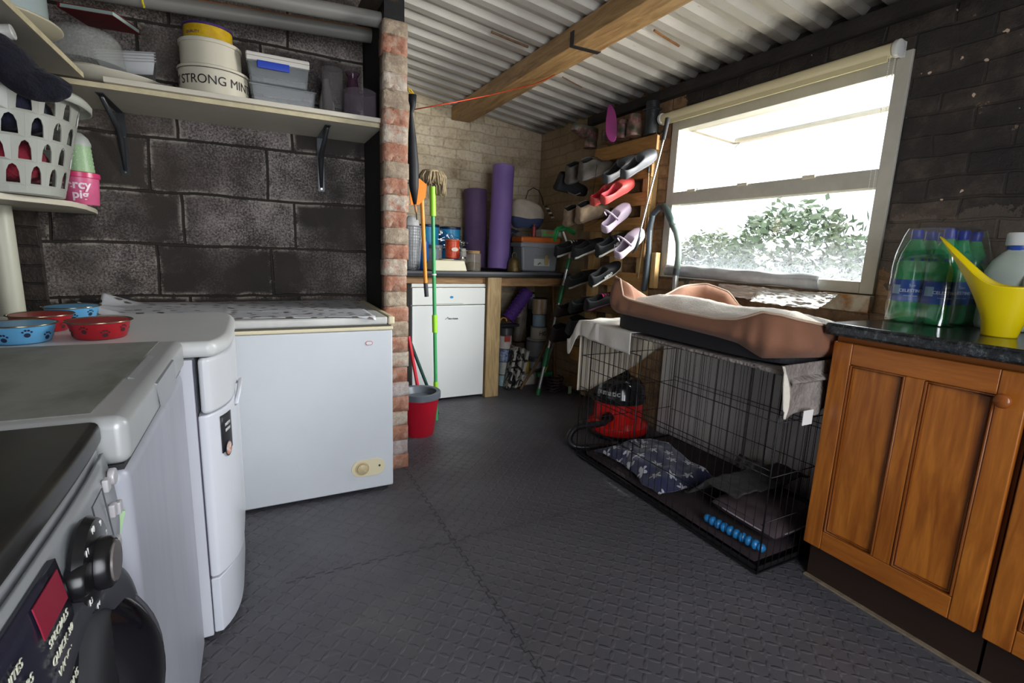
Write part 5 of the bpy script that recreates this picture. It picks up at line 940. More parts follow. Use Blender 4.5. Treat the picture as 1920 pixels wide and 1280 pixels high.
# ============================================================ THE SHOE RACK AND WHAT HANGS THERE
slat_w = wood('pine_slat', 'b98a4f', '9c6f3a', ax='XYZ', scale=(6, 0.6, 6), ring=6); slat_p = wood('pale_pine', 'd0ac72', 'b8925a', scale=(6, 6, 0.6), ring=6); slat_d = wood('dark_slat', '7a5a36', '5f4428', scale=(6, 0.6, 6), ring=6)
rk = thing('shoe_rack', 'slatted wooden pallet fixed to the right wall as a shoe rack beside the window', 'shoe rack')
for z, h, m, ya_, yb_ in ((1.775, 0.092, slat_w, 2.415, 3.04), (1.615, 0.080, slat_w, 2.44, 3.08), (1.450, 0.080, slat_w, 2.44, 3.08), (1.297, 0.080, slat_w, 2.44, 3.12), (1.130, 0.088, slat_w, 2.45, 3.12), (0.935, 0.100, slat_w, 2.44, 3.12), (0.735, 0.09, slat_d, 2.44, 3.12), (0.55, 0.09, slat_d, 2.44, 3.14), (0.33, 0.11, slat_w, 2.44, 3.20), (0.12, 0.09, slat_d, 2.44, 3.2)):
    b = B(); b.bb((2.178, ya_, z-h/2), (2.198, yb_, z+h/2)); obj('slat', b, m, rk, bevel=0.002)
for y in (2.50, 2.78, 3.03): b = B(); b.bb((2.199, y-0.035, 0.02), (2.257, y+0.035, 1.80)); obj('batten', b, slat_p, rk, bevel=0.002)
b = B(); b.bb((2.199, 2.36, 0.9), (2.235, 2.40, 1.12)); obj('side_block', b, slat_p, rk, bevel=0.002)
def lerp_tab(tab, t):
    for (a, x), (c, y) in zip(tab, tab[1:]):
        if t <= c: return x+(y-x)*(t-a)/(c-a)
    return tab[-1][1]
SHOE = {
 'sneaker': dict(w=[(0, .020), (.06, .030), (.3, .031), (.65, .044), (.88, .036), (.97, .020), (1, .008)], h=[(0, .070), (.1, .068), (.3, .052), (.46, .062), (.5, .060), (.7, .042), (.9, .028), (1, .014)], open=(.10, .46), ts=.024),
 'clog': dict(w=[(0, .022), (.06, .034), (.3, .036), (.65, .050), (.88, .044), (.97, .026), (1, .010)], h=[(0, .050), (.1, .046), (.3, .034), (.46, .050), (.52, .056), (.7, .052), (.9, .034), (1, .016)], open=(.08, .50), ts=.016),
 'boot': dict(w=[(0, .026), (.06, .036), (.3, .036), (.65, .046), (.88, .040), (.97, .022), (1, .010)], h=[(0, .095), (.06, .118), (.3, .128), (.38, .118), (.5, .078), (.7, .058), (.9, .044), (1, .016)], open=(.08, .38), ts=.026)}
def shoe_mesh(kind, L):
    d = SHOE[kind]; b = B(); N = 22; ts = d['ts']; rings = []
    for i in range(N+1):
        t = i/N; w_ = lerp_tab(d['w'], t); h = lerp_tab(d['h'], t); op = d['open'][0] <= t <= d['open'][1]; y = L*t; spring = 0.012*max(0, (t-0.7)/0.3)**2
        zt = ts+h; P = [(-.86*w_, 0), (-w_, ts*.5), (-.97*w_, ts), (-.98*w_, ts+h*.35), (-.86*w_, ts+h*.75), ((-.74 if op else -.68)*w_, zt*(1 if op else .93))]
        P += [(-.60*w_, ts+.012), (-.3*w_, ts+.006), (0, ts+.006)] if op else [(-.5*w_, zt*.985), (-.25*w_, zt), (0, zt*1.01)]
        P += [(-x, z) for x, z in reversed(P[:-1])]; rings.append([(x, y, z+spring) for x, z in P])
    n = len(rings[0]); vs = [p for r in rings for p in r]; fs = []; mi = []
    for i in range(N):
        for k in range(n):
            k2 = (k+1) % n; fs.append((i*n+k, i*n+k2, (i+1)*n+k2, (i+1)*n+k)); t = (i+.5)/N; op = d['open'][0]-0.02 <= t <= d['open'][1]+0.02
            mi.append(1 if (k < 2 or k >= n-3) else (2 if (op and 5 <= k <= n-7) else 0))
    fs += [tuple(range(n-1, -1, -1)), tuple(N*n+k for k in range(n))]; mi += [0, 0]; b.add(vs, fs); b.mi = mi; return b
_sm = {}
def shoe(name, label, kind, px, py, up_m, sole_m, in_m=None, L=0.27, tilt=24, yaw=0, x=2.06, group=None, xf=1.0, roll=26, hs=1.0):
    x = min(x, 2.173-L/2*math.cos(R(tilt))-0.034*math.sin(R(tilt)))
    c = at(px, py, 'x', x); t = thing(name, label, 'shoe' if kind != 'boot' else 'boot', (0, 0, 0), group=group)
    rot = (Matrix.Rotation(R(-90+yaw), 3, 'Z') @ Matrix.Rotation(R(tilt), 3, 'X') @ Matrix.Rotation(R(roll), 3, 'Y')).to_euler(); off = rot.to_matrix() @ Vector((0, L/2, 0.04)); t.location = c-off; t.rotation_euler = rot
    key = (kind, L); b = shoe_mesh(kind, L); up_o = B()
    idx = [i for i, m in enumerate(b.mi) if m != 1]; s_ = B(); s_.v = b.v; s_.f = [b.f[i] for i in range(len(b.f)) if b.mi[i] == 1]; s_.mi = [0]*len(s_.f)
    u_ = B(); u_.v = b.v; u_.f = [b.f[i] for i in idx]; u_.mi = [0 if b.mi[i] == 0 else 1 for i in idx]
    obj('upper', u_, [up_m, in_m or M('141416', 0.9)], t, smooth=True, sub=1, solid=0.0); obj('sole', s_, sole_m, t, smooth=True, sub=1, solid=0.002); return t
def laces(t, m, L=0.27, z=0.085, dangle=None, n=5, y0=.48, y1=.68, dz=-0.02):
    b = B(); 
    for i in range(n): u = i/(n-1); y = L*(y0+(y1-y0)*u); zz = z+dz*u; b.tube([(-0.022, y, zz-0.006), (0, y+0.004*(-1)**i, zz+0.004), (0.022, y, zz-0.006)], 0.0024, 5)
    obj('laces', b, m, t, smooth=True)
    if dangle: b = B(); b.tube(dangle, 0.0018, 5); obj('loose_lace', b, m, t, smooth=True)
bk_f = M('1a1b1e', 0.7, var=0.3, scale=30); gsole = M('4e4c4a', 0.6); wsole = M('c9c6be', 0.5, var=0.15, scale=30); gboot = M('5b554e', 0.75, var=0.35, scale=18); tan = M('8a7660', 0.8, var=0.35, scale=16)
s_ = shoe('hiking_boot', 'grey brown hiking boot, nearer one of the pair under the top slat', 'boot', 1118, 318, gboot, gsole, tilt=20, x=2.07, group='shoes and boots on the rack'); laces(s_, bk_f, z=0.12, dz=-0.04, dangle=[(0.045, 0.10, 0.10), (0.05, 0.09, 0.0), (0.048, 0.08, -0.08), (0.045, 0.10, -0.16)])
s_ = shoe('hiking_boot', 'grey brown hiking boot, farther one of the pair under the top slat', 'boot', 1092, 325, gboot, gsole, tilt=20, x=2.07, group='shoes and boots on the rack'); laces(s_, bk_f, z=0.12, dz=-0.04)
gc = M('46484b', 0.55, var=0.15, scale=14); shoe('clog', 'grey rubber clog nearest the end of the second slat', 'clog', 1198, 302, gc, gc, x=2.07, tilt=34, L=0.28, group='shoes and boots on the rack'); shoe('clog', 'grey rubber clog between the hiking boot and the other grey clog', 'clog', 1163, 312, gc, gc, x=2.07, tilt=34, L=0.28, group='shoes and boots on the rack')
s_ = shoe('boot', 'black boot with a pale looped cord, farthest left on the rack', 'boot', 1072, 352, bk_f, bk_f, tilt=-6, x=2.08, group='shoes and boots on the rack'); b = B(); b.tube([at(x, y, 'x', 2.0) for x, y in ((1061, 336), (1060, 350), (1066, 361), (1078, 366), (1088, 362))], 0.0035, 6); o = obj('cord', b, M('8a857a', 0.6), None); o.parent = s_; o.matrix_parent_inverse = (Matrix.Translation(s_.location) @ s_.rotation_euler.to_matrix().to_4x4()).inverted()
rc = M('c24a45', 0.5, var=0.15, scale=12); rin = M('b01728', 0.6); shoe('clog', 'red rubber clog, nearer one of the red pair', 'clog', 1158, 353, rc, rc, rin, x=2.07, tilt=32, group='shoes and boots on the rack'); shoe('clog', 'red rubber clog, farther one of the red pair', 'clog', 1138, 357, rc, rc, rin, x=2.07, tilt=32, group='shoes and boots on the rack')
s_ = shoe('hiking_boot', 'worn tan leather boot, nearer one of the tan pair', 'boot', 1112, 398, tan, M('6d5d4c', 0.7), tilt=20, x=2.07, group='shoes and boots on the rack'); laces(s_, M('3a2c22', 0.7), z=0.12, dz=-0.04, dangle=[(0.0, 0.02, 0.09), (0.03, 0.0, 0.03), (0.045, 0.05, -0.02), (0.05, 0.14, -0.005), (0.05, 0.2, 0.06)]); shoe('hiking_boot', 'worn tan leather boot, farther one of the tan pair', 'boot', 1088, 404, tan, M('6d5d4c', 0.7), tilt=20, x=2.07, group='shoes and boots on the rack')
lil = M('b9a8b8', 0.55)
def strap(t, L=0.25):
    b = B(); b.tube([(0.044*math.cos(a)*1.02, L*.42-0.015-0.035*math.sin(a), 0.055+0.085*math.sin(a)) for a in [PI*i/14 for i in range(15)]], 0.007, 8, flat=0.35); obj('heel_strap', b, lil, t, smooth=True)
    b = B()
    for sx in (-1, 1): b.lathe([(0.006, 0), (0.005, 0.003), (0, 0.003)], (sx*0.044, L*.42-0.015, 0.055), 10, mat=Matrix.Rotation(sx*PI/2, 4, 'Y'))
    obj('rivets', b, M('3b343c', 0.5), t)
s_ = shoe('clog', 'lilac foam clog with its heel strap raised, on the fourth slat', 'clog', 1155, 404, lil, lil, M('8f7f92', 0.7), x=2.04, tilt=42, L=0.25, group='shoes and boots on the rack'); strap(s_)
s_ = shoe('clog', 'lilac foam clog with raised strap behind the golf club head', 'clog', 1180, 452, lil, lil, M('5f5462', 0.7), x=2.06, tilt=42, L=0.25, group='shoes and boots on the rack'); strap(s_)
s_ = shoe('trainer', 'black trainer with lettering and white sole, nearest on the upper trainer row', 'sneaker', 1148, 455, bk_f, wsole, x=2.06, tilt=28, group='shoes and boots on the rack'); laces(s_, bk_f); text('lettering', 'HEXLA', 0.034, M('d8d6d0', 0.5), s_, (-0.0445 if False else 0.046, 0.16, 0.050), (PI/2, 0, PI/2), bold=0.001)
text('lettering', 'HEXLA', 0.034, M('d8d6d0', 0.5), s_, (-0.046, 0.15, 0.052), (PI/2, 0, -PI/2), bold=0.001) if False else None
s_ = shoe('trainer', 'black trainer with chunky white sole, middle of the upper trainer row', 'sneaker', 1103, 462, bk_f, wsole, x=2.05, tilt=24, group='shoes and boots on the rack'); laces(s_, bk_f)
s_ = shoe('trainer', 'black trainer with white stripes, farthest left of the upper trainer row', 'sneaker', 1070, 462, bk_f, wsole, x=2.04, tilt=20, group='shoes and boots on the rack'); laces(s_, M('c9c6be', 0.6))
s_ = shoe('trainer', 'black lettered trainer with curved white sole on the lower trainer row', 'sneaker', 1135, 510, bk_f, wsole, x=2.06, tilt=30, group='shoes and boots on the rack'); text('lettering', 'HEAD', 0.026, M('d8d6d0', 0.5), s_, (0.046, 0.12, 0.046), (PI/2, 0, PI/2), bold=0.001)
shoe('trainer', 'black trainer with a dirty white toe, left on the lower trainer row', 'sneaker', 1092, 520, bk_f, M('a59c8e', 0.6, var=0.3, scale=20), x=2.05, tilt=20, group='shoes and boots on the rack')
s_ = shoe('trainer', 'black trainer with bright pink laces just above the white towel', 'sneaker', 1128, 562, bk_f, M('5d3545', 0.6), x=2.06, tilt=18, group='shoes and boots on the rack'); laces(s_, M('e0307a', 0.5)); 
shoe('shoe', 'plain black shoe left of the pink laced trainer', 'sneaker', 1098, 568, bk_f, bk_f, x=2.05, tilt=14, group='shoes and boots on the rack'); shoe('shoe', 'dark brown shoe at the far end of the row below the trainers', 'sneaker', 1070, 578, M('2c241f', 0.7), bk_f, x=2.05, tilt=10, group='shoes and boots on the rack')
shoe('boot', 'dark boot hanging low at the far end of the rack behind the brooms', 'boot', 1062, 626, M('241f1d', 0.7), bk_f, x=2.06, tilt=6, group='shoes and boots on the rack'); shoe('boot', 'black boot low on the rack just left of the white towel', 'boot', 1094, 612, bk_f, bk_f, x=2.06, tilt=6, group='shoes and boots on the rack')
# wellingtons upside down on the top of the rack
camo = NT('camouflage_rubber'); n_ = camo.noise(camo.coord(), 22, 4, 0.6); camo.base(camo.ramp(n_, [(0.36, hx('2b2f24')), (0.45, hx('4d4636')), (0.52, hx('6b3a44')), (0.60, hx('7d6f5c')), (0.68, hx('33352c'))])); camo.rough(0.45); camo = camo.m
def welly(label, px, py, top_m, sole_m, x=2.10, yaw=0, hh=0.26, foot=True, lean=0):
    c = at(px, py, 'x', x); t = thing('wellington_boot', label, 'boot', (c.x, c.y, 1.825), (0, R(lean), R(yaw)), 'wellingtons on top of the rack'); rr = 0.041
    b = B(); b.tube([(0, 0, 0), (0, 0, 0.08), (0, 0, hh*0.65), (0.0, 0, hh*0.85)], [rr*1.15, rr*1.1, rr*0.95, rr*0.9], 22); obj('shaft', b, top_m, t, smooth='a')
    if foot:
        b = shoe_mesh('sneaker', 0.24); mt = Matrix.Translation((-0.0, -0.055, hh+0.0)) @ Matrix.Rotation(PI, 4, 'Y'); b.mi = [0 if m == 1 else 1 for m in b.mi]; b.xf(mt); obj('foot', b, [sole_m, top_m], t, smooth=True, sub=1)
    return t
zt_ = lambda px, py, x: at(px, py, 'x', x).z
welly('camouflage wellington with a green foot, farthest left on top of the rack', 1108, 250, camo, M('4d5240', 0.6), x=2.13, yaw=100, hh=0.14)
pw = welly('camouflage wellington with its purple sole turned to the room', 1141, 250, camo, M('6b1452', 0.5), x=2.13, yaw=60, hh=0.10, foot=False); 
b = B(); c_ = Vector((-0.06, 0, 0.10)); pts = []
for i in range(40):
    a = 2*PI*i/40; z = 0.115*math.sin(a); y_ = (0.036-0.008*math.sin(a)+0.006*math.sin(2*a))*math.cos(a); pts.append((y_, z))
q = at(1146, 232, 'x', 2.04); mt = Matrix.Translation(q-Vector(pw.location)) @ Matrix.Rotation(R(-38), 4, 'Z') @ Matrix.Rotation(R(-10), 4, 'Y') @ MY
pw.rotation_euler = (0, 0, 0); b.prism(pts, 0.018, mt); obj('sole', b, M('6b1452', 0.45), pw, bevel=0.004)
welly('camouflage wellington behind the purple soled boot', 1166, 262, camo, M('3a3a34', 0.6), x=2.12, yaw=90, hh=0.13, foot=False); welly('pinkish camouflage wellington next to the tall black boot', 1188, 250, camo, M('3a3a34', 0.6), x=2.13, yaw=80, hh=0.15, foot=False)
bw_ = thing('wellington_boot', 'tall black rubber wellington standing sole up at the near end of the rack top', 'boot', (2.185, at(1217, 230, 'x', 2.185).y-0.022, 1.824), group='wellingtons on top of the rack'); b = B(); b.tube([(0, 0, 0), (0, 0, 0.10), (0, 0, 0.19)], [0.046, 0.043, 0.040], 24, flat=1); b.v = [(v[0], v[1]*1.0, v[2]) for v in b.v]; obj('shaft', b, M('23272a', 0.45, var=0.3, scale=20, bump=0.5, bscale=60), bw_, smooth='a')
b = B(); b.box((0, 0, 0.145), (0.084, 0.084, 0.012)); obj('strap', b, M('2c3033', 0.4), bw_, bevel=0.004)
t = thing('golf_club', 'golf club with black grip leaning across the rack, head on the lilac clog', 'golf club'); g0, g1, g2 = at(1252, 222, 'x', 2.11), at(1244, 262, 'x', 2.08), at(1201, 430, 'x', 1.945)
gm = g0.lerp(g1, 0.45); b = B(); b.tube([Vector((2.190, 2.425, 1.826)), Vector((2.180, 2.395, gm.z)), gm+(Vector((2.180, 2.395, gm.z))-gm).normalized()*0.0135], [0.006, 0.006, 0.006], 8); obj('club_holder', b, M('151517', 0.5), rk, smooth=True)
b = B(); b.tube([g0, g1], [0.014, 0.010], 12); obj('grip', b, M('2b2c2e', 0.7), t, smooth='a'); b = B(); b.tube([g1, g2], 0.0055, 10); obj('shaft', b, M('c4c6c6', 0.2, 0.9), t, smooth='a')
b = B(); b.tube([g2, at(1199, 445, 'x', 1.943), at(1194, 462, 'x', 1.94), at(1186, 474, 'x', 1.935)], [0.008, 0.016, 0.022, 0.010], 12, flat=0.4); obj('head', b, M('3b4441', 0.3, 0.6), t, smooth=True)
stick('string', 'pale twisted string with a dark toggle hanging from the rack', 'string', [at(x, y, 'x', 2.172) for x, y in ((1226, 305), (1217, 310), (1216, 340), (1212, 400), (1205, 460), (1196, 522))], 0.0028, M('b5a074', 0.8), 6)
b = B(); q = at(1217, 318, 'x', 2.172); b.lathe([(0.004, -0.02), (0.008, -0.01), (0.008, 0.008), (0.004, 0.016)], q+Vector((-0.004, 0, 0)), 12); tag(obj('toggle', b, M('2a2a2a', 0.5), smooth='a'), 'small dark toggle on the pale string', 'toggle')
t = thing('vacuum_hose', 'grey green bent vacuum hose and wand standing between the rack and the window', 'vacuum hose'); X_ = 2.18
hp = [at(x, y, 'x', X_) for x, y in ((1207, 545), (1211, 520), (1216, 470), (1218, 430), (1224, 402), (1236, 389), (1246, 388))]; b = B(); fine = []
for i in range(len(hp)-1):
    for k in range(14): fine.append(hp[i].lerp(hp[i+1], k/14))
b.tube(fine, [0.0165+0.002*(i % 2) for i in range(len(fine))], 12); obj('hose', b, M('3d464c', 0.4), t, smooth=True)
b = B(); b.tube([at(x, y, 'x', X_) for x, y in ((1243, 386), (1250, 392), (1258, 412), (1262, 424))], [0.019, 0.021, 0.019, 0.019], 14); obj('elbow', b, M('3c4b47', 0.35), t, smooth=True)
b = B(); b.tube([at(x, y, 'x', X_) for x, y in ((1260, 420), (1268, 436), (1272, 455), (1272, 480), (1269, 504))], 0.0175, 14); obj('wand', b, M('6f7c76', 0.35), t, smooth=True)
b = B(); b.tube([at(1269, 503, 'x', X_), at(1267, 516, 'x', X_)], 0.0195, 14); obj('collar', b, M('33383a', 0.4), t, smooth='a'); b = B(); b.tube([at(1267, 516, 'x', X_), at(1264, 560, 'x', X_)], 0.017, 14); obj('steel_tube', b, M('b5b5b2', 0.25, 0.7), t, smooth='a')

# ============================================================ BLIND
t = thing('roller_blind', 'cream roller blind rolled up above the window with a bead chain at its right end', 'blind'); ry0, ry1 = 1.185, 2.405
b = B(); b.cyl((2.205, ry0, 1.905), (2.205, ry1, 1.905), 0.026, 24); obj('rolled_fabric', b, M('d8cda6', 0.4, var=0.06, scale=3), t, smooth='a')
b = B(); b.bb((2.188, ry0+0.01, 1.862), (2.196, ry1-0.01, 1.888)); obj('hem_bar', b, M('cfc49a', 0.4), t, bevel=0.003)
for y in (ry0-0.014, ry1+0.012): b = B(); b.lathe([(0.030, -0.010), (0.032, -0.006), (0.032, 0.008), (0.026, 0.012), (0.010, 0.013), (0, 0.013)], (2.205, y, 1.905), 24, mat=Matrix.Rotation(PI/2, 4, 'X')); b.bb((2.21, y-0.006, 1.88), (2.246, y+0.006, 1.935)); obj('bracket', b, M('cfcfca', 0.3), t, smooth='a')
b = B()
for dy in (-0.008, 0.010):
    for i in range(110):
        z = 1.88-i*0.0062; o_ = len(b.v); r = 0.0022; c_ = Vector((2.186-0.006*math.sin(i/110*PI), ry0-0.010+dy*(1-(i/110)**6), z)); b.add([c_+Vector(d)*r for d in ((1, 0, 0), (0, 1, 0), (-1, 0, 0), (0, -1, 0), (0, 0, 1), (0, 0, -1))], [(0, 1, 4), (1, 2, 4), (2, 3, 4), (3, 0, 4), (1, 0, 5), (2, 1, 5), (3, 2, 5), (0, 3, 5)])
o = obj('bead_chain', b, M('e2e0da', 0.35), t); o['kind'] = 'stuff'

# ============================================================ DOG CRATE CORNER
bm_ = M('e2e0dc', 0.6, var=0.12, scale=3)
for (ya_, yb_, z1, lab) in ((1.00, 1.62, 0.71, 'pale grey panel leaning on the wall behind the near half of the crate'), (1.63, 2.25, 0.69, 'pale panel leaning on the wall behind the far half of the crate')):
    b = B(); b.bb((2.225, ya_, 0.0), (2.245, yb_, z1)); t = thing('wall_panel', lab, 'panel'); obj('board', b, bm_, t, bevel=0.003)
    b = B(); n = int((yb_-ya_)/0.1)
    for i in range(1, n): b.bb((2.2235, ya_+i*0.1-0.002, 0.01), (2.226, ya_+i*0.1+0.002, z1-.01))
    obj('grooves', b, M('6b6964', 0.7), t)
cr = thing('dog_crate', 'black wire dog crate with a plastic tray below the window', 'dog crate'); CX0, CX1, CY0, CY1, CH = 1.512, 2.185, 0.985, 2.105, 0.735
wire = M('17171a', 0.4, 0.4)
def panel(name, a, u, v, nu, zs, double=True, par=cr):
    b = B(); a, u, v = Vector(a), Vector(u), Vector(v); out = u.cross(v).normalized()*0.003
    for i in range(nu+1): p = a+u*(i/nu); b.tube([p, p+v], 0.0012, 5, caps=False)
    for s in zs: b.tube([a+v*s+out, a+u+v*s+out], 0.0019, 5)
    b.tube([a, a+u, a+u+v, a+v], 0.0032, 6, closed=True); return obj(name, b, wire, par, smooth=True)
z_ = (0, 0, CH-0.02); zs = (0.24, 0.27, 0.48, 0.51, 0.74, 0.86)
panel('front_panel', (CX0, CY0, 0.02), (0, CY1-CY0, 0), z_, 30, (0.25, 0.5, 0.53, 0.77)); panel('back_panel', (CX1, CY0, 0.02), (0, CY1-CY0, 0), z_, 30, (0.25, 0.5, 0.53, 0.77))
panel('near_end', (CX0, CY0, 0.02), (CX1-CX0, 0, 0), z_, 18, (0.27, 0.5, 0.77)); panel('far_end', (CX0, CY1, 0.02), (CX1-CX0, 0, 0), z_, 18, (0.27, 0.5, 0.77)); panel('top_panel', (CX0, CY0, CH), (CX1-CX0, 0, 0), (0, CY1-CY0, 0), 16, (0.2, 0.4, 0.6, 0.8))
dr = panel('side_door', (CX0-0.006, 1.66, 0.08), (0, 0.36, 0), (0, 0, 0.58), 10, (0.22, 0.48, 0.74))
b = B(); 
for z in (0.28, 0.52): b.tube([(CX0-0.010, 1.64, z), (CX0-0.014, 1.60, z), (CX0-0.014, 1.60, z-0.03), (CX0-0.012, 1.68, z-0.03)], 0.0026, 6)
obj('latch', b, wire, dr)
b = B(); b.bb((CX0+.006, CY0+.006, 0.008), (CX1-.006, CY1-.006, 0.014)); tb_ = [(CX0+.006, CY0+.006), (CX1-.006, CY0+.006), (CX1-.006, CY1-.006), (CX0+.006, CY1-.006)]
for i in range(4): a_, c_ = tb_[i], tb_[(i+1) % 4]; b.bb((min(a_[0], c_[0])-.002, min(a_[1], c_[1])-.002, 0.008), (max(a_[0], c_[0])+.002, max(a_[1], c_[1])+.002, 0.038))
obj('tray', b, M('1b1a1b', 0.35), cr)
def pad(c, d, h, seed, n=30, puff=0.4, wr=0.006):
    b = B()
    def f(u, v, s): x, y = 2*u-1, 2*v-1; e = max(0, (1-abs(x)**5))*max(0, (1-abs(y)**5)); z = h*(e**puff)*s; return (c[0]+x*d[0]/2, c[1]+y*d[1]/2, c[2]+h*0.5+z*0.5+(wr*nz((x*3+seed, y*3, 0))*e if s > 0 else 0))
    b.grid(n, n, lambda u, v: f(u, v, 1)); b.grid(n, n, lambda u, v: f(u, v, -1)); return b
tag(obj('crate_mattress', pad(((CX0+CX1)/2, (CY0+CY1)/2, 0.016), (0.63, 1.06), 0.045, 1), M('34282b', 0.95, var=0.3, scale=14, bump=0.5, bscale=60), smooth=True), 'dark brown mattress lining the floor of the dog crate', 'mattress')
def star_mat():
    t = NT('navy_star_fleece'); c = t.coord(); v = t.n('ShaderNodeTexVoronoi', feature='F1', voronoi_dimensions='2D'); t.l(c, v.inputs['Vector']); v.inputs['Scale'].default_value = 10.5; v.inputs['Randomness'].default_value = 0.55
    # star mask about each cell centre
    sub = t.n('ShaderNodeVectorMath', operation='SUBTRACT'); sc = t.n('ShaderNodeVectorMath', operation='SCALE'); t.l(c, sc.inputs[0]); sc.inputs['Scale'].default_value = 1.0
    t.l(sc.outputs[0], sub.inputs[0]); t.l(v.outputs['Position'], sub.inputs[1]); s_ = t.n('ShaderNodeSeparateXYZ'); t.l(sub.outputs[0], s_.inputs[0])
    an = t.math('ARCTAN2', s_.outputs[1], s_.outputs[0]); r = t.math('SQRT', t.math('ADD', t.math('POWER', s_.outputs[0], 2.0), t.math('POWER', s_.outputs[1], 2.0)))
    lim = t.math('ADD', 0.0185, t.math('MULTIPLY', t.math('COSINE', t.math('MULTIPLY', an, 5.0)), 0.0085)); f = t.math('LESS_THAN', r, lim)
    t.base(t.mix(f, hx('23284a'), hx('b9bac0'))); t.rough(0.95); t.p.inputs['Sheen Weight'].default_value = 0.3; t.bump(t.noise(c, 160, 2), 0.5, 0.003); return t.m
def drape(pts4, nu, nv, fn): return B().grid(nu, nv, fn)
def blanket(u, v):
    x = 1.548+0.36*v+0.03*math.sin(u*5); y = 1.99-0.51*u; e = min(u, 1-u, v, 1-v)
    h = 0.075+0.09*max(0, nz((u*3.2, v*2.6, 2)))+0.06*math.exp(-((u-0.45)**2+(v-0.5)**2)/0.05)+0.018*math.sin(u*22+v*9)*(0.5+nz((u*3, v*3, 8)))
    h *= min(1, e*9+0.12); return (x+0.02*nz((u*6, v*6, 3)), y+0.02*nz((u*5, v*5, 6)), 0.070+h*0.5)
tag(obj('star_blanket', B().grid(70, 40, blanket), star_mat(), solid=0.005, smooth=True), 'crumpled navy blanket with pale stars in the middle of the crate', 'blanket')
def blanket2(u, v):      # lies over the back of the cushion and sinks behind it
    x = 1.63+0.46*v; y = 1.445-0.26*u; e = min(u, 1-u, v, 1-v); k = max(0, min(1, (1.43-y)/0.09)); z = 0.085+0.093*k+0.022*max(0, nz((u*3, v*3, 12)))+0.006*abs(math.sin(v*20))*k
    return (x, y, z)
tag(obj('fur_blanket', B().grid(50, 40, blanket2), fleecy('2b2a28', '3d3a36'), solid=0.006, smooth=True), 'dark grey furry blanket heaped behind the brown crate cushion', 'blanket')
cu = thing('crate_cushion', 'brown cushion with pale piping at the near end of the crate', 'cushion', (1.790, 1.165, 0.072), (R(3), R(0), R(3))); obj('cover', pad((0, 0, 0), (0.33, 0.28), 0.075, 3, puff=0.5), M('43373a', 0.7, var=0.15, scale=8), cu, smooth=True)
b = B(); b.tube([(0.165*math.copysign(abs(math.cos(a))**0.4, math.cos(a)), 0.14*math.copysign(abs(math.sin(a))**0.4, math.sin(a)), 0.0375) for a in [2*PI*i/48 for i in range(48)]], 0.003, 6, closed=True); obj('piping', b, M('9a8f98', 0.6), cu, smooth=True)
t = thing('chew_toy', 'blue knobbly rubber chew toy lying along the front edge of the crate', 'dog toy'); A = Vector((1.552, 1.235, 0.082)); Bq = Vector((1.568, 1.03, 0.082)); b = B(); prof = []; n = 60
pts = [A.lerp(Bq, i/n) for i in range(n+1)]; b.tube(pts, [0.011+0.008*abs(math.sin(i/n*PI*8)) for i in range(n+1)], 14); obj('body', b, M('1d6fa8', 0.3), t, smooth=True)
for p, o_ in ((A, -1), (Bq, 1)): b = B(); b.lathe([(0, -0.017), (0.012, -0.012), (0.017, 0), (0.012, 0.012), (0, 0.017)], p+Vector((0.0, 0.010*o_*-1, 0.0)), 14); obj('end_knob', b, M('1d6fa8', 0.3), t, smooth=True)
b = B(); b.grid(10, 6, lambda u, v: (2.10+0.05*v, 1.30+0.28*u, 0.075+0.05*v+0.014*nz((u*6, v*6, 2)))); tag(obj('crumpled_paper', b, M('8f8f94', 0.7, var=0.6, scale=40, col2='3a3a3e'), solid=0.001, smooth=True), 'crumpled pale printed sheet by the wall inside the crate', 'paper')

# vacuum cleaner behind the crate
vc = thing('vacuum_cleaner', 'round red vacuum cleaner with black domed top and wide hose behind the crate', 'vacuum cleaner', (1.965, 2.320, 0.0)); vc.scale = (1.07, 1.07, 1.04); vred = M('c81a14', 0.25, coat=0.3)
b = B(); b.lathe([(0.150, 0.030), (0.172, 0.034), (0.176, 0.055), (0.172, 0.075), (0.150, 0.092), (0.142, 0.100), (0.138, 0.215)], n=56); obj('body', b, vred, vc, smooth='a')
b = B(); b.lathe([(0.100, 0.0), (0.160, 0.004), (0.178, 0.030), (0.168, 0.033)], n=56); obj('bumper', b, M('1a1a1c', 0.5), vc, smooth='a')
b = B(); b.lathe([(0.146, 0.212), (0.150, 0.216), (0.150, 0.240), (0.144, 0.244), (0.140, 0.262), (0.132, 0.305), (0.112, 0.338), (0.080, 0.350), (0.076, 0.344), (0.0, 0.346)], n=56); dm_ = obj('dome', b, M('141417', 0.18, coat=0.4), vc, smooth='a')
b = B(); b.tube([(-0.06, 0, 0.345), (-0.045, 0, 0.372), (0.045, 0, 0.372), (0.06, 0, 0.345)], 0.012, 10); obj('handle', b, black_p, dm_, smooth=True)
text('lettering', 'numatic', 0.046, M('b9b9b6', 0.4), dm_, (0, 0, 0.278), (0, 0, R(-68)), bend=0.1415, bold=0.001)
fa = R(-90-62); nd = Vector((math.cos(fa), math.sin(fa), 0)); b = B(); b.tube([nd*0.125+Vector((0, 0, 0.135)), nd*0.175+Vector((0, 0, 0.135))], [0.034, 0.026], 18); obj('hose_socket', b, black_p, vc, smooth='a')
b = B(); base_ = Vector(vc.location); hp = [base_+nd*0.17+Vector((0, 0, 0.135)), base_+nd*0.24+Vector((0, 0, 0.13)), Vector((1.60, 2.235, 0.115)), Vector((1.545, 2.225, 0.06)), Vector((1.56, 2.19, 0.022)), Vector((1.66, 2.145, 0.018)), Vector((1.78, 2.14, 0.018))]; fine = []
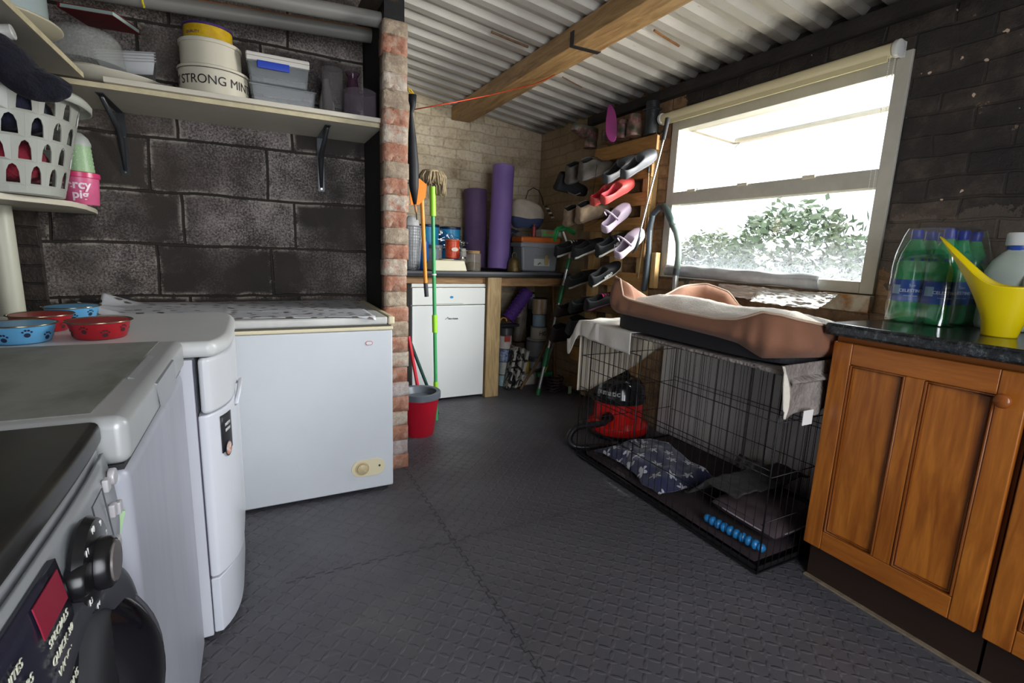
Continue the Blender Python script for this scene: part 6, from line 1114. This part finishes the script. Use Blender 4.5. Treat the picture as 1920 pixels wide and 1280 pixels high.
def catmull(P, n=12):
    out = []; P = [Vector(p) for p in P]; Q = [P[0]*2-P[1]]+P+[P[-1]*2-P[-2]]
    for i in range(1, len(Q)-2):
        for k in range(n): t = k/n; out.append(0.5*((2*Q[i])+(Q[i+1]-Q[i-1])*t+(2*Q[i-1]-5*Q[i]+4*Q[i+1]-Q[i+2])*t*t+(3*Q[i]-Q[i-1]-3*Q[i+1]+Q[i+2])*t**3))
    return out+[Q[-2]]
fine = catmull([(p-base_)/1.07 for p in hp], 16); b.tube(fine, [0.0165+0.0018*(i % 2) for i in range(len(fine))], 12); obj('hose', b, M('1d1d20', 0.35), vc, smooth=True)
b = B()
for i in range(7): a = 2*PI*i/7; b.box(fine[-1]+Vector((0.012*math.cos(a)+0.02, 0, 0.012*math.sin(a))), (0.03, 0.004, 0.004))
obj('clip_prongs', b, M('8a8a88', 0.4), vc)

# cloths over the crate
def twl(u, v):
    y = 2.21-0.50*u; s = v*0.60; xt = 2.02; top = 0.50
    if s < top: x = xt-s; z = CH+0.020
    else: x = CX0-0.024-0.004*math.sin(u*19)*((s-top)/0.12); z = CH+0.020-(s-top)*(0.75+0.25*u)
    if y > CY1+0.01: z -= min(0.12, (y-CY1-0.01)*1.5); 
    k = (0.008*nz((u*7, v*8, 3))+0.006*math.sin(u*16+v*3)*(0.3+v))*(0.08 if (y < 1.96 and x > 1.46) else 1); return (x-abs(k)*(s >= top), y+0.01*nz((v*4, u*4, 0)), z+abs(k))
tm = NT('ribbed_towel'); wv = tm.n('ShaderNodeTexWave'); tm.l(tm.coord(), wv.inputs['Vector']); wv.inputs['Scale'].default_value = 70; wv.bands_direction = 'Y'; tm.base(hx('c6c1b8')); tm.rough(0.9); tm.bump(wv.outputs['Fac'], 0.3, 0.002)
tag(obj('white_towel', B().grid(60, 60, twl), tm.m, solid=0.003, smooth=True), 'white ribbed towel draped over the far front corner of the crate', 'towel')
flc = M('c4b9a6', 0.95, bump=0.8, bscale=80, sheen=0.4)
def cfl(u, v):
    P = [at(1086, 640, 'y', 2.125), at(1100, 748, 'y', 2.125)]; x = 1.505+0.66*u; zb = 0.325+0.28*u+0.05*max(0, 1-u*8); z = CH-0.045-(CH-0.045-zb)*v; return (x, 2.126+0.012*math.sin(u*9)*v, z)
tag(obj('fleece_drape', B().grid(40, 12, cfl), M('c2b6a2', 0.95, var=0.05, scale=8), solid=0.004, smooth=True), 'cream fleece sheet hanging down over the far end of the crate', 'sheet')
def knit_mat():
    t = NT('grey_knit'); v = t.n('ShaderNodeTexVoronoi'); t.l(t.coord(scale=(1, 1, 1)), v.inputs['Vector']); v.inputs['Scale'].default_value = 75; n_ = t.noise(t.coord(), 18, 3)
    t.base(t.mix(t.ramp(n_, [(0.4, 0), (0.65, 1)]), hx('746c67'), hx('8e8680'))); t.rough(0.95); t.bump(v.outputs['Distance'], 0.9, 0.006); return t.m
def kn(u, v):      # over the top of the crate and a little down the front
    y = 1.80-0.86*u; s = v*0.628; top = 0.615
    if s < top: x = 2.12-s; z = CH+0.010+0.001*nz((u*9, v*9, 0))
    else: x = CX0-0.013-0.003*math.sin(u*30); z = CH+0.010-(s-top)*(0.55+0.35*max(0, u-0.6)*2)
    if y < CY0: z -= (CY0-y)*0.6
    return (x, y, z)
kb = thing('knitted_blanket', 'grey knitted blanket with white fleece lining under the dog bed, hanging at the near corner', 'blanket'); obj('knitted_face', B().grid(60, 50, kn), knit_mat(), kb, solid=0.006, smooth=True)
KQ = [at(1466, 686, 'y', 0.965), at(1568, 672, 'y', 0.965), at(1462, 783, 'y', 0.955), at(1552, 768, 'y', 0.955)]
def kh(u, v):      # the hanging corner, its free edge folded back
    p = (KQ[0]*(1-u)+KQ[1]*u)*(1-v)+(KQ[2]*(1-u)+KQ[3]*u)*v; p = p+Vector((0.022*(1-u)**2*math.sin(v*PI), -0.010*math.sin(u*9+v*2)*v, -0.006*math.sin(u*12)*v)); return p
obj('hanging_corner', B().grid(30, 30, kh), knit_mat(), kb, solid=0.006, smooth=True)
def fl_(u, v): p = kh(0.0, v); w_ = 0.003+0.028*math.sin(min(1, max(0, (v-0.12)/0.88))*PI)**0.8; return p+Vector((-w_*(1-u)*(0.75 if v < 0.85 else 0.4), -0.004-0.006*u, 0))
b = B(); b.grid(6, 24, fl_); obj('fleece_lining', b, M('cfc9bb', 0.95, bump=0.9, bscale=70), kb, solid=0.006, smooth=True)
p = at(1508, 778, 'y', 0.945); b = B(); b.box(p+Vector((0, -0.012, -0.004)), (0.050, 0.002, 0.050)); obj('care_label', b, white_p, kb)
# dog bed
def bed():
    t = thing('dog_bed', 'large brown bolster dog bed with pale piping and cream fleece on top of the crate', 'dog bed', (0, 0, 0)); x0, x1, y0, y1 = 1.475, 2.13, 0.955, 1.935; zb = CH+0.038; n = 160
    cx, cy = (x0+x1)/2, (y0+y1)/2; hx_, hy_ = (x1-x0)/2, (y1-y0)/2
    def per(a, ins=0.0): c, s = math.cos(a), math.sin(a); return Vector((cx+(hx_-ins)*math.copysign(abs(c)**0.30, c), cy+(hy_-ins)*math.copysign(abs(s)**0.30, s), 0))
    def hgt(p):
        u = (p.y-y0)/(y1-y0); fr = max(0, min(1, (x1-p.x)/(x1-x0)))
        front = lerp_tab([(0, 0.155), (0.06, 0.166), (0.12, 0.167), (0.17, 0.145), (0.22, 0.128), (0.34, 0.116), (0.56, 0.124), (0.80, 0.138), (0.85, 0.150), (0.885, 0.225), (0.95, 0.236), (1, 0.225)], u); back = lerp_tab([(0, 0.10), (0.5, 0.08), (0.72, 0.10), (0.80, 0.17), (0.93, 0.20), (1, 0.19)], u); h = front*fr+back*(1-fr)-0.012
        if u > 0.9: h -= 0.10*math.exp(-((fr-0.5)/0.22)**2)
        if u < 0.1: h -= 0.02*math.exp(-((fr-0.5)/0.25)**2)
        return h
    rings = []; tops = []; 
    for i in range(n):
        a = 2*PI*i/n; p = per(a); h = hgt(p); w1 = 0.010*nz((p.x*9, p.y*9, 1)); sag = 0.015*(p.x < 1.6)*(p.y < 1.35)
        prof = [(0.02, 0.0), (0.0-w1*.5, 0.02), (-0.012-w1-sag, h*0.35), (-0.006-w1, h*0.75), (0.004, h), (0.014, h+0.003), (0.050, h*0.86), (0.065, h*0.5), (0.07, 0.03)]
        lift = lerp_tab([(0, 0.02), (0.10, 0.0), (0.20, 0.036), (0.35, 0.046), (0.6, 0.052), (1, 0.060)], (p.y-y0)/(y1-y0))*max(0, min(1, (x1-p.x)/(x1-x0)))**1.5; crs = 0.004*math.sin(p.y*95+2*nz((p.y*9, 1, 1)))*(p.x < 1.6); rings.append([per(a, ins+(crs if 0 < kk_ < 4 else 0))+Vector((0, 0, zb+max(z, 0)+lift*max(0, 1-z/h))) for kk_, (ins, z) in enumerate(prof)]); tops.append(per(a, 0.006)+Vector((0, 0, zb+h+0.003)))
    m = len(rings[0]); b = B(); vs = [p for r in rings for p in r]
    b.add(vs, [(i*m+k, ((i+1) % n)*m+k, ((i+1) % n)*m+k+1, i*m+k+1) for i in range(n) for k in range(m-1)])
    obj('bolster', b, M('80563f', 0.85, var=0.15, scale=5, bump=0.3, bscale=40, sheen=0.1), t, smooth=True, sub=1)
    b = B(); b.tube(tops, 0.0045, 8, closed=True); obj('piping', b, M('b59a84', 0.7), t, smooth=True)
    b = B(); b.prism([(per(2*PI*i/60, 0.035).x, per(2*PI*i/60, 0.035).y) for i in range(60)], 0.066, Matrix.Translation((0, 0, zb-0.011))); obj('base', b, M('17171b', 0.7), t)
    def fl(u, v):
        x = x0+0.045+(x1-x0-0.09)*u; y = y0+0.045+(y1-y0-0.09)*v; e = min(u, 1-u, v, 1-v); z = zb+0.078+0.070*min(1, e*5)**0.6-0.045*max(0, min(1, (x-1.72)/0.3))+0.016*nz((x*4, y*4, 3))+0.004*nz((x*25, y*25, 1)); return (x, y, z)
    b = B(); b.grid(60, 80, fl); ft = NT('sherpa_fleece'); n_ = ft.noise(ft.coord(), 120, 4, 0.8); ft.base(hx('c9c1b6')); ft.rough(0.95); ft.bump(n_, 1.0, 0.008); obj('fleece_cushion', b, ft.m, t, smooth=True)
bed()
def foil(u, v):
    y = 1.88-0.62*u; x = 2.219-(0.135 if y < 1.58 else max(0.035, 0.135-(y-1.58)*1.6))*v**1.3-0.008*abs(nz((u*6, v*5, 9))); z = 0.966-0.062*v; k = 0.012*nz((u*13, v*9, 2))+0.008*nz((u*31, v*18, 5)); return (x-abs(k), y, z+k*0.5)
ff = NT('silver_foil'); ff.base(hx('c9c6c2')); ff.rough(0.42); ff.p.inputs['Metallic'].default_value = 0.85
tag(obj('foil_sheet', B().grid(90, 40, foil), ff.m, solid=0.001, smooth=True), 'crinkled silver foil sheet hanging from the window sill onto the dog bed', 'foil')

# ============================================================ CABINETS ON THE RIGHT
pine = wood('orange_pine', 'b66e26', '884813', ax='XYZ', scale=(5, 5, 0.5), ring=5, rough=0.32, knots=True, bump_=0.1); pine_h = wood('orange_pine_rail', 'aa6422', '8f4f19', ax='XYZ', scale=(5, 0.5, 5), ring=5, rough=0.32, bump_=0.1); dkline = M('4a2610', 0.5)
def cabinet(label, ya_, yb_, knob):
    t = thing('base_cabinet', label, 'cabinet'); b = B(); b.bb((1.672, ya_+.002, 0.15), (2.25, yb_-.002, 0.870)); obj('carcass', b, M('8a4f1e', 0.5), t, bevel=0.001)
    b = B(); b.bb((1.705, ya_+.003, 0), (1.72, yb_-.003, 0.149)); obj('plinth', b, M('2d2019', 0.4), t)
    d0, d1, z0, z1 = ya_+.010, yb_-.004, 0.145, 0.852; xf, xb = 1.649, 1.671; D = B()
    st = 0.058; rl = 0.066; mid = (d0+d1)/2
    b = B(); b.bb((xf+.014, d0+.002, z0+.002), (xb, d1-.002, z1-.002)); door = obj('door', b, pine, t)
    for q0, q1 in ((d0, d0+st), (d1-st, d1)): b = B(); b.bb((xf, q0, z0), (xb-.001, q1, z1)); obj('stile', b, pine, door, bevel=0.004, seg=3)
    for q0, q1 in ((z1-rl, z1), (z0, z0+rl)): b = B(); b.bb((xf+.0008, d0+st, q0), (xb-.001, d1-st, q1)); obj('rail', b, pine_h, door, bevel=0.003)
    b = B(); b.bb((xf+.0012, mid-0.024, z0+rl), (xb, mid+0.024, z1-rl)); obj('muntin', b, pine, door, bevel=0.003)
    for (p0_, p1_) in ((d0+st, mid-0.024), (mid+0.024, d1-st)):
        b = B(); b.bb((xf+.012, p0_, z0+rl), (xb-.002, p1_, z1-rl)); obj('panel', b, pine, door)
        b = B(); q = 0.010; zz0, zz1 = z0+rl, z1-rl
        for k in range(2):
            i0 = q*k*0.6; x_ = xf+0.004+0.004*k; r = [(x_, p0_+i0+.003, zz0+i0+.003), (x_, p1_-i0-.003, zz0+i0+.003), (x_, p1_-i0-.003, zz1-i0-.003), (x_, p0_+i0+.003, zz1-i0-.003)]; b.tube(r, 0.0042-0.001*k, 6, closed=True)
        obj('moulding', b, M('7d4316', 0.35), door, smooth=True)
    kp = at(1882, 751, 'x', xf-0.012) if knob else Vector((0, ya_+0.05, 0.75)); b = B(); b.lathe([(0.009, 0), (0.008, 0.008), (0.017, 0.014), (0.019, 0.020), (0.014, 0.027), (0, 0.029)], (xf, kp.y, kp.z), 28, mat=Matrix.Rotation(-PI/2, 4, 'Y')); obj('knob', b, M('8a4c1f', 0.25, coat=0.3), door, smooth=True)
    return t
cabinet('orange pine cabinet with two panelled door and round knob, beside the crate', 0.447, 0.930, True)
cabinet('second orange pine cabinet cut off by the right edge of the view', -0.06, 0.445, False)
def granite():
    t = NT('black_granite'); v = t.noise(t.coord(), 70, 4, 0.8); n_ = t.noise(t.coord(), 14, 3); t.base(t.ramp(t.math('ADD', t.math('MULTIPLY', v, 0.7), t.math('MULTIPLY', n_, 0.3)), [(0.45, hx('17191a')), (0.55, hx('2c2f30')), (0.64, hx('5a5f60'))])); t.rough(0.16); return t.m
b = B(); b.bb((1.618, -0.72, 0.8725), (2.256, 0.945, 0.912)); tag(obj('granite_worktop', b, granite(), bevel=0.010, seg=4), 'black speckled worktop on the orange pine cabinets', 'worktop')
b = B(); b.bb((1.690, -0.1, 0.0), (1.7045, 0.93, 0.006)); tag(obj('floor_strip', b, M('8a7a66', 0.7, var=0.4, scale=40)), 'thin pale dirty strip along the foot of the plinth', 'strip')
WT = 0.9125
# water bottles in shrink film
grn = NT('green_bottle'); grn.base(hx('46c27a')); grn.rough(0.08); grn.p.inputs['Alpha'].default_value = 0.72; grn.p.inputs['Transmission Weight'].default_value = 0.3; grn = grn.m
def bottle(label, x, y):
    t = thing('water_bottle', label, 'bottle', (x, y, WT+0.001), group='six pack of water bottles'); b = B(); r = 0.0425; prof = [(0.020, 0.006), (0.032, 0.0), (0.040, 0.006), (r, 0.022), (r-.0015, 0.055), (r, 0.065), (r, 0.150), (r-.001, 0.165), (0.041, 0.19), (0.034, 0.225), (0.022, 0.258), (0.0135, 0.275), (0.0135, 0.289)]
    n = 40; vs = []
    for rr, z in prof:
        for k in range(n): a = 2*PI*k/n; f = 1-0.10*max(0, math.cos(a*5))*max(0, 1-z/0.05)+0.02*math.cos(a*8)*(0.19 < z < 0.26); vs.append((rr*f*math.cos(a), rr*f*math.sin(a), z))
    b.add(vs, [(i*n+k, i*n+(k+1) % n, (i+1)*n+(k+1) % n, (i+1)*n+k) for i in range(len(prof)-1) for k in range(n)]); obj('body', b, grn, t, smooth=True)
    b = B(); b.lathe([(r+.0006, 0.068), (r+.0006, 0.140)], n=40, caps=False); lb = obj('label_band', b, M('1d4f9e', 0.3), t, smooth=True)
    b = B(); b.lathe([(0.0385, 0.202), (0.0335, 0.224)], n=40, caps=False); obj('neck_label', b, M('2c3f8e', 0.35), t, smooth=True)
    b = B(); b.lathe([(0.0150, 0.272), (0.0160, 0.274), (0.0160, 0.300), (0.0148, 0.303), (0, 0.303)], n=28); obj('cap', b, M('2b3f9c', 0.35), t, smooth='a'); return t, lb
BT = None
spots = [(1.9535, 0.88575, 'front far'), (1.9535, 0.79725, 'front near'), (2.042, 0.88575, 'middle far'), (2.042, 0.79725, 'middle near'), (2.1305, 0.88575, 'wall side far'), (2.1305, 0.79725, 'wall side near')]
labs = ['green water bottle at the corner of the pack nearest the window and room', 'green water bottle at the room side of the pack, with lettered label', 'green water bottle in the middle of the window side of the pack', 'green water bottle in the middle of the pack on the can side', 'green water bottle at the wall corner of the pack nearest the window', 'green water bottle at the wall corner of the pack nearest the yellow can']
for i, (x, y, _) in enumerate(spots):
    if BT is None:
        BT, lb = bottle(labs[0], x, y); text('lettering', 'San', 0.013, M('b9c6dc', 0.4), lb, (0, 0, 0.122), (0, 0, R(-52)), bend=0.0438); text('lettering', 'CELESTINO', 0.0135, M('d5dceb', 0.4), lb, (0, 0, 0.104), (0, 0, R(-52)), bend=0.0438, bold=0.0003); text('lettering', 'mineral water', 0.007, M('b9c6dc', 0.4), lb, (0, 0, 0.088), (0, 0, R(-52)), bend=0.0438)
        b = B(); b.grid(8, 2, lambda u, v: (0.0437*math.cos(R(-222+38*u)), 0.0437*math.sin(R(-222+38*u)), 0.092+0.03*v)); obj('printed_panel', b, M('8fb0c4', 0.4), lb)
    else:
        dup(BT, (x, y, WT+0.001), (0, 0, (0.15, -0.1, 0.3, 0.2, -0.2, 0)[i] if i > 1 else 0.12), labs[i])
sw = thing('shrink_film', 'clear shrink film wrapped round the six water bottles', 'film', (2.042, 0.8415, WT))
def film(u, v):
    a = 2*PI*u; c, s = math.cos(a), math.sin(a); c = math.copysign(abs(c)**0.33, c); s = math.copysign(abs(s)**0.33, s); z = 0.003+0.305*v; k = 1 if z < 0.19 else 1-0.19*((z-0.19)/0.118)**1.6; k2 = 1 if z < 0.19 else 1-0.22*((z-0.19)/0.118)**1.6
    return (0.1385*c*k+0.0015*nz((a*3, v*8, 0)), 0.0955*s*k2+0.0015*nz((a*4, v*9, 5)), z+0.002*nz((a*5, v*7, 2)))
b = B(); b.grid(80, 24, film); b.grid(14, 10, lambda u, v: (0.110*(2*u-1), 0.073*(2*v-1), 0.309)); obj('film', b, glass('film2', 'eef2f4', 0.10, 1.3), sw, smooth=True)
# watering can
tip = at(1764, 440, 'x', 1.83); wc0 = at(1872, 622, 'z', WT); wc0 = at(1871, 630, 'z', WT); dv = Vector((tip.x-wc0.x, tip.y-wc0.y)); aT = math.atan2(dv.y, dv.x); Ls = dv.length; yw = M('e2c90a', 0.35)
wc = thing('watering_can', 'bright yellow plastic watering can with a long open spout on the granite worktop', 'watering can', (wc0.x, wc0.y, WT), (0, 0, aT))
def can_(u, v):
    a = 2*PI*(u-0.5); f = math.exp(-(a/0.72)**2); g = math.exp(-((abs(a)-PI)/0.6)**2); hgt_ = 0.140+(tip.z-WT-0.145)*f**1.1+0.035*g; z = hgt_*v; r = 0.036+0.040*v**1.1; r += (Ls-0.076)*f**1.1*max(0, (v-0.15)/0.85)**1.35
    w_ = 1.0-0.25*f*v; return (r*math.cos(a)*1.0 if abs(a) < PI/2 else r*math.cos(a)*1.05, r*math.sin(a)*w_*0.85, z)
b = B(); b.grid(96, 36, can_); b.lathe([(0.035, 0.004), (0, 0.004)], n=40, caps=False, sy=0.85); obj('body', b, yw, wc, smooth=True, solid=0.0025)
b = B(); b.tube([(-0.070, 0, 0.16), (-0.115, 0, 0.19), (-0.145, 0, 0.16), (-0.135, 0, 0.09), (-0.085, 0, 0.05), (-0.045, 0, 0.045)], 0.010, 12); obj('handle', b, yw, wc, smooth=True, sub=1)
# jugs
mj = milky('milky_jug', 'b9c4bb', 0.88, 0.35)
def jug(label, c, sc, cap=True):
    t = thing('plastic_jug', label, 'jug', (c.x, c.y, WT)); b = B(); b.lathe([(x*sc, z*sc) for x, z in ((0.062, 0.0), (0.072, 0.004), (0.076, 0.02), (0.076, 0.17), (0.074, 0.20), (0.060, 0.235), (0.040, 0.262), (0.030, 0.272), (0.030, 0.288))], n=44, pw=2.6); obj('body', b, mj, t, smooth=True)
    b = B(); b.lathe([(0.031*sc, 0.272*sc), (0.033*sc, 0.275*sc), (0.033*sc, 0.285*sc), (0.031*sc, 0.287*sc)], n=30); obj('seal_ring', b, M('2d4fae', 0.4), t, smooth='a')
    b = B(); b.lathe([(0.038*sc, 0.288*sc), (0.039*sc, 0.290*sc), (0.039*sc, 0.326*sc), (0.036*sc, 0.331*sc), (0, 0.331*sc)], n=36); obj('cap', b, M('d5d8d6', 0.35), t, smooth='a')
    b = B(); b.tube([(-0.055*sc, -0.055*sc, 0.20*sc), (-0.078*sc, -0.062*sc, 0.16*sc), (-0.072*sc, -0.062*sc, 0.09*sc)], 0.012*sc, 10); obj('grip_moulding', b, mj, t, smooth=True)
jug('large translucent white jug with white cap and blue ring behind the watering can', Vector((2.092, 0.672, 0)), 0.90)
